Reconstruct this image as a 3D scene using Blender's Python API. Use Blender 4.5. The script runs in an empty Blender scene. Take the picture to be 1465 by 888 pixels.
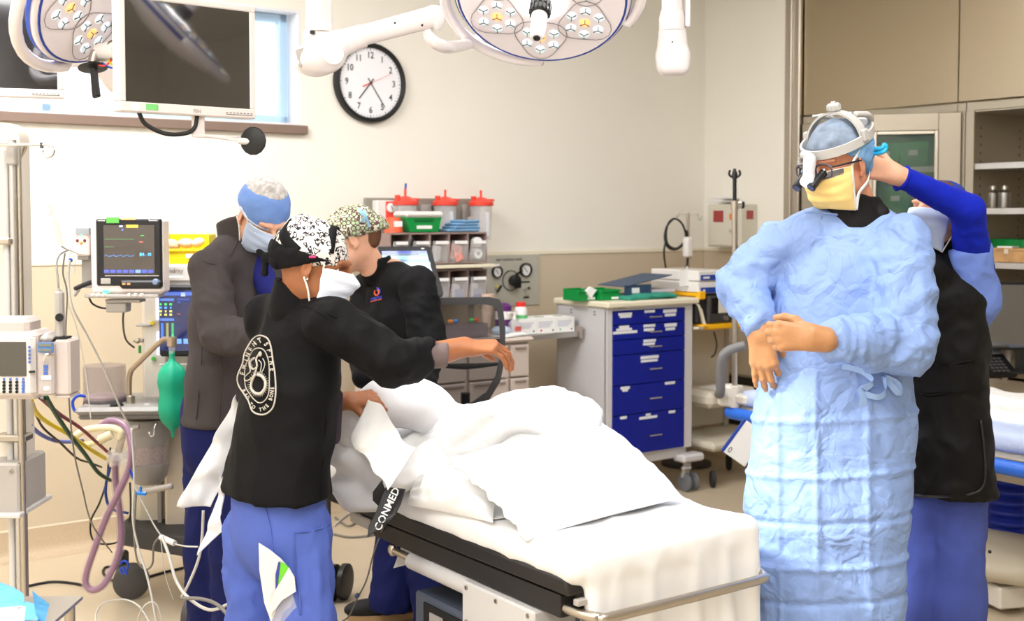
import bpy, math, random
import numpy as np
from mathutils import Vector, Matrix

# ---------------------------------------------------------------- camera, world, lights, exposure
F_PX, PITCH, CAM_H, PY0 = 1720.0, math.radians(2.5), 1.6, 385.1
sc = bpy.context.scene
col = sc.collection
cam_d = bpy.data.cameras.new('camera'); cam = bpy.data.objects.new('camera', cam_d); col.objects.link(cam)
cam_d.sensor_width = 36.0; cam_d.lens = F_PX / 1465 * 36; cam_d.shift_y = -(444 - PY0) / 1465
cam.location = (0, 0, CAM_H); cam.rotation_euler = (math.radians(90) - PITCH, 0, 0)
cam_d.dof.use_dof = True; cam_d.dof.focus_distance = 3.55; cam_d.dof.aperture_fstop = 4.0
cam_d.clip_start = 0.05
sc.camera = cam
sc.view_settings.view_transform = 'Standard'; sc.view_settings.look = 'None'
sc.view_settings.gamma = 1.0; sc.view_settings.use_curve_mapping = False
sc.view_settings.exposure = -0.12
w = bpy.data.worlds.new('daylight'); sc.world = w; w.use_nodes = True
w.node_tree.nodes['Background'].inputs[0].default_value = (0.86, 0.93, 1.0, 1)
w.node_tree.nodes['Background'].inputs[1].default_value = 3.0

def light(name, kind, loc, energy, size=1.0, color=(1, 1, 1), target=None, size_y=None, spot=None, blend=0.5):
    d = bpy.data.lights.new(name, kind); d.energy = energy; d.color = color
    if kind == 'AREA':
        d.shape = 'RECTANGLE'; d.size = size; d.size_y = size_y or size
    else:
        d.shadow_soft_size = size
    if spot: d.spot_size = math.radians(spot); d.spot_blend = blend
    o = bpy.data.objects.new(name, d); col.objects.link(o); o.location = loc
    if target is not None:
        o.rotation_euler = (Vector(target) - Vector(loc)).to_track_quat('-Z', 'Y').to_euler()
    return o
# ceiling troffers (2.96 m) and the beams of the two surgical lamp heads
WARM = (0.98, 0.98, 1.0)
light('troffer_light', 'AREA', (-1.75, 4.0, 3.24), 118, 1.2, WARM, (-1.75, 4.0, 0), 1.2)
light('troffer_light', 'AREA', (-1.6, 1.4, 3.24), 62, 1.2, WARM, (-1.6, 1.4, 0), 1.2)
light('troffer_light', 'AREA', (1.1, 2.2, 3.24), 62, 1.2, WARM, (1.1, 2.2, 0), 1.2)
light('troffer_light', 'AREA', (0.9, 5.2, 3.24), 30, 1.2, WARM, (0.9, 5.2, 0), 1.2)
light('troffer_light', 'AREA', (-0.3, -0.8, 3.24), 70, 1.4, WARM, (-0.3, -0.8, 0), 1.4)  # frontal fill added behind the camera, its panel is never in view
light('lamp_beam', 'SPOT', (0.10, 4.15, 2.30), 190, 0.22, (1, 0.985, 0.96), (-0.30, 4.15, 0.9), spot=36, blend=0.6)
light('lamp_beam', 'SPOT', (-1.30, 3.05, 2.30), 620, 0.16, (1, 0.985, 0.96), (0.72, 3.40, 0.82), spot=17, blend=0.7)

# ---------------------------------------------------------------- coordinates
# the room is turned 35.4 degrees to the camera: U runs along the rear wall, N points through it, the corner is at CORNER
ANG = math.radians(35.4)
UU = np.array([math.cos(ANG), math.sin(ANG), 0.0]); NN = np.array([-math.sin(ANG), math.cos(ANG), 0.0])
CORNER = np.array([1.30, 8.14, 0.0]); EYE = np.array([0, 0, CAM_H])
def A(*p): return np.array(p, dtype=float)
def RW(u, v, z=0.0): return CORNER + u * UU + v * NN + A(0, 0, z)
def ray(px, py):
    x = (px - 732.5) / F_PX; y = (PY0 - py) / F_PX
    return A(x, math.cos(PITCH) + y * math.sin(PITCH), -math.sin(PITCH) + y * math.cos(PITCH))
def P(px, py, Y): d = ray(px, py); return EYE + d * (Y / d[1])
def PZ(px, py, z): d = ray(px, py); return EYE + d * ((z - CAM_H) / d[2])
def PV(px, py, v): d = ray(px, py); return EYE + d * (((CORNER - EYE) @ NN + v) / (d @ NN))
def PU(px, py, u): d = ray(px, py); return EYE + d * (((CORNER - EYE) @ UU + u) / (d @ UU))
def unit(v): v = np.asarray(v, float); return v / (np.linalg.norm(v) + 1e-12)
rnd = random.Random(7)

# ---------------------------------------------------------------- numpy noise
_rs = np.random.RandomState(3); _perm = _rs.permutation(256); _perm = np.concatenate([_perm, _perm, _perm])
_grad = _rs.normal(size=(256, 3)); _grad /= np.linalg.norm(_grad, axis=1)[:, None]
def noise(p):
    p = np.asarray(p, float); i = np.floor(p).astype(int); f = p - i; u = f * f * f * (f * (f * 6 - 15) + 10); r = 0
    i &= 255
    for dx in (0, 1):
        for dy in (0, 1):
            for dz in (0, 1):
                h = _perm[_perm[_perm[(i[..., 0] + dx) & 255] + ((i[..., 1] + dy) & 255)] + ((i[..., 2] + dz) & 255)]
                g = _grad[h]; d = f - A(dx, dy, dz)
                wx = u[..., 0] if dx else 1 - u[..., 0]; wy = u[..., 1] if dy else 1 - u[..., 1]; wz = u[..., 2] if dz else 1 - u[..., 2]
                r = r + wx * wy * wz * (g * d).sum(-1)
    return r * 1.6
def ridge(p): return 1 - 2.4 * np.abs(noise(p))
def sstep(a, b, x): t = np.clip((x - a) / (b - a), 0, 1); return t * t * (3 - 2 * t)
def crumple(p, freq, n=7, seed=1):
    r = np.random.RandomState(seed); out = np.zeros(p.shape[:-1]); q = p + 0.25 / freq * np.stack([noise(p * freq * .6 + 9), noise(p * freq * .6 + 31), noise(p * freq * .6 + 57)], -1)
    for k in range(n):
        d = unit(r.normal(size=3)); f = freq * r.uniform(.6, 1.8); t = (q @ d) * f + r.uniform(); out += np.abs(t - np.round(t)) * 2 / (f / freq)
    return out / n - .5

# ---------------------------------------------------------------- materials
MATS = {}
def mat(name, c, rough=0.5, metal=0.0, noise_scale=0, noise_amt=0.0, bump=0.0, bump_scale=60, trans=0.0, alpha=1.0, emit=None, coat=0.0, sheen=0.0, sss=0.0, spec=0.5, weave=0, crump=0.0, ior=1.45, brushed=0):
    if name in MATS: return MATS[name]
    m = bpy.data.materials.new(name); m.use_nodes = True; nt = m.node_tree; b = nt.nodes['Principled BSDF']
    b.inputs['Base Color'].default_value = (*c, 1); b.inputs['Roughness'].default_value = rough; b.inputs['Metallic'].default_value = metal
    b.inputs['Transmission Weight'].default_value = trans; b.inputs['Alpha'].default_value = alpha; b.inputs['Coat Weight'].default_value = coat
    b.inputs['Sheen Weight'].default_value = sheen; b.inputs['Subsurface Weight'].default_value = sss; b.inputs['Specular IOR Level'].default_value = spec
    b.inputs['Subsurface Radius'].default_value = (0.02, 0.008, 0.004); b.inputs['IOR'].default_value = ior
    if emit: b.inputs['Emission Color'].default_value = (*emit[:3], 1); b.inputs['Emission Strength'].default_value = emit[3]
    N = lambda t: nt.nodes.new(t); L = nt.links.new
    tc = N('ShaderNodeTexCoord')
    def tex(scale, detail=4, stretch=None, typ='ShaderNodeTexNoise'):
        n = N(typ); n.inputs['Scale'].default_value = scale
        if typ == 'ShaderNodeTexNoise': n.inputs['Detail'].default_value = detail
        if stretch:
            mp = N('ShaderNodeMapping'); mp.inputs['Scale'].default_value = stretch; L(tc.outputs['Object'], mp.inputs[0]); L(mp.outputs[0], n.inputs['Vector'])
        else: L(tc.outputs['Object'], n.inputs['Vector'])
        return n
    if noise_amt:
        n = tex(noise_scale or 8); r = N('ShaderNodeMapRange'); L(n.outputs[0], r.inputs[0]); r.inputs[1].default_value = .3; r.inputs[2].default_value = .7
        r.inputs[3].default_value = 1 - noise_amt; r.inputs[4].default_value = 1 + noise_amt
        mx = N('ShaderNodeVectorMath'); mx.operation = 'SCALE'; mx.inputs[0].default_value = c; L(r.outputs[0], mx.inputs['Scale']); L(mx.outputs[0], b.inputs['Base Color'])
    hs = []
    if bump: hs.append((tex(bump_scale, 5).outputs[0], bump, .003))
    if brushed: hs.append((tex(1.0, 6, (brushed, brushed, 3)).outputs[0], .12, .001))
    if weave:
        for ax in ((weave, 0, 0), (0, 0, weave)):
            n = N('ShaderNodeTexWave'); n.inputs['Scale'].default_value = 1; mp = N('ShaderNodeMapping'); mp.inputs['Scale'].default_value = (ax[0] or .001, .3 * weave, ax[2] or .001)
            L(tc.outputs['Object'], mp.inputs[0]); L(mp.outputs[0], n.inputs['Vector']); hs.append((n.outputs[1], .25, .001))
    if crump:
        nz = tex(6, 2); ad = N('ShaderNodeMixRGB'); ad.blend_type = 'LINEAR_LIGHT'; ad.inputs[0].default_value = .09; L(tc.outputs['Object'], ad.inputs[1]); L(nz.outputs[1], ad.inputs[2])
        for s, a_, d_ in ((6, crump, .030), (14, crump * .9, .016), (34, crump * .7, .006)):
            v = N('ShaderNodeTexVoronoi'); v.feature = 'DISTANCE_TO_EDGE'; v.inputs['Scale'].default_value = s; L(ad.outputs[0], v.inputs['Vector']); hs.append((v.outputs[0], a_, d_))
    prev = None
    for o_, s_, d_ in hs:
        bm_ = N('ShaderNodeBump'); bm_.inputs['Strength'].default_value = s_; bm_.inputs['Distance'].default_value = d_; L(o_, bm_.inputs['Height'])
        if prev: L(prev.outputs[0], bm_.inputs['Normal'])
        prev = bm_
    if prev: L(prev.outputs[0], b.inputs['Normal'])
    MATS[name] = m; return m
def srgb(r, g, b): return tuple(((x / 255 + .055) / 1.055) ** 2.4 if x > 10 else x / 255 / 12.92 for x in (r, g, b))

WHITE = mat('white_enamel', srgb(236, 232, 228), .3, coat=.3)
PINKW = mat('lamp_white', srgb(240, 232, 232), .25, coat=.4)
OFFW = mat('off_white_plastic', srgb(222, 216, 204), .45)
CREAM = mat('cream_plastic', srgb(228, 220, 196), .5)
GREYP = mat('grey_plastic', srgb(176, 170, 164), .5, noise_amt=.03)
DGREY = mat('dark_grey_plastic', srgb(78, 76, 76), .5)
BLACK = mat('black_plastic', srgb(22, 22, 24), .42)
BLACKM = mat('matte_black', srgb(30, 29, 30), .7, noise_amt=.08, noise_scale=20)
RUBBER = mat('rubber', srgb(44, 44, 46), .75)
STEEL = mat('brushed_steel', srgb(188, 180, 168), .32, 1, brushed=90)
CHROME = mat('chrome', srgb(225, 225, 225), .12, 1)
ALU = mat('satin_aluminium', srgb(200, 198, 196), .38, 1)
BLUEP = mat('blue_plastic', srgb(20, 70, 190), .4)
NAVYD = mat('drawer_blue', srgb(2, 24, 140), .42, noise_amt=.04)
GREENB = mat('green_bin_plastic', srgb(0, 140, 62), .4)
RED = mat('red_plastic', srgb(236, 72, 56), .4)
YELLOW = mat('yellow_plastic', srgb(244, 216, 24), .4)
ORANGEY = mat('amber_plastic', srgb(250, 186, 24), .45)
CLEAR = mat('clear_plastic', srgb(245, 245, 245), .08, alpha=.28, spec=.8)
SMOKE = mat('smoked_plastic', srgb(150, 135, 140), .12, alpha=.45, spec=.7)
PAPER = mat('paper', srgb(240, 240, 238), .8)
LABELW = mat('label_white', srgb(226, 228, 232), .7, noise_amt=.06, noise_scale=90)
LED_G = mat('green_led', (0, 1, .3), .4, emit=(.1, 1, .4, 3))
LED_O = mat('amber_led', (1, .5, .1), .4, emit=(1, .45, .1, 4))

# ---------------------------------------------------------------- mesh builder
class MB:
    def __init__(s): s.v = []; s.f = []; s.n = 0
    def add(s, v, f):
        v = np.asarray(v, float).reshape(-1, 3); s.v.append(v); s.f += [tuple(int(i) + s.n for i in q) for q in f]; s.n += len(v); return s
    def box(s, c, sz, R=None, r=0):
        h = np.asarray(sz, float) / 2; o = []
        if r:
            r = min(r, *(h * .98))
            for k in range(3):
                pass
            pts = []; 
            for sx in (-1, 1):
                for sy in (-1, 1):
                    for sz_ in (-1, 1):
                        sg = A(sx, sy, sz_)
                        for k in range(3):
                            q = sg * (h - r); q[k] = sg[k] * h[k]; pts.append(q)
            v = np.array(pts)
            def idx(sx, sy, sz_, k): return (((sx > 0) * 2 + (sy > 0)) * 2 + (sz_ > 0)) * 3 + k
            f = []
            for k, (a, b) in enumerate(((1, 2), (2, 0), (0, 1))):
                for sg in (-1, 1):
                    q = []
                    for (p1, p2) in ((-1, -1), (1, -1), (1, 1), (-1, 1)):
                        t = [0, 0, 0]; t[k] = sg; t[a] = p1; t[b] = p2; q.append(idx(*t, k))
                    f.append(q if sg > 0 else q[::-1])
            for k, (a, b) in enumerate(((1, 2), (2, 0), (0, 1))):   # edges along axis k
                for p1 in (-1, 1):
                    for p2 in (-1, 1):
                        def t(sk): x = [0, 0, 0]; x[k] = sk; x[a] = p1; x[b] = p2; return x
                        q = [idx(*t(-1), a), idx(*t(1), a), idx(*t(1), b), idx(*t(-1), b)]
                        f.append(q[::-1] if p1 * p2 > 0 else q)
            for sx in (-1, 1):
                for sy in (-1, 1):
                    for sz_ in (-1, 1):
                        q = [idx(sx, sy, sz_, k) for k in range(3)]; f.append(q if sx * sy * sz_ > 0 else q[::-1])
        else:
            v = np.array([(x, y, z) for x in (-1, 1) for y in (-1, 1) for z in (-1, 1)], float) * h
            f = [(0, 1, 3, 2), (4, 6, 7, 5), (0, 4, 5, 1), (2, 3, 7, 6), (0, 2, 6, 4), (1, 5, 7, 3)]
        if R is not None: v = v @ np.asarray(R).T
        return s.add(v + np.asarray(c, float), f)
    def b2(s, x0, x1, y0, y1, z0, z1, r=0): return s.box(((x0 + x1) / 2, (y0 + y1) / 2, (z0 + z1) / 2), (abs(x1 - x0), abs(y1 - y0), abs(z1 - z0)), None, r)
    def loft(s, rings, cap=True, closed=True):
        n = len(rings[0]); m = len(rings); v = np.concatenate([np.asarray(r, float) for r in rings]); f = []
        for i in range(m - 1):
            for j in range(n if closed else n - 1):
                k = (j + 1) % n; f.append((i * n + j, i * n + k, (i + 1) * n + k, (i + 1) * n + j))
        if cap and closed: f.append(tuple(range(n))[::-1]); f.append(tuple((m - 1) * n + j for j in range(n)))
        return s.add(v, f)
    def tube(s, pts, r, seg=8, smooth=0, closed=False, cap=True):
        pts = np.array([np.asarray(p, float) for p in pts]); r = np.broadcast_to(np.asarray(r, float), (len(pts),)).copy()
        if smooth: pts, r = catmull(pts, r, smooth, closed)
        n = len(pts); T = np.zeros_like(pts)
        for i in range(n):
            a = pts[(i - 1) % n] if (closed or i > 0) else pts[i]; b = pts[(i + 1) % n] if (closed or i < n - 1) else pts[i]; T[i] = unit(b - a)
        up = A(0, 0, 1) if abs(T[0][2]) < .9 else A(1, 0, 0); x = unit(np.cross(T[0], up)); rings = []
        for i in range(n):
            x = unit(x - T[i] * (x @ T[i])); y = np.cross(T[i], x); th = np.arange(seg) * 2 * math.pi / seg
            rings.append(pts[i] + r[i] * (np.cos(th)[:, None] * x + np.sin(th)[:, None] * y))
        if closed: rings.append(rings[0]); 
        return s.loft(rings, cap=cap and not closed)
    def cyl(s, a, b, r, r2=None, seg=20): return s.tube([a, b], [r, r if r2 is None else r2], seg)
    def lathe(s, c, prof, axis=(0, 0, 1), seg=28, cap=True):
        ax = unit(axis); x = unit(np.cross(ax, A(0, 0, 1) if abs(ax[2]) < .9 else A(1, 0, 0))); y = np.cross(ax, x); th = np.arange(seg) * 2 * math.pi / seg
        return s.loft([np.asarray(c, float) + ax * h + max(r, 1e-4) * (np.cos(th)[:, None] * x + np.sin(th)[:, None] * y) for r, h in prof], cap)
    def ball(s, c, r, seg=16, R=None):
        r = np.broadcast_to(np.asarray(r, float), (3,)); v = []; n = seg // 2
        for i in range(n + 1):
            ph = math.pi * i / n - math.pi / 2
            for j in range(seg): th = 2 * math.pi * j / seg; v.append((math.cos(ph) * math.cos(th), math.cos(ph) * math.sin(th), math.sin(ph)))
        v = np.array(v) * r
        if R is not None: v = v @ np.asarray(R)
        f = [(i * seg + j, i * seg + (j + 1) % seg, (i + 1) * seg + (j + 1) % seg, (i + 1) * seg + j) for i in range(n) for j in range(seg)]
        return s.add(v + np.asarray(c, float), f)
    def prism(s, poly, o, x, y, d):      # 2-D outline in the plane (x, y) at o, extruded by vector d
        o, x, y, d = (np.asarray(t, float) for t in (o, x, y, d)); a = [o + x * p[0] + y * p[1] for p in poly]
        return s.loft([a, [q + d for q in a]])
    def grid(s, fn, nu, nv, flip=False):
        g = np.array([[fn(i / (nu - 1), j / (nv - 1)) for j in range(nv)] for i in range(nu)]).reshape(-1, 3); return s.gridv(g, nu, nv, flip)
    def gridv(s, g, nu, nv, flip=False):
        f = [(i * nv + j, (i + 1) * nv + j, (i + 1) * nv + j + 1, i * nv + j + 1) for i in range(nu - 1) for j in range(nv - 1)]
        return s.add(g, [q[::-1] for q in f] if flip else f)
def catmull(pts, r, k, closed=False):
    n = len(pts); P_, R_ = [], []
    for i in range(n if closed else n - 1):
        g = (lambda j: j % n) if closed else (lambda j: min(max(j, 0), n - 1))
        p0, p1, p2, p3 = (pts[g(i + d)] for d in (-1, 0, 1, 2))
        for t in np.arange(k) / k:
            P_.append(.5 * ((2 * p1) + (p2 - p0) * t + (2 * p0 - 5 * p1 + 4 * p2 - p3) * t * t + (3 * p1 - p0 - 3 * p2 + p3) * t ** 3)); R_.append(r[i] * (1 - t) + r[g(i + 1)] * t)
    if not closed: P_.append(pts[-1]); R_.append(r[-1])
    return np.array(P_), np.array(R_)
def frame(x=None, y=None, z=None):       # rotation whose columns are the local axes; give two of them
    if z is None: x = unit(x); z = unit(np.cross(x, y)); y = np.cross(z, x)
    elif x is None: y = unit(y); x = unit(np.cross(y, z)); z = np.cross(x, y)
    else: x = unit(x); y = unit(np.cross(z, x)); z = np.cross(x, y)
    return np.stack([x, y, z], 1)
def rotz(a): c, s_ = math.cos(a), math.sin(a); return np.array([[c, -s_, 0], [s_, c, 0], [0, 0, 1.]])
def rotx(a): c, s_ = math.cos(a), math.sin(a); return np.array([[1, 0, 0], [0, c, -s_], [0, s_, c.real]])
def roty(a): c, s_ = math.cos(a), math.sin(a); return np.array([[c, 0, s_], [0, 1, 0], [-s_, 0, c]])

# ---------------------------------------------------------------- objects
def tag(o, label=None, cat=None, group=None, kind=None):
    if label: o['label'] = label
    if cat: o['category'] = cat
    if group: o['group'] = group
    if kind: o['kind'] = kind
    return o
def thing(name, label, cat, loc=(0, 0, 0), rz=0.0, group=None, R=None):
    o = bpy.data.objects.new(name, None); col.objects.link(o); o.empty_display_size = .1
    o.location = tuple(float(t) for t in loc)
    o.rotation_euler = Matrix([list(map(float, r)) for r in R]).to_euler() if R is not None else (0, 0, rz)
    return tag(o, label, cat, group)
def tm(o):                                # matrix of a top-level object without waiting for the depsgraph
    m = o.matrix_parent_inverse @ (Matrix.Translation(o.location) @ o.rotation_euler.to_matrix().to_4x4()); return tm(o.parent) @ m if o.parent else m
def obj(name, mb, m, parent=None, world=False, smooth=35, bevel=0, origin=None, label=None):
    v = np.concatenate(mb.v) if mb.v else np.zeros((0, 3))
    if origin is not None: v = v - np.asarray(origin, float)
    me = bpy.data.meshes.new(name); me.from_pydata(v.tolist(), [], mb.f); me.update()
    if isinstance(m, (list, tuple)):
        for q in m: me.materials.append(q)
    else: me.materials.append(m)
    if smooth:
        me.polygons.foreach_set('use_smooth', [True] * len(me.polygons))
        if smooth < 180: me.set_sharp_from_angle(angle=math.radians(smooth))
    o = bpy.data.objects.new(name, me); col.objects.link(o)
    if origin is not None: o.location = tuple(float(t) for t in origin)
    if parent is not None:
        o.parent = parent
        if world: o.matrix_parent_inverse = tm(parent).inverted()
    if bevel:
        b = o.modifiers.new('bevel', 'BEVEL'); b.width = bevel; b.segments = 2; b.limit_method = 'ANGLE'
    if label: o['label'] = label
    return o
def struct(name, mb, m, **k): o = obj(name, mb, m, **k); o['kind'] = 'structure'; return o
def dup(root, loc=None, rz=None, label=None, group=None, parent=None):
    r = root.copy(); col.objects.link(r)
    if loc is not None: r.location = tuple(float(t) for t in loc)
    if rz is not None: r.rotation_euler = (0, 0, rz)
    if parent is not None: r.parent = parent
    if label: r['label'] = label
    if group: r['group'] = group
    for ch in list(root.children):
        c = ch.copy(); col.objects.link(c); c.parent = r
        for g in list(ch.children): d = g.copy(); col.objects.link(d); d.parent = c
    return r
def text_mb(body, size, extrude=.0004, align='CENTER', squash=1.0, bold=0.0):
    cu = bpy.data.curves.new('txt', 'FONT'); cu.body = body; cu.size = size; cu.extrude = extrude; cu.align_x = align; cu.align_y = 'CENTER'; cu.resolution_u = 2; cu.offset = bold
    o = bpy.data.objects.new('txt', cu); col.objects.link(o); dg = bpy.context.evaluated_depsgraph_get(); me = bpy.data.meshes.new_from_object(o.evaluated_get(dg))
    mb = MB(); v = np.array([tuple(q.co) for q in me.vertices]).reshape(-1, 3) * A(squash, 1, 1); mb.add(v, [tuple(p.vertices) for p in me.polygons])
    bpy.data.objects.remove(o); bpy.data.curves.remove(cu); bpy.data.meshes.remove(me); return mb
def place(mb, o, x, y):                  # lay a flat mesh with its x, y axes along the given world axes at o
    x = unit(x); y = unit(y); z = np.cross(x, y); v = np.concatenate(mb.v); m2 = MB(); m2.add(np.asarray(o, float) + v @ np.stack([x, y, z]), mb.f); return m2
def join(*ms):
    r = MB()
    for m in ms: r.add(np.concatenate(m.v), m.f)
    return r

# ---------------------------------------------------------------- soft solids: smooth unions of tapered limbs, meshed as one surface
class Solid:
    def __init__(s, h=.008, k=.02): s.h = h; s.k = k; s.p = []
    def cap(s, a, b, ra, rb, flat=None, k=None, clip=None, fold=None, op='+'):
        s.p.append(dict(t='c', a=A(*a), b=A(*b), ra=ra, rb=rb, flat=flat, k=s.k if k is None else k, clip=clip, fold=fold, op=op)); return s
    def chain(s, pts, rs, flat=None, **kw):
        for i in range(len(pts) - 1): s.cap(pts[i], pts[i + 1], rs[i], rs[i + 1], flat[i] if isinstance(flat, list) else flat, **kw)
        return s
    def ell(s, c, r, R=None, k=None, clip=None, fold=None, op='+'):
        s.p.append(dict(t='e', c=A(*c), r=A(*r), R=np.eye(3) if R is None else R, k=s.k if k is None else k, clip=clip, fold=fold, op=op)); return s
    def box(s, c, hs, R=None, rr=.01, k=None, clip=None, fold=None, op='+'):
        s.p.append(dict(t='b', c=A(*c), r=A(*hs), R=np.eye(3) if R is None else R, rr=rr, k=s.k if k is None else k, clip=clip, fold=fold, op=op)); return s
    @staticmethod
    def ev(q, p):
        if q['t'] == 'c':
            ab = q['b'] - q['a']; L2 = max(ab @ ab, 1e-9); d = p - q['a']; t = np.clip((d @ ab) / L2, 0, 1); c = d - t[..., None] * ab; m = 1
            if q['flat'] is not None:
                dr, sc_ = q['flat']; dr = unit(dr - ab * (np.dot(dr, ab) / L2)); c = c + dr * (c @ dr)[..., None] * (1 / sc_ - 1); m = min(1, sc_)
            f = (np.sqrt((c * c).sum(-1)) - (q['ra'] + (q['rb'] - q['ra']) * t)) * m
        elif q['t'] == 'e':
            l = (p - q['c']) @ q['R']; n = np.sqrt(((l / q['r']) ** 2).sum(-1)); g = np.sqrt(((l / q['r'] ** 2) ** 2).sum(-1)) + 1e-9; f = n * (n - 1) / g
        else:
            l = np.abs((p - q['c']) @ q['R']) - q['r'] + q['rr']; f = np.sqrt((np.maximum(l, 0) ** 2).sum(-1)) + np.minimum(l.max(-1), 0) - q['rr']
        for (o, n) in (q['clip'] or ()): f = np.maximum(f, (p - A(*o)) @ unit(n))
        return f
    def bounds(s, q):
        if q['t'] == 'c':
            e = max(q['ra'], q['rb']) * max(1, q['flat'][1] if q['flat'] is not None else 1); return np.minimum(q['a'], q['b']) - e, np.maximum(q['a'], q['b']) + e
        e = np.abs(q['R']) @ q['r']; return q['c'] - e, q['c'] + e
    def mesh(s, clip=None, disp=None, smooth=1):
        import openvdb
        h = s.h; bs = [s.bounds(q) for q in s.p if q['op'] == '+']; lo = np.min([b[0] for b in bs], 0) - 3 * h; hi = np.max([b[1] for b in bs], 0) + 3 * h
        n = np.ceil((hi - lo) / h).astype(int) + 1; BG = .05; D = np.full(n, BG, np.float32)
        ax = [lo[i] + h * np.arange(n[i]) for i in range(3)]
        for q in s.p:
            b = s.bounds(q); pad = q['k'] + 4 * h + .01; i0 = np.maximum(np.floor((b[0] - pad - lo) / h).astype(int), 0); i1 = np.minimum(np.ceil((b[1] + pad - lo) / h).astype(int) + 1, n)
            if (i1 <= i0).any(): continue
            sl = tuple(slice(i0[i], i1[i]) for i in range(3)); g = np.stack(np.meshgrid(*(ax[i][sl[i]] for i in range(3)), indexing='ij'), -1); f = s.ev(q, g); o = D[sl]; k = q['k']
            if q['op'] == '-': f = -f; hh = np.clip(.5 - .5 * (o - f) / k, 0, 1) if k > 0 else (f > o) * 1.; D[sl] = o * (1 - hh) + f * hh + (k * hh * (1 - hh) if k > 0 else 0)
            elif k > 0: hh = np.clip(.5 + .5 * (o - f) / k, 0, 1); D[sl] = o * (1 - hh) + f * hh - k * hh * (1 - hh)
            else: D[sl] = np.minimum(o, f)
        for (o, nn) in (clip or ()):
            nn = unit(nn); c = ((ax[0] - o[0]) * nn[0])[:, None, None] + ((ax[1] - o[1]) * nn[1])[None, :, None] + ((ax[2] - o[2]) * nn[2])[None, None, :]; D = np.maximum(D, c.astype(np.float32))
        D[[0, -1]] = BG; D[:, [0, -1]] = BG; D[:, :, [0, -1]] = BG
        G = openvdb.FloatGrid(BG); G.copyFromArray(D); pts, quads = G.convertToQuads(isovalue=0.0)
        V = pts.astype(float) * h + lo; Q = quads.astype(int)
        E = np.concatenate([Q[:, [0, 1]], Q[:, [1, 2]], Q[:, [2, 3]], Q[:, [3, 0]]])
        for _ in range(smooth):
            S_ = np.zeros_like(V); c = np.bincount(E.ravel(), minlength=len(V))[:, None]; np.add.at(S_, E[:, 0], V[E[:, 1]]); np.add.at(S_, E[:, 1], V[E[:, 0]]); V = .5 * V + .5 * S_ / np.maximum(c, 1)
        fn = np.cross(V[Q[:, 2]] - V[Q[:, 0]], V[Q[:, 3]] - V[Q[:, 1]]); NR = np.zeros_like(V)
        for k_ in range(4): np.add.at(NR, Q[:, k_], fn)
        cen = V.mean(0)
        NR /= np.linalg.norm(NR, axis=1)[:, None] + 1e-12
        # face winding: openvdb's quads face inwards; test against the field
        t = V + NR * h; ii = np.clip(((t - lo) / h).round().astype(int), 0, n - 1); t2 = V - NR * h; jj = np.clip(((t2 - lo) / h).round().astype(int), 0, n - 1)
        if (D[ii[:, 0], ii[:, 1], ii[:, 2]] - D[jj[:, 0], jj[:, 1], jj[:, 2]]).mean() < 0: Q = Q[:, ::-1]; NR = -NR
        fl = [q for q in s.p if q['fold']]
        if fl:
            W = np.zeros(len(V)); Dd = np.zeros(len(V))
            for q in s.p:
                if q['op'] != '+': continue
                wgt = np.exp(-np.clip(s.ev(q, V), 0, .2) / .012); W += wgt
                if q['fold']:
                    amp, fa, fc = q['fold'][:3]; sd = q['fold'][3] if len(q['fold']) > 3 else 0; axd = unit(q['b'] - q['a']) if q['t'] == 'c' else A(0, 0, 1); o = q['a'] if q['t'] == 'c' else q['c']
                    l = V - o; t = l @ axd; rad = l - t[:, None] * axd; c = axd * (t * fa)[:, None] + rad * fc + sd * 3.7 + A(.3, .7, .1); c = c + .35 * noise(c * .7 + 5)[:, None]
                    Dd += wgt * amp * (.65 * ridge(c) + .45 * ridge(c * 1.9 + 13))
            V = V + NR * (Dd / W)[:, None]
        if disp is not None: V = V + NR * disp(V, NR)[:, None]
        s.V, s.Q = V, Q
        mb = MB(); mb.v = [V]; mb.f = [tuple(q) for q in Q.tolist()]; mb.n = len(V); return mb
def solid_obj(name, S, m, parent, clip=None, disp=None, smooth=1, label=None, sm=180): return obj(name, S.mesh(clip, disp, smooth), m, parent, world=True, smooth=sm, label=label)

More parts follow.
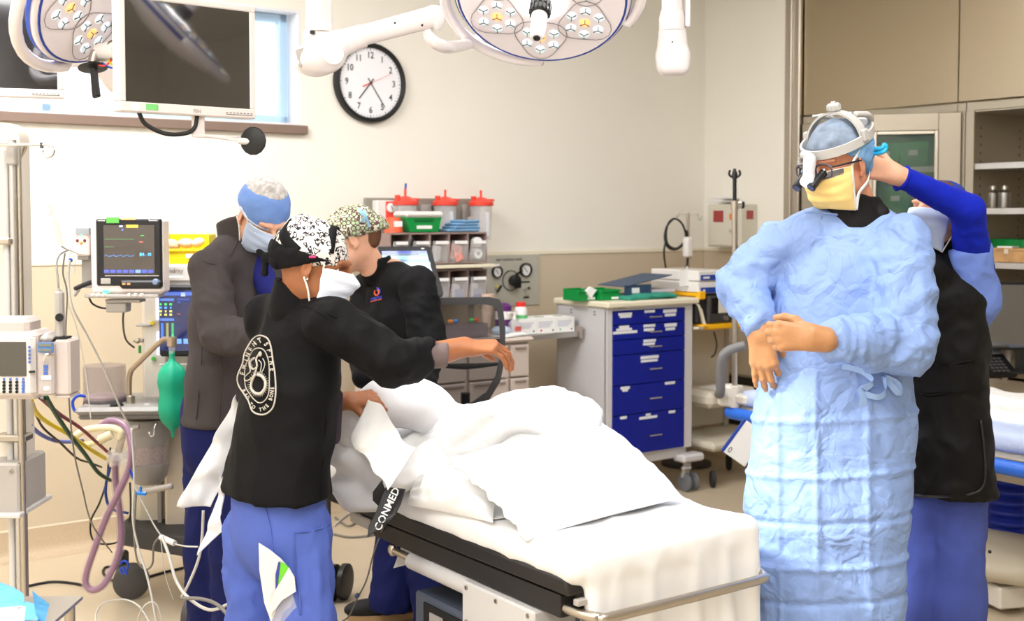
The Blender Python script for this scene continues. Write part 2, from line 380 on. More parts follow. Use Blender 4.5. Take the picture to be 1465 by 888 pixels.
# ---------------------------------------------------------------- heads and hands (local axes: x = the figure's right, y = forward, z = up)
def head_prims(S, c, R, s=1.0, face=True, fem=False, nk=None, nkr=.056, ear=True):
    c = A(*c); L = lambda x, y, z: c + R @ (A(x, y, z) * s); r = lambda *q: tuple(t * s for t in q); j = .9 if fem else 1
    S.ell(L(0, -.018, .032), r(.076, .097, .086), R, k=.02); S.ell(L(0, .028, -.03), r(.061 * j + .003, .066, .088), R, k=.03); S.ell(L(0, .045, -.088), r(.036 * j, .036, .026), R, k=.03)
    S.ell(L(.045 * j, .02, -.06), r(.02, .045, .028), R, k=.03); S.ell(L(-.045 * j, .02, -.06), r(.02, .045, .028), R, k=.03)
    if nk is not None: S.cap(L(0, -.025, -.045), nk, nkr * s, nkr * s * 1.08, k=.03)
    if face:
        for q in (-1, 1):
            S.ell(L(.033 * q, .090, .006), r(.016, .016, .011), R, k=.010, op='-'); S.cap(L(.012 * q, .094, .026), L(.048 * q, .078, .028), .008 * s, .006 * s, k=.012)
            S.ell(L(.042 * q, .072, -.022), r(.018, .016, .014), R, k=.015); S.ell(L(.033 * q, .0685, .0155), r(.016, .0115, .0065), R, k=.004); S.ell(L(.033 * q, .068, -.0035), r(.015, .0105, .005), R, k=.004)
            S.ell(L(.011 * q, .107, -.028), r(.008, .009, .007), R, k=.006)
        S.cap(L(0, .093, .012), L(0, .118, -.022), .0075 * s, .0105 * s, k=.010); S.ell(L(0, .094, -.056), r(.024, .010, .006), R, k=.006); S.ell(L(0, .092, -.068), r(.020, .010, .006), R, k=.006)
    if ear:
        for q in (-1, 1):
            Re = R @ rotz(-.35 * q) @ rotx(-.15); S.ell(L(.079 * q, -.008, -.006), r(.007, .019, .031), Re, k=.006); S.ell(L(.087 * q, -.002, -.003), r(.006, .010, .018), Re, k=.004, op='-')
            S.ell(L(.078 * q, .000, -.033), r(.005, .008, .009), Re, k=.005)
def eyes(parent, c, R, s=1.0, iris=(.10, .06, .03)):
    for q in (-1, 1):
        e = A(*c) + R @ (A(.033 * q, .0655, .006) * s); mb = MB().ball(e, .0120 * s, 14)
        o = obj('eye', mb, EYEW, parent, world=True, smooth=180)
        f = R @ unit(A(.04 * q, 1, -.05)); mi = MB().ball(e + f * .0070 * s, A(.0062, .0062, .0058) * s, 12); i = obj('iris', mi, mat('iris_brown', iris, .15, coat=1), o, world=True, smooth=180)
EYEW = mat('eye_white', srgb(232, 226, 220), .2, coat=.8)
def skin(name, c): return mat('skin_' + name, srgb(*c), .48, noise_amt=.07, noise_scale=30, bump=.15, bump_scale=260, sss=.12)
def hand_prims(S, w, R, side=1, curl=(.5, .55, .6, .65), thumb=.5, s=1.0, spread=.06, fat=1.0, thumb_in=.4, k=.006):
    """w: wrist; R columns: x = towards the thumb side (side=1), y = along the fingers, z = out of the back of the hand"""
    w = A(*w); L = lambda x, y, z: w + R @ (A(x * side, y, z) * s); t = fat * s
    S.cap(L(-.004, -.03, 0), L(0, .012, 0), .027 * t, .027 * t, flat=(R[:, 2], .72), k=.012)
    for x0, x1, y1 in ((.022, .028, .088), (.008, .009, .092), (-.007, -.010, .087), (-.019, -.028, .078)):
        S.cap(L(x0 * .8, .01, 0), L(x1, y1, .002), .0155 * t, .0115 * t, k=.012)
    S.cap(L(-.01, .03, -.008), L(.012, .07, -.006), .016 * t, .016 * t, k=.014)
    for i, (x, y, ls, r) in enumerate(((.028, .088, (.042, .026, .020), .0088), (.009, .092, (.046, .029, .021), .009), (-.010, .087, (.042, .027, .020), .0086), (-.028, .078, (.033, .021, .018), .0076))):
        p = A(x, y, .002); a = 0; d0 = (1.5 - i) * spread
        for j, l in enumerate(ls):
            a += curl[i] * (.9, 1.1, .75)[j] if not isinstance(curl[i], tuple) else curl[i][j]
            d = A(math.sin(d0) * math.cos(a), math.cos(d0) * math.cos(a), -math.sin(a)); q = p + d * l; S.cap(L(*p), L(*q), (r - .0006 * j) * t, (r - .0006 * (j + 1)) * t, k=k if j else .008); p = q
    p = A(.022, .018, -.006); a = A(math.sin(.75), math.cos(.75), -.25 - thumb_in); 
    for j, l in enumerate((.042, .032, .026)):
        q = p + unit(a) * l; S.cap(L(*p), L(*q), (.0145, .0105, .0098)[j] * t, (.0108, .0098, .0085)[j] * t, k=.010 if j == 0 else .005); p = q; a = unit(unit(a) + A(-.45 * thumb, .35, -.35 * thumb))
def strap(name, pts, m, parent, r=.0022, k=6, seg=6): return obj(name, MB().tube(pts, r, seg, smooth=k), m, parent, world=True, smooth=180)
def ribbon(pts, side, wdt, thick=.0015, k=6):
    """flat strip along a smooth curve; side gives the width direction at each point"""
    pts = np.array([A(*p) for p in pts]); sd = np.array([A(*q) for q in side]) if np.ndim(side) > 1 else np.repeat([A(*side)], len(pts), 0)
    P_, _ = catmull(pts, np.ones(len(pts)), k); S_, _ = catmull(sd, np.ones(len(pts)), k); rings = []
    for i in range(len(P_)):
        t = unit(P_[min(i + 1, len(P_) - 1)] - P_[max(i - 1, 0)]); x = unit(S_[i] - t * (S_[i] @ t)); n = np.cross(t, x); rings.append([P_[i] + x * wdt / 2 + n * thick / 2, P_[i] - x * wdt / 2 + n * thick / 2, P_[i] - x * wdt / 2 - n * thick / 2, P_[i] + x * wdt / 2 - n * thick / 2])
    return MB().loft(rings)
def mask_obj(name, c, R, s, m, parent, strap_m, w=.064, tilt=0.0, pleat=True, up=0.0, puff=0.0, ear_loops=True):
    """a pleated surgical mask from the nose bridge to under the chin, open behind, with its straps"""
    c = A(*c); nu, nv = 26, 30; g = np.zeros((nu, nv, 3))
    for i in range(nu):
        for j in range(nv):
            u = i / (nu - 1) * 2 - 1; v = j / (nv - 1); z = .000 + up - v * .112; th = u * 1.32
            rx = w * (1.03 - .30 * max(0, v - .45)); ry = .090 + .030 * math.exp(-((v - .22) / .22) ** 2) * math.exp(-(u / .30) ** 2) + .012 * math.exp(-((v - .5) / .45) ** 2) + puff * (1 - u * u) - .030 * max(0, v - .72) / .28
            y = .004 + ry * max(math.cos(th), 0) ** .75; x = rx * 1.12 * math.sin(th)
            z2 = z + (.020 * abs(u) ** 1.4 * (v - .55) * -1.6) - (.012 * abs(u) ** 2 if v < .15 else 0); tri = abs(((v * 4.2 + .15 * math.sin(3 * u)) % 1) - .5) * 2
            y += (.0042 * tri * (1 - abs(u) ** 3) if pleat and .12 < v < .9 else 0)
            g[i, j] = c + R @ (A(x, y + .003 * noise(A(x * 30, z * 40, 3.3)), z2) * s)
    mb = MB().gridv(g.reshape(-1, 3), nu, nv); o = obj(name, mb, m, parent, world=True, smooth=60); so = o.modifiers.new('thickness', 'SOLIDIFY'); so.thickness = .0016; so.offset = 1
    # hem along the four edges
    ed = [g[i, 0] for i in range(nu)] ; obj('hem', MB().tube([g[0, j] for j in range(0, nv, 3)] , .0016, 5).tube([g[-1, j] for j in range(0, nv, 3)], .0016, 5).tube(ed[::2], .0015, 5).tube([g[i, -1] for i in range(0, nu, 2)], .0015, 5), strap_m, o, world=True, smooth=180)
    return o, g

# ---------------------------------------------------------------- the room
WALLP = mat('wall_paint', srgb(243, 239, 228), .55, noise_amt=.01, noise_scale=3, bump=.05, bump_scale=160)
WAINS = mat('wainscot_sheet', srgb(206, 191, 166), .42, noise_amt=.015, noise_scale=5)
RAILM = mat('rail_strip', srgb(236, 228, 206), .4)
COVE = mat('cove_base', srgb(196, 176, 148), .5, noise_amt=.13, noise_scale=240)
FLOORM = mat('floor_vinyl', srgb(204, 188, 162), .32, noise_amt=.05, noise_scale=2.2, spec=.45, bump=.02, bump_scale=5)
CEILM = mat('ceiling_paint', srgb(240, 238, 232), .8)
SILLM = mat('sill_brown', srgb(128, 108, 96), .45)
FRAMEW = mat('window_reveal', srgb(232, 232, 234), .5)
FRAMEB = mat('window_aluminium_daylit', srgb(176, 206, 232), .35)  # blue of the daylight on the aluminium is put into its base colour
GLASS = mat('window_glass', (1, 1, 1), .02, alpha=.12, spec=.8)
class LM:   # builds in room axes (u, v, z); faces kept outward because the frame is right-handed
    def __init__(s): s.m = MB()
    def b(s, u0, u1, v0, v1, z0, z1, r=0): s.m.b2(u0, u1, v0, v1, z0, z1, r); return s
    def w(s):
        m = MB(); v = np.concatenate(s.m.v); m.add(CORNER + v[:, :1] * UU + v[:, 1:2] * NN + v[:, 2:] * A(0, 0, 1), s.m.f); return m
ROOM_H = 3.3
struct('floor', LM().b(-7.2, 1.2, -10.6, .1, -.05, 0).w(), FLOORM)
struct('ceiling', LM().b(-7.2, 1.2, -10.6, .1, ROOM_H, ROOM_H + .05).w(), CEILM)
WL, WR, WB, WT = -6.4, -2.97, 2.083, 2.69       # window opening in the rear wall
struct('wall_rear', LM().b(-7.2, WL, 0, .2, 0, ROOM_H).b(WR, .2, 0, .2, 0, ROOM_H).b(WL, WR, 0, .2, 0, WB).b(WL, WR, 0, .2, WT, ROOM_H).w(), WALLP)
struct('wall_right', LM().b(0, .2, -.717, 0, 0, ROOM_H).b(0, .2, -10.6, -4.3, 0, ROOM_H).b(.62, .8, -4.3, -.717, 0, ROOM_H).w(), WALLP)
struct('wall_left', LM().b(-7.4, -7.2, -10.6, .2, 0, ROOM_H).w(), WALLP)
struct('wall_front', LM().b(-7.4, 1.2, -10.8, -10.6, 0, ROOM_H).w(), WALLP)
for nm, (u0, u1, v0, v1) in {'trim_1': (-7.2, 0, -.004, .001), 'trim_2': (-.004, .001, -.717, -.004)}.items():
    struct(nm, LM().b(u0, u1, v0, v1, .12, 1.372).w(), WAINS)
struct('trim_3', LM().b(-7.2, 0, -.010, 0, 1.372, 1.392).w(), RAILM); struct('trim_4', LM().b(-.010, 0, -.717, -.010, 1.372, 1.392).w(), RAILM)
def cove(p0, p1, nrm):
    prof = [(.000, .135), (.005, .135), (.006, .05), (.012, .028), (.024, .012), (.045, .003), (.075, .0008), (.075, 0), (0, 0)]
    rings = [[p + nrm * a + A(0, 0, b) for a, b in prof] for p in (p0, p1)]; return MB().loft(rings)
struct('baseboard_rear', cove(RW(-7.2, 0), RW(0, 0), -NN), COVE); struct('baseboard_right', cove(RW(0, 0), RW(0, -.717), -UU), COVE)
struct('trim_5', LM().b(-7.2, 0, -.006, 0, .133, .141).w(), RAILM)
# window: reveal, aluminium frame, mullions, panes, brown stool
wn = struct('window_1', LM().b(WL, WL + .02, .0, .14, WB, WT).b(WR - .012, WR, -.001, .14, WB, WT).b(WL, WR, .0, .14, WT - .012, WT).b(WL, WR, 0, .14, WB, WB + .012).w(), FRAMEW)
fr = LM(); zz = (WB + .012, WT - .012)
for u in (-6.38, -5.2, -4.27, -3.32, -3.045): fr.b(u, u + .045, .10, .16, *zz, .004)
fr.b(-6.38, -3.0, .10, .16, zz[0], zz[0] + .045, .004).b(-6.38, -3.0, .10, .16, zz[1] - .045, zz[1], .004)
obj('window_frame', fr.w(), FRAMEB, wn)
for u0, u1 in ((-6.335, -5.2), (-5.155, -4.27), (-4.225, -3.32), (-3.275, -3.045)): obj('pane', LM().b(u0, u1, .128, .134, zz[0] + .045, zz[1] - .045).w(), GLASS, wn)
obj('window_sill', LM().b(-6.5, -2.945, -.035, .02, 2.036, 2.083, .004).w(), SILLM, wn)
# steel corner frame and steel-clad wall above the cabinet run
SF = mat('steel_cladding', srgb(176, 162, 138), .36, 1, brushed=60)
SFP = mat('painted_steel', srgb(176, 167, 150), .4, .6, noise_amt=.03, noise_scale=3)
struct('trim_6', LM().b(-.02, .10, -.770, -.717, 0, ROOM_H, .004).b(.0, .10, -.800, -.770, 0, ROOM_H).b(-.03, .10, -.845, -.800, 0, ROOM_H, .006).w(), STEEL)
cl = struct('trim_7', LM().b(.60, .62, -4.3, -.8, 2.2, ROOM_H).w(), SF)
for i, (v0, v1) in enumerate(((-1.93, -.853), (-3.1, -1.936), (-4.29, -3.106))):
    obj('panel', LM().b(.004, .03, v0, v1, 2.222, ROOM_H, .003).w(), SF, cl)

# steel cabinet bay with a glass door that stands open, and open shelving beside it
def cab_bay(label, v1, v0, doors, shelves, plain_low=True, back=None, floor_panel=True):
    t = thing('steel_cabinet', label, 'cabinet', RW(0, (v0 + v1) / 2), ANG); vc = (v0 + v1) / 2; L = v1 - v0
    def B(name, *bx, m=SFP, r=.002, **k):
        mb = MB()
        for b in bx: mb.b2(*b, r)
        return obj(name, mb, m, t, **k)
    a, b = -L / 2, L / 2
    B('side_panel', (0.002, .58, a, a + .02, 0, 2.17)); B('side_panel', (.002, .58, b - .02, b, 0, 2.17)); B('top_panel', (.002, .58, a, b, 2.16, 2.215)); B('back_panel', (.56, .58, a, b, 0, 2.17))
    B('face_frame', (-.006, .012, a, a + .05, 0, 2.17), (-.006, .012, b - .05, b, 0, 2.17), (-.006, .012, a + .05, b - .05, 2.17, 2.212))
    holes = MB()
    for yy in (.10, .47):
        for k in range(26): holes.b2(yy, yy + .006, b - .0215, b - .020, .95 + k * .045, .962 + k * .045)
    obj('shelf_peg_holes', holes, BLACK, t, smooth=0)['kind'] = 'stuff'
    for z in shelves:
        s_ = B('shelf', (.02, .55, a + .022, b - .022, z - .03, z, )); e = MB().b2(.008, .02, a + .022, b - .022, z - .032, z + .002, .002); obj('shelf_edge', e, ALU, s_)
    return t, B, a, b
V1, V0 = -.853, -1.985
cab, B, a, b = cab_bay('steel cabinet behind the two gowned figures, its framed glass door standing open', V1, V0, 2, (1.88, 1.62, 1.357, 1.10))
B('door', (-.012, .002, b - .55, b - .004, .9, 2.165)); B('lower_door', (-.012, .002, b - .55, b - .004, .08, .88)); B('lower_door', (-.012, .002, a + .004, a + .56, .08, .88))
hin = RW(-.01, V0 + .02, 0); free = A(1.935, 6.69, 0); dd = unit(free - hin); wdt = .57; Rd = frame(x=dd, y=None, z=A(0, 0, 1)) if 0 else np.stack([dd, np.cross(A(0, 0, 1), dd), A(0, 0, 1)], 1)
dm = MB()
def DL(x0, x1, z0, z1, y0=-.012, y1=.012): dm.box(hin + Rd @ A((x0 + x1) / 2, (y0 + y1) / 2, (z0 + z1) / 2), (x1 - x0, y1 - y0, z1 - z0), Rd, .003)
DL(0, .115, .9, 2.165); DL(wdt - .115, wdt, .9, 2.165); DL(.115, wdt - .115, 2.07, 2.165); DL(.115, wdt - .115, .9, 1.0)
dr = obj('glass_door', dm, SFP, cab, world=True); dm = MB(); DL(.115, .135, 1.0, 2.07, -.016, .016); DL(wdt - .135, wdt - .115, 1.0, 2.07, -.016, .016); DL(.135, wdt - .135, 2.05, 2.07, -.016, .016); obj('glazing_bead', dm, STEEL, dr, world=True)
dm = MB(); DL(.13, wdt - .13, 1.0, 2.06, -.003, .003); obj('pane', dm, mat('cabinet_glass', srgb(90, 110, 98), .03, alpha=.42, spec=.6), dr, world=True)
dm = MB(); DL(wdt - .075, wdt - .03, 2.118, 2.15, -.022, .022); DL(wdt - .06, wdt - .045, 2.105, 2.16, -.026, .026); obj('latch', dm, CHROME, dr, world=True)
shl, B2, a2, b2 = cab_bay('open steel shelving bay with bright shelf edges at the far right', V0 - .005, -4.3, 0, (1.885, 1.645, 1.357))
B2('countertop', (-.02, .56, a2 + .022, b2 - .022, .76, .80)); B2('drawer', (-.014, .4, b2 - .62, b2 - .06, .60, .745)); B2('drawer', (-.014, .4, b2 - 1.2, b2 - .64, .60, .745)); B2('lower_door', (-.014, .01, b2 - .62, b2 - .06, .1, .585)); B2('lower_door', (-.014, .01, b2 - 1.2, b2 - .64, .1, .585))

# boxes sized in the photograph's proportions but standing at their own distance Y with real depth d
def pbox(mb, x0, y0, x1, y1, Y, d, rz=0.0, r=0.0):
    a = P(x0, (y0 + y1) / 2, Y); b = P(x1, (y0 + y1) / 2, Y); t = P((x0 + x1) / 2, y0, Y); u = P((x0 + x1) / 2, y1, Y); w_ = (b[0] - a[0]) / math.cos(rz); h_ = t[2] - u[2]; c = (a + b) / 2; R = rotz(rz)
    mb.box(c + R @ A(0, d / 2, 0), (w_, d, h_), R, r); return c, R, w_, h_
def pt(name, label, cat, px, py, Y, group=None, rz=0.0):
    c = P(px, py, Y); return thing(name, label, cat, c, rz, group)
CABLE_W = mat('tubing_clear', srgb(206, 204, 198), .25, spec=.6); CABLE_G = mat('cable_grey', srgb(128, 124, 118), .5); CABLE_K = mat('cable_black', srgb(28, 27, 26), .5)
def cable(name, label, cat, pts, r, m, group=None, k=8, seg=8):
    pts = [q if isinstance(q, np.ndarray) else P(*q) for q in pts]; o = obj(name, MB().tube(pts, r, seg, smooth=k), m, smooth=180, origin=pts[0]); return tag(o, label, cat, group)

# ---------------------------------------------------------------- surgical lamps, monitors and their ceiling arms
RIMB = mat('rim_blue', srgb(28, 66, 160), .35); LAMPF = mat('lamp_face', srgb(248, 240, 243), .22, coat=.5, bump=.06, bump_scale=26)
LEDW = mat('led_white', srgb(214, 230, 236), .08, .35, emit=(.85, .95, 1, .55), coat=1); LEDA = mat('led_amber', srgb(250, 170, 90), .15, .2, emit=(1, .55, .2, 1.1), coat=1); GROOVE = mat('groove_grey', srgb(150, 142, 142), .5)
HALO = mat('lamp_core', (1, 1, 1), .3, emit=(1, .98, .95, 6))
def surgical_lamp(label, c, nrm, xdir, r=.30, core=True):
    z = -unit(nrm); R = frame(x=unit(A(*xdir) - z * np.dot(xdir, z)), z=z); c = A(*c)      # local -z is where the lamp shines
    t = thing('surgical_lamp', label, 'lamp', c, R=R)
    hz = MB().lathe((0, 0, 0), [(.02, .11), (.12, .105), (r * .62, .085), (r * .92, .06), (r * 1.02, .035), (r * 1.04, .015), (r * 1.015, -.002), (r * .985, -.006), (.01, -.004)], seg=56, cap=False)
    obj('housing', hz, PINKW, t, smooth=60)
    obj('face_plate', MB().lathe((0, 0, 0), [(r * .975, -.004), (r * .968, -.010), (r * .5, -.014), (.005, -.014)], seg=48, cap=False), LAMPF, t, smooth=60)
    th = np.arange(56) * 2 * math.pi / 56
    obj('rim_stripe', MB().tube([A(math.cos(q) * r * .982, math.sin(q) * r * .982, -.007) for q in th], .0042, 6, closed=True), RIMB, t, smooth=180)
    obj('rim_stripe', MB().loft([[A(math.cos(q), math.sin(q), 0) * k + A(0, 0, zz) for q in th] for k, zz in ((r * 1.046, .012), (r * 1.044, .03))], cap=False), RIMB, t, smooth=180)
    # outer grip: a bowed handle bar around part of the rim
    arc = [A(math.cos(q) * (r * 1.10 + .028 * math.sin((q + .95) / 1.9 * math.pi)), math.sin(q) * (r * 1.10 + .028 * math.sin((q + .95) / 1.9 * math.pi)), .02) for q in np.linspace(-.95, .95, 15)]
    for s_ in (0, math.pi, ):
        hb = MB(); q2 = [rotz(s_ - .62) @ p for p in arc]; hb.tube([q2[0] * .9] + q2 + [q2[-1] * .9], [.016] + [.02] * 15 + [.016], 10); obj('grip', hb, PINKW, t, smooth=180)
    for k in range(6):
        a = k * math.pi / 3 + .52; cx = A(math.cos(a), math.sin(a), 0) * r * .60; pod = []
        for q in np.linspace(0, 2 * math.pi, 25)[:-1]:
            rr = .30 * r * (1 + .13 * math.cos(3 * (q - a) )); pod.append(cx + A(math.cos(q), math.sin(q), 0) * rr + A(0, 0, -.0155))
        gv = obj('pod_groove', MB().tube(pod, .0016, 5, closed=True), GROOVE, t, smooth=180)
        for j in range(7):
            b_ = j * math.pi / 3 + a; lc = cx + (A(math.cos(b_), math.sin(b_), 0) * r * .185 if j < 6 else 0) + A(0, 0, -.016)
            le = obj('led_lens', MB().lathe(lc, [(.0005, -.0045), (.011, -.004), (.0180, -.001), (.0195, .002)], seg=16, cap=False), LEDA if j == 6 else LEDW, t, smooth=60)
            y = MB()
            for m_ in range(3): an = m_ * 2.094 + b_; y.box(lc + A(math.cos(an) * .009, math.sin(an) * .009, -.0045), (.019, .0024, .0024), rotz(an))
            obj('lens_web', y, DGREY, le, smooth=0)
    if core:
        obj('core_dome', MB().lathe((0, 0, 0), [(.088, -.014), (.082, -.022), (.055, -.027), (.01, -.028)], seg=28, cap=False), HALO, t, smooth=180)
        rg = MB().lathe((0, 0, 0), [(.030, -.02), (.037, -.028), (.037, -.05), (.034, -.054), (.036, -.058), (.036, -.082), (.030, -.088)], seg=24)
        for k in range(14): a = k * .4488; rg.box(A(math.cos(a) * .037, math.sin(a) * .037, -.055), (.004, .006, .05), rotz(a))
        hd = obj('handle_collar', rg, BLACK, t); obj('handle', MB().lathe((0, 0, 0), [(.028, -.085), (.029, -.10), (.026, -.16), (.024, -.185), (.020, -.195), (.012, -.196), (.011, -.19), (.002, -.188)], seg=24), PINKW, t)
        obj('camera_lens', MB().lathe((0, 0, 0), [(.0125, -.194), (.0125, -.198), (.009, -.1985), (.006, -.194), (.001, -.193)], seg=20), BLACK, t)
        obj('indicator', MB().ball(A(.026, -.026, -.075), .004, 8), LABELW, t)
    else: obj('handle_collar', MB().lathe((0, 0, 0), [(.04, -.012), (.036, -.03), (.02, -.034)], seg=24), PINKW, t)
    return t, R
main_lamp, RM = surgical_lamp('large round surgical lamp with blue rim over the bed, white camera handle pointing down', P(775, -3, 4.2), (-.10, -.60, -.79), (1, 0, 0), .298)
left_lamp, RL = surgical_lamp('surgical lamp seen edge-on in the upper left corner, tilted away towards the room', P(162, -24, 3.9), (.76, -.20, -.60), (.2, .9, .2), .305, core=False)
# arm that carries the main lamp: ceiling column, elbow housing, spring arm, curved yoke
a0 = P(457, 70, 4.0); t = thing('lamp_boom', 'white jointed ceiling arm in front of the clock, carrying the large lamp', 'arm', (a0[0], a0[1], ROOM_H))
obj('column', MB().lathe((a0[0], a0[1], 0), [(.042, P(457, 44, 4.0)[2]), (.043, P(457, 42, 4.0)[2]), (.043, ROOM_H - .06), (.09, ROOM_H - .05), (.09, ROOM_H)], seg=28), PINKW, t, world=True, smooth=50)
obj('collar', MB().lathe((a0[0], a0[1], 0), [(.0445, P(457, 46, 4.0)[2]), (.0455, P(457, 43, 4.0)[2]), (.0455, P(457, 37, 4.0)[2]), (.0445, P(457, 34, 4.0)[2])], seg=28), PINKW, t, world=True)
S = Solid(.006, .02); S.cap(P(452, 52, 4.0), P(458, 84, 4.0), .042, .052); S.ell(P(448, 88, 4.0), (.062, .055, .050)); S.ell(P(465, 78, 3.98), (.070, .05, .062)); S.cap(P(470, 66, 4.0), P(500, 58, 4.0), .048, .042)
solid_obj('elbow_housing', S, PINKW, t)
obj('cover_disc', MB().cyl(P(477, 77, 3.955), P(477, 77, 3.925), .036, .034, 32), PINKW, t, world=True)
obj('sensor_window', MB().box(P(433, 82, 3.97), (.035, .03, .070), roty(-.22) , .008), GREYP, t, world=True); obj('brake_switch', MB().box(P(447, 46, 3.952), (.016, .012, .012), None, .002), BLACK, t, world=True)
ar = MB().tube([P(492, 60, 4.0), P(520, 51, 4.0), P(522, 50, 4.0), P(612, 26, 4.02), P(622, 23, 4.02), P(632, 21, 4.02)], [.041, .039, .034, .036, .038, .030], 20); obj('spring_arm', ar, PINKW, t, world=True, smooth=40)
obj('arm_cap', MB().ball(P(626, 26, 4.02), (.026, .035, .042), 18), PINKW, t, world=True, smooth=180)
for x, y in ((565, 33), (604, 36)): obj('screw', MB().cyl(P(x, y, 3.985), P(x, y, 3.975), .004, None, 8), BLACK, t, world=True)
obj('yoke', MB().tube([P(611, 34, 4.03), P(613, 48, 4.03), P(621, 60, 4.03), P(638, 67, 4.10), P(656, 66, 4.28), P(672, 62, 4.44), P(690, 55, 4.52)], [.016, .018, .022, .023, .021, .022, .024], 14, smooth=5), PINKW, t, world=True, smooth=180)
# second arm end, upper right of the lamp
b0 = P(962, 60, 4.3); t = thing('lamp_boom', 'white ceiling arm ending in a bulbous joint right of the large lamp', 'arm', (b0[0], b0[1], ROOM_H))
S = Solid(.006, .02); S.cap(P(962, 48, 4.3), P(962, 78, 4.3), .050, .058, flat=(A(0, 1, 0), .8)); S.box(P(963, 88, 4.3), (.057, .045, .048), None, .03); solid_obj('joint_housing', S, PINKW, t)
obj('column', MB().lathe((b0[0] - .002, b0[1], 0), [(.037, P(962, 42, 4.3)[2]), (.037, ROOM_H)], seg=28), PINKW, t, world=True); obj('collar', MB().lathe((b0[0] - .002, b0[1], 0), [(.046, P(962, 44, 4.3)[2]), (.046, P(962, 26, 4.3)[2]), (.040, P(962, 16, 4.3)[2])], seg=28), PINKW, t, world=True)
obj('side_rail', MB().box(P(983, 15, 4.3), (.018, .05, .12), None, .004), PINKW, t, world=True); obj('screw', MB().cyl(P(962, 60, 4.245), P(962, 60, 4.235), .003, None, 8), BLACK, t, world=True)
# arm behind the left lamp: white drum with a black guard handle and exposed wires
c0 = P(160, 78, 3.95); t = thing('lamp_joint', 'white lamp arm with black shielded handle between the left lamp and the tilted monitor', 'arm', c0)
obj('drum', MB().cyl(P(143, 76, 3.95), P(170, 71, 3.9), .030, .030, 24), WHITE, t, world=True); obj('end_ring', MB().cyl(P(163, 72, 3.92), P(180, 70, 3.9), .034, .034, 24), mat('bronze_ring', srgb(126, 108, 86), .4, .7), t, world=True)
obj('bracket', MB().tube([P(133, 90, 3.93), P(136, 76, 3.93), P(150, 70, 3.94)], [.018, .017, .010], 12), STEEL, t, world=True)
hd = obj('grip', MB().tube([P(133, 88, 3.92), P(133, 96, 3.92), P(134, 99, 3.92), P(138, 138, 3.9), P(138.5, 139.5, 3.9)], [.015, .014, .012, .0135, .010], 14), BLACK, t, world=True, smooth=40)
gz = unit(P(134, 99, 3.92) - P(138, 138, 3.9)); obj('grip_guard', MB().lathe(P(133, 97, 3.92), [(.014, -.004), (.046, -.002), (.048, .002), (.014, .008)], gz, 20), BLACK, t, world=True)
for nm, pts, m in (('red', [(140, 92), (148, 94), (156, 90), (160, 84)], RED), ('yellow', [(154, 86), (160, 92), (170, 98), (182, 95)], mat('wire_yellow', srgb(190, 190, 40), .5)), ('blue', [(146, 90), (156, 96), (168, 98), (176, 94)], RIMB), ('black', [(158, 84), (168, 90), (176, 100), (184, 104)], CABLE_K)):
    obj('wire', MB().tube([P(x, y, 3.9) for x, y in pts], .0035, 6, smooth=4), m, t, world=True, smooth=180)
S = Solid(.008, .02); S.chain([P(95, 88, 4.1), P(140, 80, 4.12), P(175, 110, 4.14), P(188, 140, 4.14)], [.02, .045, .06, .03], flat=(A(0, 1, 0), .6)); solid_obj('arm_shell', S, PINKW, t)
# monitors
MONF = mat('monitor_frame', srgb(226, 216, 212), .4); SCRN = mat('dark_screen', srgb(34, 30, 30), .04, ior=2.1, coat=1)
def monitor(label, c, xdir, wd, ht, screen, tilt=0, marks=True):
    R = frame(x=xdir, z=A(0, 0, 1)); t = thing('ceiling_monitor', label, 'monitor', c, R=R); w2, h2 = wd / 2, ht / 2; bz = .019
    mb = MB().b2(-w2, w2, 0, .05, -h2, -h2 + bz * 1.5, .003).b2(-w2, w2, 0, .05, h2 - bz, h2, .003).b2(-w2, -w2 + bz, 0, .05, -h2 + bz * 1.5, h2 - bz, .003).b2(w2 - bz, w2, 0, .05, -h2 + bz * 1.5, h2 - bz, .003).b2(-w2 + .01, w2 - .01, .02, .055, -h2 + .01, h2 - .01)
    obj('bezel', mb, MONF, t); obj('rear_shell', MB().b2(-w2 * .7, w2 * .7, .055, .085, -h2 * .7, h2 * .7, .01), MONF, t); obj('screen', MB().b2(-w2 + bz, w2 - bz, .004, .02, -h2 + bz * 1.5, h2 - bz), screen, t)
    bt = MB().b2(w2 - .10, w2 - .012, -.001, .001, -h2 + .008, -h2 + .0095)
    for k in range(8): bt.b2(w2 - .099 + k * .0115, w2 - .094 + k * .0115, -.0015, .001, -h2 + .013, -h2 + .015)
    obj('buttons', bt, DGREY, t, smooth=0)
    return t, R
pm = P(272, 81, 3.52); tmon, R = monitor('ceiling monitor left of the clock, dark glossy screen in a white frame', pm, (.76, .65, 0), .425, .338, SCRN)
obj('logo_lettering', place(text_mb('FSN', .014, bold=.0004), (.02, -.0008, -.157), (1, 0, 0), (0, 0, 1)), GREYP, tmon, smooth=0)
obj('green_sticker', MB().box((-.118, -.001, -.153), (.036, .0015, .017)), mat('sticker_green', srgb(120, 205, 120), .6), tmon, smooth=0)
obj('oval_badge', MB().lathe((-.168, -.0008, -.155), [(.012, -.0005), (.012, .0005)], (0, 1, 0), 20), LABELW, tmon)
obj('yoke_plate', MB().b2(.015, .055, .02, .03, -.225, -.15, .003).b2(.015, .20, .018, .026, -.232, -.222, .002), MONF, tmon)
obj('handle_rod', MB().tube([(.05, .02, -.226), (.13, .02, -.232), (.165, -.01, -.238)], .0045, 8), MONF, tmon); obj('handle_hub', MB().cyl((.150, -.005, -.238), (.185, -.025, -.24), .010, None, 14), MONF, tmon)
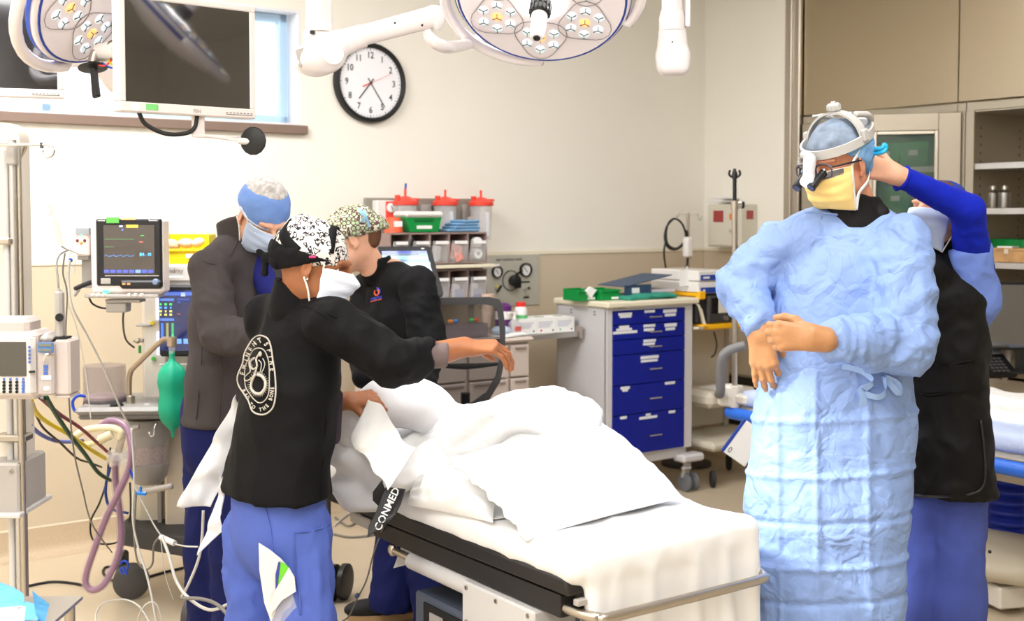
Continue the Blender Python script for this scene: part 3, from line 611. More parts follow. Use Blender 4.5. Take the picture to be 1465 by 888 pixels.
kn = MB().lathe((.185, -.03, -.238), [(.012, -.010), (.040, -.004), (.043, 0), (.040, .004), (.018, .010), (.017, .022), (.014, .024), (.012, .055), (.006, .058)], (.72, .5, .02), 14); obj('handle_knob', kn, BLACK, tmon)
obj('cable', MB().tube([(-.145, .03, -.165), (-.125, .03, -.20), (-.07, .02, -.225), (-.01, .02, -.222), (.02, .02, -.205), (.03, .02, -.165)], .0065, 10, smooth=5), CABLE_K, tmon, smooth=180)
obj('support_arm', MB().box((-.02, .14, .08), (.10, .14, .10), None, .02).tube([(-.02, .15, .1), (-.02, .16, 1.3)], .03, 14), PINKW, tmon)
t2, R = monitor('ceiling monitor cut off by the left edge, behind the edge-on lamp', P(-34, 38, 4.05), (.95, .31, 0), .54, .46, mat('black_screen', srgb(14, 14, 22), .08, spec=.8, coat=1))
obj('power_light', MB().ball((.235, -.001, -.216), .003, 8), LED_G, t2); obj('support_arm', MB().box((0, .14, .05), (.1, .12, .1), None, .02).tube([(0, .16, .1), (0, .16, 1.2)], .03, 14), PINKW, t2)
tl = dup(main_lamp, (1.10, 2.55, 2.52), label='third surgical lamp just above the picture, seen only as a reflection in the tilted monitor'); tl.rotation_euler = (math.radians(150), math.radians(38), .6)
# ceiling light panels (out of the picture, they light the room)
LUM = mat('troffer_panel', (1, 1, 1), .5, emit=(1, .98, .96, 2.5))
for i, (x, y) in enumerate(((-1.75, 4.0), (-1.6, 1.4), (1.1, 2.2), (.9, 5.2), (-.3, -.8))):
    t = thing('ceiling_light', ('flat square ceiling light panel over the anaesthesia machine', 'flat square ceiling light panel over the drip column', 'flat square ceiling light panel over the gowned surgeon', 'flat square ceiling light panel over the drawer cart', 'unseen ceiling light panel behind the viewer, added as frontal fill')[i], 'ceiling light', (x, y, ROOM_H - .02), 0, 'ceiling light panels'); obj('diffuser', MB().b2(-.58, .58, -.58, .58, .0, .012), LUM, t); obj('frame', MB().b2(-.62, -.58, -.62, .62, -.005, .02).b2(.58, .62, -.62, .62, -.005, .02).b2(-.58, .58, -.62, -.58, -.005, .02).b2(-.58, .58, .58, .62, -.005, .02), WHITE, t)

# ---------------------------------------------------------------- things on the walls
ck = PV(527.5, 119, -.0); CW = thing('wall_clock', 'round white wall clock with black rim on the rear wall', 'clock', ck, ANG)
obj('face', MB().lathe((0, -.02, 0), [(.196, 0), (.196, .015)], (0, 1, 0), 48), mat('clock_face', srgb(244, 244, 248), .5), CW)
obj('rim', MB().lathe((0, -.002, 0), [(.190, -.022), (.194, -.034), (.204, -.040), (.214, -.036), (.220, -.022), (.220, 0), (.19, 0)], (0, 1, 0), 56, cap=False), BLACK, CW)
nums = MB(); ticks = MB()
for k in range(12):
    a = math.radians(90 - 30 * (k + 1)); t_ = text_mb(str(k + 1), .050, bold=.0006, squash=.85); nums = place(t_, (math.cos(a) * .146, -.0215, math.sin(a) * .150), (1, 0, 0), (0, 0, 1)); obj('numeral', nums, BLACKM, CW, smooth=0)
for k in range(60): a = k * math.pi / 30; ticks.box((math.cos(a) * .183, -.0212, math.sin(a) * .183), (.009 if k % 5 else .011, .001, .0016 if k % 5 else .004), roty(-a))
o = obj('minute_marks', ticks, BLACKM, CW, smooth=0); o['kind'] = 'stuff'
def hand(name, deg, L, w_, m, y=-.0235, back=.03): a = math.radians(90 - deg); d = A(math.cos(a), 0, math.sin(a)); obj(name, MB().box(d * (L - back) / 2 + A(0, y, 0), (L + back, .0016, w_), roty(-a)), m, CW, smooth=0)
hand('hour_hand', 219, .115, .006, BLACKM); hand('minute_hand', 146, .155, .0045, BLACKM, -.0245); hand('second_hand', 66, .135, .0014, RED, -.026); hand('second_hand_tail', 246, .055, .006, RED, -.026, 0)
obj('hub', MB().lathe((0, -.020, 0), [(.006, -.009), (.006, 0)], (0, 1, 0), 12), BLACK, CW)
# medical gas control panel on the rear wall
g0 = PV(729, 401, 0); GP = thing('gas_control_panel', 'pale metal gas control panel with two dials on the rear wall', 'control panel', g0, ANG)
PANEL = mat('panel_metal', srgb(196, 194, 182), .45, .2); obj('plate', MB().b2(-.225, .215, -.012, 0, -.155, .155, .003), PANEL, GP)
def dial(x, z, r):
    d = obj('dial', MB().lathe((x, -.012, z), [(r, 0), (r, -.02), (r * .86, -.022), (r * .84, -.014)], (0, 1, 0), 28, cap=False), BLACK, GP); obj('dial_face', MB().lathe((x, -.020, z), [(r * .85, 0), (r * .85, .004)], (0, 1, 0), 24), PAPER, d); obj('needle', MB().box((x, -.0225, z), (r * .9, .001, .003), roty(.9)), BLACK, d)
dial(-.105, .055, .036); dial(.105, .062, .042)
obj('regulator_ring', MB().lathe((0, -.012, 0), [(.062, 0), (.062, -.004), (.057, -.004)], (0, 1, 0), 32, cap=False), BLACK, GP); obj('regulator_knob', MB().lathe((.012, -.012, .0), [(.030, 0), (.036, -.02), (.036, -.045), (.024, -.052)], (0, 1, 0), 10).b2(-.004, .05, -.06, -.045, -.045, .01, .01), BLACK, GP)
obj('link', MB().box((.055, -.02, .045), (.06, .006, .012), roty(-.5)), BLACK, GP); obj('lever', MB().box((-.095, -.03, -.045), (.05, .014, .012), roty(-.9), .003), BLACK, GP); obj('lever_tip', MB().box((-.115, -.032, -.03), (.012, .012, .012), roty(-.9), .003), YELLOW, GP)
obj('valve_fitting', MB().cyl((.11, -.012, -.05), (.11, -.045, -.05), .012, None, 12).cyl((.11, -.03, -.05), (.11, -.03, -.085), .006, None, 8), CHROME, GP); obj('valve_label', MB().box((.11, -.0135, -.012), (.06, .002, .009)).box((.115, -.0135, -.105), (.04, .002, .01)), BLACKM, GP, smooth=0)
obj('panel_lettering', place(text_mb('GAS CONTROL PANEL', .019, bold=.0003), (-.01, -.0135, .125), (1, 0, 0), (0, 0, 1)), DGREY, GP, smooth=0)
for x in (-.20, .195):
    for z in (-.13, .13): obj('screw', MB().lathe((x, -.012, z), [(.004, 0), (.004, -.002)], (0, 1, 0), 8), GREYP, GP)
# sharps cabinet on the right-hand wall
s0 = PU(1059, 322, 0); SH = thing('sharps_cabinet', 'beige locking sharps cabinet with a red window on the right-hand wall', 'cabinet', s0, ANG)
BEI = mat('beige_steel', srgb(214, 208, 192), .5)
obj('body', MB().b2(-.15, 0, -.15, .15, -.14, .135, .006), BEI, SH); obj('front_door', MB().b2(-.155, -.148, -.13, .13, -.13, .12, .004), BEI, SH)
obj('red_window', MB().b2(-.158, -.153, .0, .09, .02, .095, .002), mat('dark_red', srgb(160, 50, 48), .3, coat=.5), SH); obj('side_window', MB().b2(-.10, -.04, -.153, -.149, .04, .095), mat('dark_red', (0, 0, 0)), SH)
obj('lock', MB().cyl((-.155, -.07, -.035), (-.168, -.07, -.035), .010, None, 12), CHROME, SH); obj('warning_label', MB().b2(-.157, -.153, -.085, -.055, .035, .075), mat('label_orange', srgb(226, 130, 60), .6), SH); obj('glove_shelf', MB().b2(-.15, -.01, .0, .15, .15, .158).b2(-.15, -.01, 0, .15, .172, .178), LABELW, SH)
# suction canister rail with four red-lidded canisters on the rear wall
c0 = PV(600, 310, 0); RC = thing('canister_rail', 'long grey wall rail holding three red-lidded suction canisters', 'rail', c0, ANG)
obj('rail_plate', MB().b2(-.36, .40, -.025, 0, -.075, .105, .004), mat('rail_grey', srgb(152, 148, 138), .5, .3), RC)
for x in (-.28, -.13, .02, .17, .30): obj('bracket', MB().b2(x - .035, x + .035, -.045, -.025, -.06, .07, .003), GREYP, RC)
for x in (-.13, .17): obj('bracket_label', MB().b2(x - .022, x + .022, -.049, -.045, -.02, .02), LABELW, RC)
def canister(px, tip, label, dy=0):
    c = PV(px, 318, -.11); t = thing('suction_canister', label, 'canister', c, ANG, 'red-lidded suction canisters')
    obj('jar', MB().lathe((0, 0, 0), [(.052, -.10), (.056, -.098), (.066, .10), (.068, .10), (.0645, .098), (.054, -.094), (.002, -.094)], seg=28, cap=False), CLEAR, t); obj('graduation_strip', MB().b2(-.012, .012, -.066, -.063, -.08, .06), LABELW, t)
    lid = obj('lid', MB().lathe((0, 0, 0), [(.070, .095), (.073, .098), (.073, .115), (.066, .120), (.03, .140), (.012, .146)], seg=28), RED, t); obj('port', MB().cyl((0, 0, .14), (0, 0, .185), .007, None, 10).cyl((-.05, 0, .12), (-.05, 0, .15), .014, .016, 12).tube([(.02, 0, .13), (.085, -.01, .128)], .007, 8), RED, lid)
    if tip: obj('blue_tip', MB().tube([(0, 0, .175), (.004, 0, .215)], .006, 8), BLUEP, t)
    return t
canister(580, True, 'left suction canister on the wall rail, blue tip rising from its red lid'); canister(637, False, 'middle of the three red-lidded suction canisters, between the blue-tipped one and the end one'); canister(688, False, 'red-lidded suction canister at the right end of the wall rail')
q = PV(553, 306, -.06); VG = thing('vacuum_regulator', 'white and red vacuum regulator with a round gauge, left end of the canister rail', 'regulator', q, ANG)
obj('body', MB().b2(-.07, .045, -.02, .05, -.09, .075, .006), WHITE, VG); obj('red_front', MB().b2(-.018, .045, -.026, -.019, -.06, .07, .004), RED, VG); obj('gauge', MB().lathe((.012, -.026, .035), [(.026, 0), (.026, -.008), (.022, -.01)], (0, 1, 0), 24), PAPER, VG); obj('needle', MB().box((.014, -.038, .033), (.026, .001, .003), roty(1.0)), BLACK, VG); obj('regulator_knob', MB().cyl((.02, -.02, -.05), (.02, -.06, -.05), .026, .024, 16), PAPER, VG)

# ---------------------------------------------------------------- left: infusion column, patient monitor, anaesthesia machine
BEIGE = mat('machine_beige', srgb(226, 218, 204), .45); PALE = mat('pale_grey', srgb(206, 204, 202), .45); MIDG = mat('machine_grey', srgb(150, 146, 142), .42)
PINKG = mat('pump_body', srgb(200, 188, 182), .45)
YI = 3.35
def screen_mat(name, base, e):
    return mat(name, base, .15, coat=.6, spec=.6, emit=(*base, e))
# equipment column at the left edge: rounded white spine, steel poles, hook rail, clamps
f = P(20, 300, YI); COL = thing('infusion_column', 'tall white equipment column with steel poles cut off by the left edge', 'column', (f[0], f[1], 0))
pr = []; x0, x1 = P(-22, 300, YI + .1)[0], P(30, 300, YI + .1)[0]; zt = P(10, 175, YI + .1)[2]; zb = P(10, 705, YI + .1)[2]; rr = .05
for q in np.linspace(0, math.pi / 2, 7): pr.append((x1 - rr + rr * math.sin(q), zt - rr + rr * math.cos(q)))
pr = [(x0 + rr - rr * math.cos(q), zt - rr + rr * math.sin(q)) for q in np.linspace(0, math.pi / 2, 7)] + pr + [(x1, zb), (x0, zb)]
obj('spine', MB().prism(pr[::-1], (0, YI + .1, 0), (1, 0, 0), (0, 0, 1), (0, .07, 0)), BEIGE, COL, world=True)
for px, r, m, zt_ in ((17.5, .011, ALU, 200), (27, .006, STEEL, 212), (7, .009, PALE, 215)): obj('pole', MB().cyl(P(px, zt_, YI + .06), A(P(px, zt_, YI + .06)[0], YI + .06, .06), r), m, COL, world=True)
fl_ = P(30.5, 600, YI + .02); obj('floor_pole', MB().cyl(A(fl_[0], fl_[1], .0), A(fl_[0], fl_[1], P(0, 560, YI)[2]), .0085), STEEL, COL, world=True)
obj('pole_clamp', MB().b2(*(P(10, 200, YI + .04)[0], P(23, 200, YI + .04)[0]), YI + .03, YI + .08, P(0, 235, YI)[2], P(0, 203, YI)[2], .004), GREYP, COL, world=True)
hk = [P(-10, 208, YI), P(30, 207, YI), P(58, 207, YI)]; z = P(68, 216, YI); obj('hook_rail', MB().tube(hk, .0045, 8), CHROME, COL, world=True)
ring = [P(58, 207, YI), P(66, 207, YI), P(73, 209, YI), P(77, 215, YI), P(74, 222, YI), P(67, 224.5, YI), P(62, 221, YI), P(60, 214, YI)]; obj('hook', MB().tube(ring, .0045, 8, smooth=5), CHROME, COL, world=True, smooth=180)
obj('hook_collar', MB().cyl(P(59.5, 204, YI), P(60, 212, YI), .005), DGREY, COL, world=True); obj('clip', MB().tube([P(38, 210, YI), P(31, 224, YI), P(34, 210, YI)], .004, 6), STEEL, COL, world=True)
for y in (345, 478, 628): mb = MB(); pbox(mb, -10, y - 5, 36 if y > 400 else 14, y + 5, YI + .03, .06, r=.004); obj('cross_bracket', mb, STEEL, COL, world=True)
obj('clamp_knob', MB().lathe(P(33, 467, YI - .02), [(.012, -.012), (.024, -.008), (.026, 0), (.022, .012), (.010, .018)], (.3, -1, 0), 12), BLACKM, COL, world=True)
mb = MB(); pbox(mb, -22, 663, 27, 736, YI, .2, r=.006); obj('lower_box', mb, GREYP, COL, world=True); mb = MB(); pbox(mb, -22, 735, 28, 742, YI - .02, .24, r=.003); obj('shelf', mb, PALE, COL, world=True)
obj('box_screw', MB().cyl(P(16, 674, YI), P(16, 674, YI - .006), .006, None, 10), CHROME, COL, world=True)
# infusion pump with its screen, keypad and channel module
c = P(20, 520, 3.2); PUMP = thing('infusion_pump', 'grey infusion pump with dark screen and round keys, clamped to the column', 'pump', c); YP = 3.2
mb = MB(); pbox(mb, -40, 478, 49, 568, YP, .12, r=.012); obj('pump_body', mb, mat('pump_face', srgb(222, 216, 212), .4), PUMP, world=True)
mb = MB(); pbox(mb, -44, 474, 53, 572, YP + .008, .12, r=.012); pbox(mb, -30, 455, 40, 480, YP + .02, .1, r=.012); obj('rear_shell', mb, PINKG, PUMP, world=True)
mb = MB(); pbox(mb, -30, 489, 37, 538, YP - .003, .01); obj('screen', mb, mat('pump_screen', srgb(78, 74, 66), .2, coat=.5), PUMP, world=True)
KB = mat('key_blue', srgb(70, 110, 190), .5); 
for i in range(4):
    for j in range(5):
        x = 5.5 + i * 9.2; y = 542 + j * 4.6; obj('key', MB().cyl(P(x, y, YP), P(x, y, YP - .004), .0042 if j else .0032, None, 10), KB if (i == 3 or j == 0) else BLACKM, PUMP, world=True)
for j in range(5): y = 496.5 + j * 5.3; obj('soft_key', MB().cyl(P(42, y, YP), P(42, y, YP - .004), .0035, None, 10), KB, PUMP, world=True)
mb = MB(); pbox(mb, 41, 530.5, 48, 533, YP - .003, .01); obj('port', mb, BLACKM, PUMP, world=True)
mb = MB(); pbox(mb, 53, 490, 76, 566, YP - .01, .10, r=.006); md = obj('channel_module', mb, mat('module_grey', srgb(186, 176, 172), .45), PUMP, world=True)
mb = MB(); pbox(mb, 55, 477, 73, 492, YP - .005, .08, r=.012); obj('module_top', mb, GREYP, md, world=True)
mb = MB(); pbox(mb, 53.5, 490, 75, 504, YP - .014, .01); obj('module_bezel', mb, mat('bezel_blue', srgb(88, 132, 196), .4), md, world=True)
mb = MB(); pbox(mb, 55, 491.5, 73.5, 495.5, YP - .017, .004); pbox(mb, 55, 499, 73.5, 502.5, YP - .017, .004); obj('module_display', mb, mat('lcd', srgb(122, 126, 112), .3), md, world=True)
for y in (524, 529, 534): mb = MB(); pbox(mb, 62, y - 1.8, 68, y + 1.8, YP - .013, .006); obj('module_key', mb, KB, md, world=True)
mb = MB(); pbox(mb, 59, 537, 73, 543, YP - .013, .006); pbox(mb, 62, 553, 70, 559, YP - .013, .006, r=.002); obj('module_label', mb, PAPER, md, world=True)
obj('latch', MB().tube([P(62, 516, YP - .02), P(66, 508, YP - .03), P(76, 509, YP - .02)], .004, 8, smooth=3), CHROME, PUMP, world=True)
mb = MB(); pbox(mb, 77, 486, 100, 566, YP + .01, .08, r=.006); pbox(mb, 76, 566, 100, 569, YP + .01, .08, r=.001); syr = obj('syringe_module', mb, PINKG, PUMP, world=True)
mb = MB(); pbox(mb, 77, 416, 88, 484, YP + .02, .03, r=.006); obj('drive_head', mb, GREYP, syr, world=True); obj('drive_knob', MB().cyl(P(85, 454, YP + .03), P(85, 454, YP + .0), .011, None, 14), BLACK, syr, world=True); mb = MB(); pbox(mb, 77, 482.5, 93, 485, YP + .015, .05); obj('drive_collar', mb, BLACKM, syr, world=True)
obj('feed_hook', MB().cyl(P(84, 416, YP + .03), P(84, 413, YP + .03), .006, None, 10), GREYP, syr, world=True)
# saline bag on the hook
S = Solid(.004, .01); S.ell(P(69, 268, YI), (.024, .010, .050), roty(.12), k=.02); S.ell(P(70.5, 281, YI), (.019, .010, .026), roty(.12), k=.02); S.cap(P(68, 246, YI), P(68.5, 238, YI), .007, .004, flat=(A(0, 1, 0), .5)); S.cap(P(68.5, 238, YI), P(68, 227, YI), .004, .0035)
BAG = tag(obj('saline_bag', S.mesh(disp=lambda V, N: .0015 * noise(V * 60)), mat('bag_film', srgb(232, 236, 244), .1, alpha=.5, spec=.9), smooth=180, origin=P(68, 226, YI)), 'clear drip bag hanging from the chrome hook at the left', 'drip bag')
d = obj('drip_chamber', MB().tube([P(78, 318, YI), P(87, 350, YI)], [.0085, .0078], 12).tube([P(77, 312, YI), P(78, 318, YI)], .0035, 8), mat('chamber', srgb(226, 222, 210), .15, alpha=.6), smooth=60, origin=P(78, 318, YI)); tag(d, 'slim clear drip chamber below the hanging bag', 'drip chamber')
cable('drip_tube', 'short clear tube joining the drip bag to its chamber', 'tube', [(70, 294, YI), (73, 302, YI), (77, 312, YI)], .0022, CABLE_W)
cable('drip_tube', 'short side port tube curling under the drip bag', 'tube', [(71, 294, YI), (74, 300, YI), (70, 309, YI)], .0026, mat('port_cream', srgb(224, 214, 190), .5))
# patient monitor
YM = 4.7; c = P(181, 365, YM); PM = thing('patient_monitor', 'grey patient monitor with dim black screen and orange alarm light', 'monitor', c); rz = .0
SHELL = mat('monitor_shell', srgb(226, 216, 212), .4)
mb = MB(); pbox(mb, 129, 312, 233, 421, YM, .10, rz, .012); obj('shell', mb, SHELL, PM, world=True)
mb = MB(); pbox(mb, 134, 306, 216, 316, YM + .03, .05, rz, .01); obj('top_hump', mb, SHELL, PM, world=True)
obj('carry_handle', MB().tube([P(138, 312, YM + .05), P(142, 303, YM + .05), P(150, 299.5, YM + .05), P(180, 299.5, YM + .06), P(188, 303, YM + .06), P(192, 312, YM + .06)], .010, 10, smooth=3), SHELL, PM, world=True, smooth=180)
mb = MB(); pbox(mb, 137, 312.5, 231, 409, YM - .006, .02, rz, .006); obj('black_bezel', mb, BLACK, PM, world=True)
mb = MB(); pbox(mb, 148.5, 322, 221, 392, YM - .008, .01, rz); scr = obj('screen', mb, screen_mat('pm_screen', srgb(66, 58, 52), .35), PM, world=True)
def smark(name, x, y, w_, h_, c, e=1.2, par=scr, Y=YM - .0095, rz_=rz): mb = MB(); pbox(mb, x - w_ / 2, y - h_ / 2, x + w_ / 2, y + h_ / 2, Y, .001, rz_); return obj(name, mb, screen_mat('glow_%d_%d_%d' % c, srgb(*c), e), par, world=True, smooth=0)
smark('alarm_bar', 189, 323.5, 17, 4, (200, 184, 60)); smark('status_icon', 173, 323.5, 5, 2.2, (170, 180, 220)); smark('status_icon', 175, 328.5, 2.4, 2.4, (80, 110, 220))
tr = MB()
def trace(pts, c, nm='trace'): obj(nm, MB().tube([P(x, y, YM - .0105 + (x - 181) * .0 + (x - 184) * math.sin(rz) / 366) for x, y in pts], .0007, 4), screen_mat('glow_%d_%d_%d' % c, srgb(*c), 1.2), scr, world=True)
trace([(150, 342), (192, 342)], (50, 110, 50)); trace([(150, 353), (163, 353)], (50, 110, 50)); trace([(150 + i * 2, 366 - (i % 5 == 1) * 1.8 + (i % 5 == 3) * .8) for i in range(22)], (70, 130, 200)); trace([(206 + i * 2, 366 - (i % 3) * 1.2) for i in range(6)], (70, 130, 200))
for s_, x, y, sz, cc in (('84', 203, 364, .018, (80, 180, 230)), ('75', 214, 364, .014, (80, 180, 230)), ('---', 203.5, 336.5, .014, (70, 190, 80)), ('90/60', 202, 346, .007, (170, 90, 80))):
    o_ = P(x, y, YM - .0105 + (x - 181) * math.sin(rz) / 366); obj('reading', place(text_mb(s_, sz, .0002, bold=.0004), o_, (math.cos(rz), math.sin(rz), 0), (0, 0, 1)), screen_mat('glow_%d_%d_%d' % cc, srgb(*cc), 1.2), scr, world=True, smooth=0)
for k in range(8): smark('menu_tile', 152.5 + k * 9, 388, 7.4, 4.5, (70, 84, 170) if k != 5 else (110, 150, 220), .8)
mb = MB(); pbox(mb, 150, 393.5, 227, 395, YM - .010, .006, rz); obj('trim_strip', mb, GREYP, PM, world=True)
mb = MB(); pbox(mb, 170, 400, 232, 413, YM - .014, .02, rz, .010); obj('key_bar', mb, BLACK, PM, world=True)
for i, x in enumerate((177, 184, 193, 200, 207, 214)): smark('key', x, 406, 4.6, 2.6, (230, 160, 100) if i < 2 else (150, 150, 155), .25, PM, YM - .0155 + (x - 181) * .0003)
obj('jog_dial', MB().lathe(P(223.5, 403, YM - .01), [(.0125, -.0), (.0125, .010), (.009, .013), (.001, .0135)], (-math.sin(.12), -1, 0), 18), mat('dial_blue', srgb(120, 136, 168), .3), PM, world=True)
mb = MB(); pbox(mb, 144, 398, 158, 406, YM - .009, .01, rz, .002); obj('name_plate', mb, GREYP, PM, world=True)
mb = MB(); pbox(mb, 152, 310.5, 170, 319, YM - .011, .006, rz); obj('green_sticker', mb, mat('sticker_green2', srgb(96, 180, 80), .6), PM, world=True); mb = MB(); pbox(mb, 174, 311, 193, 314, YM - .008, .01, rz); obj('alarm_light', mb, LED_O, PM, world=True)
mb = MB(); pbox(mb, 147, 415, 156, 418.5, YM - .002, .004, rz); obj('power_light', mb, LED_G, PM, world=True)
for s_, x in (('mindray', 145), ('Beneview', 219)): obj('lettering', place(text_mb(s_, .009, .0002, bold=.0002), P(x, 315.2, YM - .0075 + (x - 181) * math.sin(rz) / 366), (math.cos(rz), math.sin(rz), 0), (0, 0, 1)), LABELW, PM, world=True, smooth=0)
mb = MB(); pbox(mb, 120, 421, 226, 426, YM - .01, .09, rz, .003); pbox(mb, 150, 428, 200, 433, YM + .02, .08, rz, .003); pbox(mb, 151, 433, 180, 447, YM + .03, .07, rz, .004); obj('mount', mb, GREYP, PM, world=True)
for x in (132, 139, 148, 184, 193, 202): mb = MB(); pbox(mb, x - 2.5, 419.5, x + 2.5, 424.5, YM - .014, .02, rz, .003); obj('socket', mb, OFFW, PM, world=True)
# sensor module on the monitor's left flank
c = P(118, 345, YM + .05); SM = thing('sensor_module', 'small white plug-in module with red and orange sockets, left flank of the patient monitor', 'module', c)
mb = MB(); pbox(mb, 108, 326, 127, 366, YM + .04, .08, 0, .006); obj('body', mb, SHELL, SM, world=True); mb = MB(); pbox(mb, 108, 326, 127, 335, YM + .035, .05); obj('top_panel', mb, mat('module_top', srgb(150, 156, 160), .5), SM, world=True)
for x, y, m in ((110.5, 344, mat('socket_red', srgb(120, 40, 36), .5)), (121, 344, mat('socket_red', (0, 0, 0))), (116, 347, mat('socket_orange', srgb(216, 150, 70), .5)), (116, 336, LED_G)): obj('socket', MB().ball(P(x, y, YM + .038), .0065 if m is not LED_G else .003, 10), m, SM, world=True)
mb = MB(); pbox(mb, 110, 364, 127, 372, YM + .05, .06, 0, .003); pbox(mb, 117, 372, 130, 412, YM + .07, .04); obj('lower_bracket', mb, MIDG, SM, world=True)
cr = cable('cable_bundle', 'short black cable bundle leaving the left side of the patient monitor', 'cable', [(133, 403, YM + .04), (124, 406, YM), (114, 410, YM - .03), (108, 413, YM - .05)], .010, CABLE_K); 
tag(obj('plug', MB().tube([P(112, 413, YM - .04), P(106, 423, YM - .04)], [.010, .007], 10), GREYP, origin=P(112, 413, YM - .04)), 'grey connector plug dangling under the black cable bundle', 'plug')
# anaesthesia machine
YA = 4.95; b = PZ(190, 845, 0); AM = thing('anaesthesia_machine', 'cream anaesthesia machine with blue screen, vapour column and grey absorber', 'machine', (-1.45, 5.05, 0)); 
def am(name, x0, y0, x1, y1, Y, d, m, rz=.10, r=.004, par=AM): mb = MB(); pbox(mb, x0, y0, x1, y1, Y, d, rz, r); return obj(name, mb, m, par, world=True)
am('tower', 205, 424, 300, 600, YA + .04, .30, BEIGE); am('flow_panel', 206, 424, 238, 600, YA, .05, mat('tower_white', srgb(232, 226, 216), .4), r=.006)
TL_ = mat('flow_tube_light', srgb(190, 200, 255), .3, emit=(.62, .68, 1, 1.3))
am('flow_tube', 223, 424, 230, 458, YA - .006, .02, TL_); am('flow_tube', 224, 474, 231, 508, YA - .006, .02, TL_)
for x, y, m in ((218, 462, YELLOW), (219.5, 513, mat('knob_green', srgb(60, 180, 60), .4))): obj('flow_knob', MB().cyl(P(x, y, YA - .0), P(x, y, YA - .03), .009, .008, 12), m, AM, world=True)
am('shelf_edge', 194, 464, 216, 467, YA - .02, .05, GREYP); obj('gauge_fitting', MB().cyl(P(191, 487, YA), P(205, 487, YA), .008, None, 10).ball(P(197, 487, YA - .01), .013, 10), STEEL, AM, world=True); obj('green_lever', MB().cyl(P(200, 494, YA - .02), P(200, 505, YA - .02), .006, None, 8), GREENB, AM, world=True)
am('display', 227, 408, 300, 510, YA - .06, .05, BLACK, 0, .008)
ds = am('screen', 228.5, 415, 296, 502, YA - .063, .01, screen_mat('blue_ui', srgb(22, 34, 84), .8), rz=0, r=0)
def am2(name, x, y, w_, h_, c, e=1.2): smark(name, x, y, w_, h_, c, e, ds, YA - .0645, 0)
am2('title_bar', 262, 420, 66, 5, (60, 90, 170)); am2('panel_header', 239, 428.5, 20, 3.5, (70, 110, 190)); am2('panel_header', 262, 428.5, 18, 3.5, (40, 60, 130)); am2('panel_header', 239, 457, 20, 3.5, (70, 110, 190)); am2('icon', 262, 421, 6, 5, (200, 210, 250))
for i in range(3):
    for j in range(4): am2('reading', 229.8 + i * 7.2, 435 + j * 5, 3.4 if (i + j) % 3 else 2, 2.6, ((60, 220, 90), (70, 150, 240), (210, 210, 90), (210, 210, 90))[j], 1.6)
for i, cc in enumerate(((60, 120, 220), (150, 150, 90), (60, 170, 110))): am2('bar_graph', 232 + i * 7.5, 473, 3.4, 22, cc, .7)
am2('bar_graph', 247, 483, 1.2, 10, (80, 255, 150), 1.8)
for j in range(3): am2('wave_frame', 262, 436 + j * 17, 17, 13, (22, 34, 84), .6); am2('wave_label', 256, 432 + j * 17, 5, 1.6, ((80, 140, 230), (200, 120, 80), (80, 140, 230))[j])
am2('soft_button', 256, 488, 7, 7, (90, 140, 230), 1.3); am2('soft_button', 266, 488, 7, 7, (90, 140, 230), 1.3)
am('hood', 232, 378, 296, 404, YA - .04, .30, mat('hood_white', srgb(214, 210, 206), .4), r=.01); obj('brand_lettering', place(text_mb('mindray', .026, .0003, bold=.0006), P(247, 387, YA - .046), (math.cos(.1), math.sin(.1), 0), (0, 0, 1)), MIDG, AM, world=True, smooth=0)
am('hood_light', 238, 394, 262, 397.5, YA - .045, .01, mat('hood_glow', (1, 1, 1), .4, emit=(.8, 1, .95, 2.5))); am('lower_hood', 229, 402, 298, 410, YA - .03, .28, PALE)
am('cable_clips', 228, 520, 270, 523, YA - .04, .02, PAPER)
am('work_table', 107, 583, 262, 594, YA - .28, .42, MIDG, .06, .014); am('table_apron', 112, 593, 256, 600, YA - .27, .40, mat('table_dark', srgb(122, 118, 114), .5), .06, .01)
# bellows canister
cc = P(150, 560, YA - .12); cz0, cz1 = P(150, 582, YA - .12)[2], P(150, 522, YA - .12)[2]
bc = obj('bellows_canister', MB().lathe((cc[0], cc[1], 0), [(.083, cz0 + .03), (.084, cz1 - .02), (.082, cz1), (.03, cz1 + .006), (.002, cz1 + .006)], seg=32, cap=False), SMOKE, AM, world=True)
obj('bellows_base', MB().lathe((cc[0], cc[1], 0), [(.084, cz0 - .003), (.086, cz0 + .012), (.082, cz0 + .035), (.002, cz0 + .037)], seg=32), DGREY, bc, world=True); obj('bellows', MB().lathe((cc[0], cc[1], 0), [(.076, cz0 + .036), (.077, cz0 + .046), (.07, cz0 + .052), (.002, cz0 + .053)], seg=32), mat('bellows_pink', srgb(206, 184, 182), .5), bc, world=True)
sc_ = MB()
for k in range(9): sc_.box((cc[0] - .045, cc[1] - .072, cz0 + .07 + k * .012), (.010, .001, .0015))
obj('scale_marks', sc_, DGREY, bc, world=True, smooth=0)
obj('relief_knob', MB().lathe(P(167, 583, YA - .24), [(.010, -.015), (.026, -.01), (.028, .006), (.018, .016), (.002, .018)], (.5, -1, 0), 14), BLACKM, AM, world=True)
obj('post', MB().lathe((P(187, 590, YA - .16)[0], YA - .16, 0), [(.021, P(187, 594, YA - .16)[2]), (.021, P(187, 592, YA - .16)[2]), (.018, P(187, 590, YA - .16)[2]), (.018, P(187, 566, YA - .16)[2]), (.015, P(187, 565, YA - .16)[2])], seg=20), STEEL, AM, world=True)
BR = mat('bag_arm_metal', srgb(176, 158, 138), .35, .8); obj('bag_arm', MB().tube([P(185, 568, YA - .16), P(185, 545, YA - .16), P(187, 532, YA - .17), P(193, 524, YA - .18), P(228, 490, YA - .24), P(237, 485, YA - .26), P(243, 485, YA - .27)], .0105, 12, smooth=4), BR, AM, world=True, smooth=180)
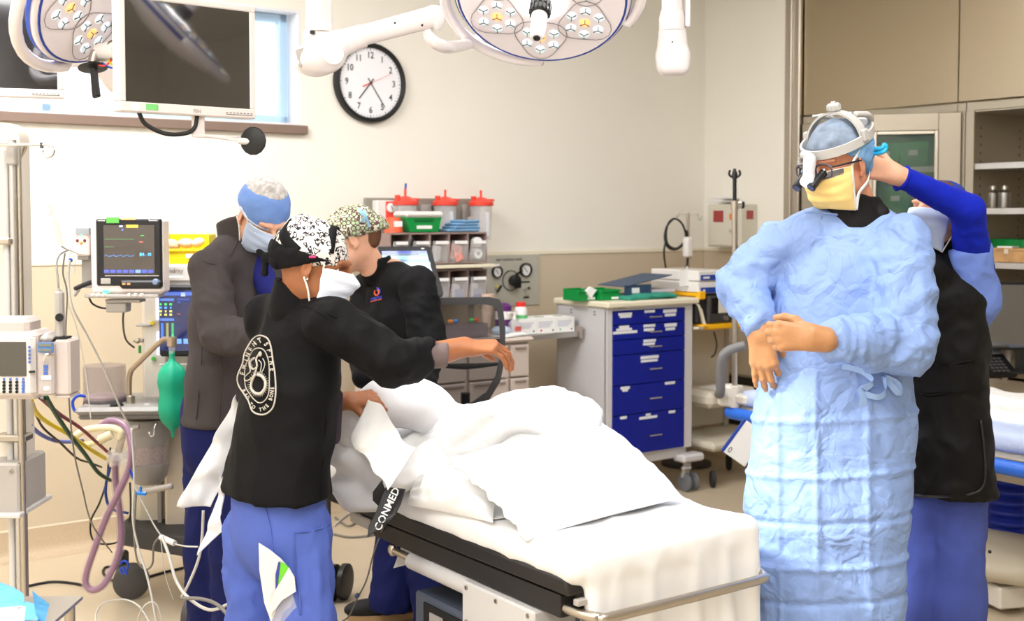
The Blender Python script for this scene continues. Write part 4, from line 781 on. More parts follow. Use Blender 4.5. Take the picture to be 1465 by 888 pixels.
q = P(246, 482, YA - .28); obj('bag_mount', MB().cyl(P(246, 482, YA - .28), P(246, 495, YA - .28), .019, .019, 18), BR, AM, world=True); obj('bag_connector', MB().cyl(P(246, 495, YA - .28), P(246, 506, YA - .28), .014, .010, 14), CLEAR, AM, world=True)
obj('valve_dome', MB().ball(P(211, 583, YA - .2), (.022, .022, .02), 14).cyl(P(211, 590, YA - .2), P(211, 580, YA - .2), .02, None, 16), CLEAR, AM, world=True)
am('mode_lever', 226, 570, 231, 586, YA - .2, .03, BLACK)
# absorber
az = lambda y: P(0, y, YA - .2)[2]; ac = P(212, 640, YA - .12); AB = obj('absorber_body', MB().lathe((ac[0], ac[1], 0), [(.085, az(603)), (.083, az(622)), (.080, az(626)), (.083, az(630)), (.081, az(640)), (.002, az(640))], seg=28), MIDG, AM, world=True)
obj('absorber_canister', MB().lathe((ac[0], ac[1], 0), [(.078, az(668)), (.078, az(640))], seg=28), mat('soda_lime', srgb(160, 146, 146), .25, noise_amt=.15, noise_scale=120, coat=.5), AM, world=True)
obj('absorber_foot', MB().lathe((ac[0], ac[1], 0), [(.05, az(697)), (.074, az(686)), (.083, az(672)), (.083, az(667)), (.079, az(666))], seg=28), MIDG, AM, world=True)
obj('absorber_handle', MB().tube([P(205, 703, YA - .22), P(222, 700, YA - .25), P(246, 695, YA - .27)], [.014, .013, .012], 10, smooth=4), GREYP, AM, world=True, smooth=180)
obj('wire_hook', MB().tube([P(223, 606, YA - .28), P(221, 612, YA - .29), P(220, 622, YA - .29), P(216, 624, YA - .29), P(213, 618, YA - .29)], .003, 6, smooth=4), CHROME, AM, world=True, smooth=180)
obj('elbow_port', MB().cyl(P(190, 612, YA - .25), P(199, 610, YA - .25), .012, .009, 12), GREYP, AM, world=True)
am('cabinet_body', 236, 598, 300, 768, YA, .36, mat('cabinet_beige', srgb(212, 200, 182), .5), r=.01); am('mast', 190, 600, 236, 762, YA + .06, .18, mat('mast_beige', srgb(214, 206, 188), .5), r=.03); am('pipe', 225, 650, 231, 765, YA + .02, .03, MIDG, r=.002)
DB = mat('base_dark', srgb(56, 56, 58), .6); mb = MB(); mb.prism([(-.19, -.02), (.32, -.30), (.42, -.30), (.42, .35), (-.19, .35)], (P(170, 760, YA)[0] + .19, YA + .0, P(170, 778, YA)[2] - .0), (1, 0, 0), (0, 1, 0), (0, 0, .085)); obj('base', mb, DB, AM, world=True, bevel=.01)
def castor(parent, c, r, w_, m=RUBBER, d=(1, 0, 0), hub=True):
    d = unit(d); return obj('wheel', MB().lathe(c, [(.01, -w_ / 2), (r * .8, -w_ / 2), (r, -w_ * .35), (r, w_ * .35), (r * .8, w_ / 2), (.01, w_ / 2)], d, 26), m, parent, world=True)
wz = P(190, 822, 5.0); castor(AM, A(wz[0], 4.98, .075), .074, .05, DGREY, (.25, -1, 0)); obj('castor_fork', MB().box((wz[0] - .05, 5.02, .14), (.04, .07, .10), None, .01), DB, AM, world=True)
obj('castor_hub', MB().lathe(A(wz[0], 4.98, .075), [(.058, -.028), (.055, -.031), (.002, -.031)], (.25, -1, 0), 20), DB, AM, world=True)
w2 = P(287, 860, 4.45); castor(AM, A(P(277, 870, 4.55)[0], 4.55, .075), .075, .05, DGREY, (1, -.2, 0)); obj('castor_fork', MB().box((P(275, 800, 4.62)[0], 4.66, .185), (.06, .08, .14), None, .012), DB, AM, world=True)
# green breathing bag
zb = lambda y: P(246, y, YA - .28)[2]; c = P(246, 510, YA - .28); pf = [(.011, zb(502)), (.012, zb(507)), (.009, zb(511)), (.016, zb(517)), (.040, zb(524)), (.053, zb(534)), (.056, zb(546)), (.051, zb(556)), (.048, zb(564)), (.052, zb(574)), (.054, zb(586)), (.050, zb(598)), (.034, zb(607)), (.014, zb(614)), (.006, zb(617)), (.007, zb(622)), (.004, zb(626))]
mb = MB(); rings = []
for r, z in pf: th = np.arange(32) * 2 * math.pi / 32; rr = r * (1 + .045 * np.cos(th * 4) * (r > .02)); rings.append(np.stack([c[0] + rr * np.cos(th), c[1] + rr * np.sin(th) * .85, np.full(32, z)], 1))
tag(obj('breathing_bag', mb.loft(rings), mat('bag_green', srgb(10, 160, 124), .42, noise_amt=.04), smooth=180, origin=(c[0], c[1], zb(502))), 'green rubber breathing bag hanging from the bent metal arm', 'bag')
# yellow tray with wrapped packs on top of the hood
c = P(262, 376, YA + .02); YT = thing('yellow_bin', 'yellow open bin of wrapped packs on top of the anaesthesia machine', 'bin', (c[0], c[1], P(0, 378, YA)[2])); o0 = A(c[0], c[1], P(0, 378, YA)[2])
mb = MB(); x0, x1 = P(232, 340, YA)[0], P(300, 340, YA)[0]; z0, z1, zm = P(0, 378, YA)[2], P(0, 335, YA)[2], P(0, 358, YA)[2]
mb.b2(x0, x1, YA - .02, YA - .012, z0, zm).b2(x0, x1, YA + .10, YA + .108, z0, z1).b2(x0, x0 + .006, YA - .012, YA + .1, z0, z1).b2(x1 - .006, x1, YA - .012, YA + .1, z0, z1).b2(x0, x1, YA - .012, YA + .1, z0, z0 + .006).b2(x0 - .004, x1, YA - .028, YA - .012, zm - .004, zm + .006); obj('shell', mb, YELLOW, YT, world=True, bevel=.002); mb = MB(); pbox(mb, 266, 363, 276, 369, YA - .024, .003); obj('bin_label', mb, PAPER, YT, world=True)
for i, (x, y, rx, rzz, cc) in enumerate(((246, 350, .036, .024, (214, 190, 160)), (266, 348, .034, .022, (226, 200, 186)), (283, 347, .03, .02, (228, 214, 204)))):
    S = Solid(.006, .01); S.ell(P(x, y, YA + .04), (rx, .03, rzz), roty(.3 * (1 - i))); tag(obj('wrapped_pack', S.mesh(disp=lambda V, N, i=i: .006 * crumple(V, 22, seed=i + 3)), mat('pack_%d' % i, srgb(*cc), .35, crump=.4), smooth=50, origin=P(x, y, YA + .04)), ('tan crumpled pack at the left end of the yellow bin', 'pinkish crumpled pack in the middle of the yellow bin', 'pale crumpled pack beside the grey jacket in the yellow bin')[i], 'pack', 'wrapped packs in the yellow bin')
# hoses and tubing
PURP = mat('purple_hose_core', srgb(132, 78, 118), .35, coat=.6); PSH = mat('hose_clear_wall', srgb(226, 206, 218), .15, alpha=.2, spec=.8); IV = mat('ivory_hose', srgb(228, 218, 182), .45)
hp = [(142, 612, 4.45), (150, 605, 4.45), (162, 602, 4.45), (176, 607, 4.44), (185, 622, 4.42), (188, 645, 4.4), (185, 668, 4.4), (172, 700, 4.4), (152, 740, 4.4), (135, 785, 4.4), (124, 818, 4.4), (123, 836, 4.4), (133, 844, 4.4), (148, 836, 4.4), (162, 812, 4.42), (171, 786, 4.44), (173, 755, 4.46), (170, 722, 4.48), (166, 695, 4.5), (165, 668, 4.5), (168, 652, 4.5)]
PH = cable('purple_hose', 'looped purple breathing hose hanging in a figure of eight at the left', 'hose', hp, .0115, PURP, k=7, seg=12); obj('clear_wall', MB().tube([P(*q) for q in hp], .0165, 14, smooth=7), PSH, PH, world=True, smooth=180)
ivh = [(170, 628, 4.4), (172, 618, 4.4), (160, 612, 4.4), (140, 612, 4.4), (120, 616, 4.4), (108, 624, 4.4), (108, 634, 4.4), (118, 637, 4.4), (134, 633, 4.4), (148, 628, 4.4), (158, 623, 4.4)]
IH = cable('ivory_hose', 'cream corrugated hose folded in a flat loop above the purple hose', 'hose', ivh, [.013] * 8 + [.010, .013, .015], IV, k=6, seg=12)
obj('cuff', MB().tube([P(143, 629, 4.385), P(160, 621, 4.385)], [.018, .016], 14), IV, IH, world=True)
FL = thing('breathing_filter', 'clear round breathing filter where the purple hose ends', 'filter', P(168, 655, 4.47)); obj('disc', MB().cyl(P(162, 655, 4.49), P(174, 653, 4.45), .032, .034, 22).cyl(P(158, 656, 4.5), P(180, 652, 4.43), .014, .014, 12), CLEAR, FL, world=True, smooth=40)
obj('elbow', MB().tube([P(170, 645, 4.46), P(173, 632, 4.44), P(176, 622, 4.42)], .013, 12, smooth=3), mat('elbow_clear', srgb(214, 206, 196), .2, alpha=.6), FL, world=True, smooth=180)
Yh = 4.9; hoses = [('yellow', YELLOW, [(44, 570), (52, 590), (70, 605), (100, 622), (125, 640), (150, 655), (165, 662)], .0075), ('green', mat('hose_green', srgb(20, 70, 40), .5), [(66, 568), (80, 592), (100, 622), (122, 650), (140, 675), (158, 687)], .0075), ('dark red', mat('hose_red', srgb(140, 40, 60), .5), [(57, 568), (85, 592), (115, 612), (140, 634), (160, 652)], .006), ('white', LABELW, [(60, 568), (74, 582), (88, 596)], .006), ('blue', BLUEP, [(43, 608), (58, 621), (78, 630), (100, 632), (118, 630)], .0068), ('thin brown', mat('hose_brown', srgb(74, 66, 54), .6), [(38, 568), (50, 590), (62, 612), (85, 632), (110, 655), (130, 662), (145, 668)], .004)]
for nm, m, pts, r in hoses: cable('gas_hose', nm + ' gas hose sagging from the infusion column to the anaesthesia machine', 'hose', [(x, y, 3.5 + (4.7 - 3.5) * i / (len(pts) - 1)) for i, (x, y) in enumerate(pts)], r, m, 'coloured gas hoses')
cable('gas_hose', 'bright blue hose curling beside the bellows canister', 'hose', [(122, 567, 4.7), (112, 566, 4.68), (104, 574, 4.68), (107, 587, 4.68), (120, 592, 4.68)], .006, BLUEP)
cable('gas_hose', 'dark blue hose curving down behind the purple loop', 'hose', [(158, 668, 4.8), (152, 690, 4.8), (152, 712, 4.8), (160, 728, 4.8), (184, 734, 4.82)], .006, mat('hose_navy', srgb(26, 60, 140), .5))
cable('power_cable', 'black cable looping down behind the purple hose', 'cable', [(158, 640, 4.9), (155, 665, 4.9), (152, 690, 4.9), (142, 720, 4.9), (130, 745, 4.9), (132, 770, 4.9), (148, 778, 4.9), (172, 772, 4.95), (186, 740, 5.0), (186, 690, 5.0)], .004, CABLE_K)
cable('power_cable', 'brown cable hanging below the patient monitor mount', 'cable', [(178, 436, 4.82), (176, 460, 4.82), (180, 485, 4.82), (192, 497, 4.86)], .004, mat('hose_brown', (0, 0, 0))); cable('power_cable', 'short black cable bowing out under the patient monitor', 'cable', [(127, 424, 4.75), (132, 434, 4.75), (144, 440, 4.76), (156, 441, 4.78)], .004, CABLE_K)
cable('floor_cable', 'black cable lying across the floor at the far left', 'cable', [PZ(5, 850, .008), PZ(20, 842, .006), PZ(40, 838, .006), PZ(75, 832, .006), PZ(110, 835, .006), PZ(135, 842, .006)], .006, CABLE_K)
cable('floor_cable', 'black cable looping on the floor behind the machine wheel', 'cable', [PZ(262, 812, .006), PZ(240, 817, .006), PZ(215, 824, .006), PZ(190, 830, .02), PZ(172, 836, .006), PZ(158, 828, .006), PZ(148, 820, .006), PZ(150, 812, .006), PZ(160, 810, .006)], .006, CABLE_K)
lines = [('thin grey line from the drip chamber arching to the sensor module', [(88, 352, 3.6), (94, 356, 3.8), (100, 358, 4.3), (110, 362, 4.7), (120, 362, 4.72)], .003, CABLE_W), ('grey tube dropping from the drip line to the pump head', [(97, 358, 3.6), (86, 364, 3.4), (81, 378, 3.3), (83, 400, 3.25), (84, 414, 3.24)], .0028, CABLE_G),
 ('long grey line hanging beside the pump and down to the floor', [(93, 362, 3.7), (90, 390, 3.7), (96, 420, 3.7), (94, 480, 3.7), (98, 560, 3.7), (105, 640, 3.7), (118, 700, 3.8), (132, 750, 4.0), (160, 790, 4.4)], .0028, CABLE_G), ('pale line crossing diagonally in front of the bellows canister', [(100, 372, 3.9), (98, 400, 3.9), (104, 440, 3.9), (125, 480, 4.0), (150, 530, 4.1), (175, 590, 4.2), (187, 610, 4.25)], .0038, CABLE_W),
 ('pale tube falling straight past the purple hose to the floor', [(188, 612, 4.2), (192, 680, 4.2), (190, 740, 4.2), (197, 780, 4.2), (212, 830, 4.15), (222, 880, 4.1), (226, 900, 4.1)], .0042, CABLE_W), ('thin line with a loop at the left of the patient monitor', [(100, 376, 4.3), (106, 390, 4.3), (107, 372, 4.3), (102, 362, 4.3), (98, 374, 4.3), (94, 420, 4.3), (110, 470, 4.35), (122, 530, 4.4), (130, 600, 4.4)], .002, CABLE_W),
 ('slim line from the blue stopcock down to the white connector', [(190, 690, 4.2), (205, 720, 4.2), (220, 750, 4.2), (232, 768, 4.2)], .003, CABLE_W), ('grey loop of tubing hanging below the absorber', [(195, 700, 4.3), (192, 760, 4.3), (196, 800, 4.3), (208, 814, 4.3), (218, 806, 4.3), (220, 780, 4.28), (228, 768, 4.22)], .0038, CABLE_G),
 ('thick pale tube sweeping across the navy trousers', [(232, 768, 4.0), (242, 795, 3.95), (252, 830, 3.9), (270, 855, 3.85), (300, 872, 3.8), (330, 862, 3.75), (345, 850, 3.7)], .0055, CABLE_W), ('pale tube hanging down in front of the navy trousers', [(291, 730, 3.9), (289, 770, 3.9), (284, 800, 3.9), (270, 835, 3.9), (259, 855, 3.9)], .005, CABLE_W),
 ('grey tube curving right along the bottom of the navy trousers', [(259, 856, 3.85), (285, 856, 3.8), (310, 864, 3.75), (330, 885, 3.7), (335, 900, 3.7)], .006, CABLE_G), ('thin line sagging from the white connector to the navy trousers', [(250, 778, 4.1), (265, 781, 4.0), (283, 782, 3.95)], .003, CABLE_W), ('thin white coil of tubing on the floor at the bottom', [(140, 900, 3.9), (137, 880, 3.95), (146, 864, 3.98), (165, 858, 4.0), (182, 858, 4.0), (200, 868, 3.98), (214, 890, 3.95)], .0032, CABLE_W), ('second fine loop of tubing beside the white coil', [(195, 900, 3.9), (200, 876, 3.9), (212, 862, 3.9), (224, 864, 3.9), (232, 888, 3.9)], .0024, CABLE_W),
 ('hair-thin line dropping from the white connector towards the floor', [(230, 770, 4.1), (236, 820, 4.1), (248, 858, 4.1)], .0016, CABLE_W)]
for lb, pts, r, m in lines: cable('tubing', lb, 'tube', pts, r, m, 'clear and grey tubing at the left')
tag(obj('tubing_connector', MB().tube([P(230, 768, 4.15), P(250, 777, 4.1)], [.010, .010], 6), WHITE, origin=P(230, 768, 4.15)), 'white box connector in the tubing in front of the machine base', 'connector')
sk = thing('stopcock', 'bright blue plastic stopcock on the line below the absorber', 'stopcock', P(202, 705, 4.2)); SB = mat('stopcock_blue', srgb(30, 130, 230), .3); obj('body', MB().cyl(P(196, 705, 4.2), P(209, 706, 4.2), .007, None, 10), SB, sk, world=True); obj('lever', MB().cyl(P(201, 696, 4.2), P(201, 707, 4.2), .005, None, 8), SB, sk, world=True)
tag(obj('blue_clamp', MB().tube([P(172, 806, 4.35), P(178, 802, 4.35), P(183, 806, 4.35), P(182, 814, 4.35), P(176, 820, 4.35), P(172, 814, 4.35), P(176, 812, 4.35), P(182, 822, 4.35)], .004, 6, smooth=4), BLUEP, smooth=180, origin=P(178, 810, 4.35)), 'small blue plastic ribbon clamp on the tubing near the wheel', 'clamp')
tag(obj('line_clamp', MB().tube([P(186, 672, 4.3), P(191, 684, 4.3)], .005, 8), BLUEP, origin=P(188, 678, 4.3)), 'tiny blue slide clamp above the stopcock', 'clamp')
tag(obj('blue_connector', MB().ball(P(101, 372, 4.25), .008, 12), BLUEP, origin=P(101, 372, 4.25)), 'round blue connector cap on a line left of the patient monitor', 'cap')
# drapes and tray at the lower left corner
CY = 2.55; g = []
DRP = mat('blue_drape', srgb(92, 168, 222), .7, crump=.5)
tc_ = P(10, 868, CY); TR = thing('instrument_table', 'corner of a steel table under blue paper and a white tray, lower left', 'table', (tc_[0], tc_[1] + .1, 0)); mb = MB(); mb.b2(P(-60, 870, CY)[0], P(78, 888, CY)[0], CY - .5, CY + .17, P(0, 893, CY)[2], P(0, 888, CY)[2]); obj('tabletop', mb, STEEL, TR, world=True); obj('leg', MB().cyl(A(P(70, 888, CY)[0], CY + .12, 0), A(P(70, 888, CY)[0], CY + .12, P(0, 890, CY)[2]), .012), STEEL, TR, world=True); obj('leg', MB().cyl(A(P(-40, 888, CY)[0], CY + .12, 0), A(P(-40, 888, CY)[0], CY + .12, P(0, 890, CY)[2]), .012), STEEL, TR, world=True)
def sheet(outline, depth, amp=.01, seed=1, n=26, thick=.0015):
    """a crumpled sheet hung over an outline of four corner curves given in the photograph's proportions"""
    (a, b_, c_, d) = outline
    def f(u, v):
        p = (np.array(a) * (1 - u) + np.array(b_) * u) * (1 - v) + (np.array(d) * (1 - u) + np.array(c_) * u) * v; q = P(p[0], p[1], depth + (p[2] if len(p) > 2 else 0)); nn = noise(q * 14 + seed); return q + A(.3, 1, .3) * amp * nn + A(0, .6, 0) * amp * crumple(q, 16, seed=seed)
    return MB().grid(f, n, n)
o_ = obj('paper_drape', sheet([(-40, 820, .1), (22, 840, .12), (56, 885, -.05), (-40, 895, -.1)], CY, .02, 4), DRP, smooth=40, origin=P(0, 850, CY)); tag(o_, 'crumpled light blue paper drape in the lower left corner', 'drape')
o_ = obj('paper_drape', join(sheet([(15, 852, .06), (50, 862, .06), (66, 892, 0), (20, 900, 0)], CY, .015, 9), sheet([(47, 843, 0), (73, 862, .03), (68, 890, .0), (57, 892, 0)], CY - .02, .012, 7, 14)), DRP, smooth=40, origin=P(50, 870, CY)); tag(o_, 'raised corner of blue paper drape standing up beside the tray', 'drape')
mb = MB(); z1, z0 = P(0, 862, CY - .3)[2], P(0, 890, CY - .3)[2]; q0 = PZ(27, 871, z1); 
R = rotz(.35); 
for (x0, x1, y0, y1) in ((-.30, 0, -.008, 0), (-.008, 0, -.22, -.008), (-.30, -.008, -.22, -.212)): mb.box(q0 + R @ A((x0 + x1) / 2, (y0 + y1) / 2, -.03), (x1 - x0, y1 - y0, .06), R)
mb.box(q0 + R @ A(-.15, -.11, -.058), (.29, .2, .004), R); mb.box(q0 + R @ A(-.15, .004, 0), (.31, .014, .004), R).box(q0 + R @ A(.004, -.11, 0), (.014, .23, .004), R); tag(obj('plastic_tray', mb, WHITE, smooth=0, origin=q0), 'white plastic tray on the blue drape at the lower left corner', 'tray')

# ---------------------------------------------------------------- middle: supply cart, bin rack, chair, bottles, glove boxes
GRG = mat('greige_panel', srgb(198, 184, 174), .5); GRD = mat('greige_dark', srgb(150, 136, 130), .5)
class LB:   # box helper in a room-turned thing's own axes
    pass
def rt(name, label, cat, u, v, z=0.0, group=None): return thing(name, label, cat, RW(u, v, z), ANG, group)
SC = rt('supply_cart', 'greige drawer cart behind the mesh chair, topped by the bin rack', 'cart', -2.40, -.50)
obj('carcass', MB().b2(-.40, .395, -.24, .24, .08, .94, .01), GRG, SC); obj('worktop', MB().b2(-.42, .41, -.27, .25, .94, .965, .012), GRG, SC)
for i, (z0, z1) in enumerate(((.76, .925), (.60, .75), (.44, .59), (.12, .43))):
    for x0, x1 in ((-.38, -.02), (0, .24), (.26, .375)) if i < 2 else ((-.38, .375),):
        d = obj('drawer', MB().b2(x0, x1, -.262, -.238, z0, z1, .004), GRG, SC); obj('drawer_pull', MB().b2(x0 + .02, x1 - .02, -.272, -.262, z1 - .02, z1 - .008, .003), GRD, d)
for x in (-.33, .33):
    for y in (-.18, .18): castor(SC, RW(-2.40, -.5) + rotz(ANG) @ A(x, y, .04), .04, .03)
obj('side_shelf', MB().b2(.40, .84, -.10, .16, .925, .955, .004), ALU, SC); obj('shelf_lip', MB().b2(.84, .855, -.12, .18, .915, .985, .003), GRD, SC)
# bin rack
BRK = rt('bin_rack', 'clear and brown tilt-bin rack standing over the supply cart', 'rack', -2.33, -.30)
FR = mat('rack_frame', srgb(150, 128, 122), .4)
zt, zm0, zm1, zb_ = 1.515, 1.345, 1.315, 1.13; W_ = .305
for z0, z1, rows in ((zm0, zt, 5), (zb_, zm1, 5)):
    fr = MB().b2(-W_, W_, -.06, .10, z1 - .010, z1, .002).b2(-W_, W_, -.06, .10, z0, z0 + .008, .002).b2(-W_, W_, .094, .10, z0, z1)
    for k in range(rows + 1): x = -W_ + k * 2 * W_ / rows; fr.b2(x - .004, x + .004, -.06, .10, z0, z1)
    f_ = obj('tier_frame', fr, FR, BRK)
    for k in range(rows):
        x0 = -W_ + (k + .07) * 2 * W_ / rows; x1 = -W_ + (k + .93) * 2 * W_ / rows
        b_ = obj('tilt_bin', MB().prism([(-.055, .008), (.07, .008), (.07, .02), (-.05, .02), (-.078, z1 - z0 - .045), (-.085, z1 - z0 - .045)], (x0, 0, z0), (0, 1, 0), (0, 0, 1), (x1 - x0, 0, 0)), CLEAR, BRK, smooth=0)
        obj('bin_label', MB().b2(x0 + .012, x1 - .012, -.088, -.084, z1 - .062, z1 - .045), PAPER, b_)
        pk = MB()
        if z0 > 1.2 and k == 3: obj('packs', pk.box((x0 + .045, -.03, z0 + .06), (.075, .03, .085), roty(.2), .006).box((x0 + .05, -.06, z0 + .05), (.05, .012, .07), roty(-.3)), mat('pack_red', srgb(220, 150, 140), .5, noise_amt=.35, noise_scale=70), b_)
        elif z0 > 1.2 and k == 4:
            for zz in (.052, .115): obj('tape_roll', MB().lathe((x0 + .06, -.04, z0 + zz), [(.010, -.02), (.027, -.02), (.029, 0), (.027, .02), (.010, .02), (.009, 0)], (0, 1, 0), 20, cap=False), PAPER, b_)
        else:
            for j in range(3): pk.box((x0 + .03 + j * .025, -.03 + j * .02, z0 + .055), (.020, .04, .085), rotx(.08 * j), .002)
            obj('packs', pk, mat('pack_white', srgb(222, 220, 226), .6, noise_amt=.12, noise_scale=60), b_)
        if z0 < 1.2: obj('pack_print', MB().b2(x0 + .03, x1 - .02, -.055, -.051, z0 + .025, z0 + .075), mat('print_blue', srgb(120, 130, 170), .6, noise_amt=.5, noise_scale=150), b_)
for x in (-.29, .29): obj('upright', MB().b2(x - .012, x + .012, .06, .09, .965, 1.6, .002), GREYP, BRK)
obj('mid_shelf', MB().b2(-.31, .34, -.10, .10, zm1 + .006, zm0 - .006, .003), CREAM, BRK)
p_ = PV(703, 381, -.36); tag(obj('paper_tag', MB().b2(-.055, .055, -.002, 0, -.006, .006), PAPER, smooth=0, origin=(0, 0, 0)), 'white paper tongue sticking out right of the bin rack', 'paper'); bpy.data.objects['paper_tag'].location = tuple(p_); bpy.data.objects['paper_tag'].rotation_euler = (.3, -.16, ANG)
# things on the rack
GB = rt('green_bin', 'green plastic bin with a white cover on top of the bin rack', 'bin', *[float(t) for t in ((PV(601, 331, -.31) - CORNER) @ UU, -.30)], 1.517)
obj('bin_body', MB().prism([(-.085, 0), (.095, 0), (.115, .082), (-.115, .082)], (0, -.05, 0), (1, 0, 0), (0, 0, 1), (0, .12, 0)), GREENB, GB, bevel=.004); obj('front_slot', MB().b2(-.06, .06, -.052, -.048, .055, .062).b2(-.06, .06, -.052, -.048, .066, .070), mat('green_dark', srgb(0, 90, 40), .5), GB); obj('bin_label', MB().b2(-.045, .05, -.053, -.049, .018, .036, .001), PAPER, GB)
obj('white_cover', MB().box((.0, .01, .096), (.235, .15, .032), None, .012), WHITE, GB)
u_ = float((PV(563, 331, -.31) - CORNER) @ UU); OC = rt('orange_tub', 'orange and white tub left of the green bin on the rack', 'tub', u_, -.31, 1.517)
obj('shell', MB().lathe((0, 0, 0), [(.050, 0), (.040, .06), (.036, .08), (.034, .08), (.03, .01)], seg=24), mat('tub_orange', srgb(238, 96, 60), .45), OC); obj('label_band', MB().b2(-.02, .028, -.045, -.040, .03, .06), PAPER, OC)
u_ = float((PV(655, 331, -.30) - CORNER) @ UU); 
for k in range(4): tag(obj('folded_towel', MB().box((.01 * (k % 2) + .012 * k, 0, .009 + .0165 * k), (.21 - .03 * k, .13, .0165), rotz(.05 * k), .007), mat('towel_blue', srgb(116, 158, 196), .9, bump=.5, bump_scale=120), origin=(0, 0, 0)), ('bottom folded blue towel of the pile on the bin rack', 'second folded blue towel from the bottom on the bin rack', 'third folded blue towel of the pile on the bin rack', 'topmost folded blue towel on the bin rack')[k], 'towel', 'folded blue towels on the rack')
for o in [o for o in bpy.data.objects if o.name.startswith('folded_towel')]: o.location = tuple(RW(u_, -.30, 1.517)); o.rotation_euler = (0, 0, ANG)
# touch screen in front of the rack
YT_ = 5.45; q = P(588, 388, YT_); Rt = frame(x=(.97, .24, 0), z=(-.03, .30, 1)); TS = thing('touch_screen', 'black tilted touch screen with blue interface beside the dark jacket', 'screen', q, R=Rt)
obj('bezel', MB().prism([(-.145, .118), (.085, .118), (.097, .112), (.145, -.105), (.138, -.118), (-.145, -.118)], (0, 0, 0), (1, 0, 0), (0, 0, 1), (0, .035, 0)), BLACK, TS, bevel=.003)
ui = lambda r, g, b, e: screen_mat('ui_%d_%d_%d' % (r, g, b), srgb(r, g, b), e * .5)
sc_o = obj('display', MB().prism([(-.13, .095), (.075, .095), (.115, -.09), (-.13, -.09)], (0, -.002, 0), (1, 0, 0), (0, 0, 1), (0, .004, 0)), ui(120, 176, 206, .8), TS, smooth=0)
for (z0, z1, cc, xs) in ((.082, .095, (50, 74, 160), (-.13, .077)), (.074, .080, (70, 70, 80), (-.13, .04)), (.070, .080, (90, 160, 200), (.045, .078)), (.045, .056, (60, 110, 160), (-.13, .083)), (-.028, .040, (156, 196, 216), (-.13, .09)), (-.088, -.074, (60, 140, 190), (-.13, .112))): obj('ui_band', MB().b2(xs[0], xs[1], -.0035, -.0021, z0, z1), ui(*cc, .8), sc_o, smooth=0)
for k in range(4): obj('ui_button', MB().b2(.03 + k * .02, .045 + k * .02, -.0045, -.0036, -.086, -.077), ui(150, 200, 220, .8), sc_o, smooth=0)
obj('maker_badge', MB().b2(.052, .066, -.002, 0, .104, .109), LABELW, TS); obj('stand', MB().tube([(0, .03, -.02), (0, .10, -.12), (0, .12, -.28)], .018, 10), BLACK, TS)
obj('scanner_cable', MB().tube([(.0, .03, .10), (.008, .02, .145), (.014, .02, .165)], [.007, .010, .007], 8), BLACK, TS)
# mesh office chair, seen from behind
YC = 5.05; cc = P(665, 500, YC); CH = thing('office_chair', 'black office chair with translucent mesh back behind the outstretched hand', 'chair', (cc[0], cc[1] + .1, 0))
MESHM = mat('chair_mesh', srgb(20, 19, 20), .8, alpha=.62); outline = [(598, 430), (625, 426), (700, 425), (714, 428), (719, 436), (723, 470), (723, 510), (716, 545), (700, 572), (672, 592), (636, 594), (612, 570), (600, 500), (594, 450)]
oc = [P(x, y, YC + .02 * math.cos((x - 665) / 30)) for x, y in outline]; cen = P(665, 500, YC)
def orin(k, dy=0): return [cen + (p - cen) * k + A(0, dy, 0) for p in oc]
fr = MB().loft([orin(1.0), orin(1.0, .03), orin(.86, .03), orin(.86), orin(1.0)], cap=False); obj('back_frame', fr, mat('chair_frame', srgb(52, 50, 50), .5), CH, world=True, smooth=40)
inn, _ = catmull(np.array(orin(.90)), np.ones(14), 3, True); mm = MB(); mm.add(np.concatenate([inn, [cen + A(0, -.02, 0)]]) + A(0, .012, 0), [(i, (i + 1) % len(inn), len(inn)) for i in range(len(inn))]); obj('mesh_back', mm, MESHM, CH, world=True, smooth=180)
obj('cross_bar', MB().tube([P(616, 492, YC + .03), P(665, 488, YC + .05), P(720, 487, YC + .03)], .008, 8, smooth=4), DGREY, CH, world=True); obj('lumbar_pad', MB().tube([P(622, 522, YC + .03), P(665, 524, YC + .05), P(716, 520, YC + .03)], [.006, .014, .006], 8, smooth=4), DGREY, CH, world=True)
obj('seat', MB().box((cc[0], cc[1] + .32, .50), (.48, .46, .08), None, .03), BLACKM, CH, world=True); obj('spine_bar', MB().tube([(cc[0], YC + .05, .85), (cc[0], YC + .07, .55), (cc[0], YC + .25, .45)], .02, 8), BLACK, CH, world=True); obj('gas_post', MB().cyl((cc[0], cc[1] + .32, .1), (cc[0], cc[1] + .32, .46), .025), CHROME, CH, world=True)
for k in range(5): a = k * 1.2566 + .3; e = A(cc[0] + .28 * math.cos(a), cc[1] + .32 + .28 * math.sin(a), .08); obj('leg', MB().tube([(cc[0], cc[1] + .32, .11), e], [.022, .014], 8), BLACK, CH, world=True); castor(CH, A(e[0], e[1], .03), .03, .04)
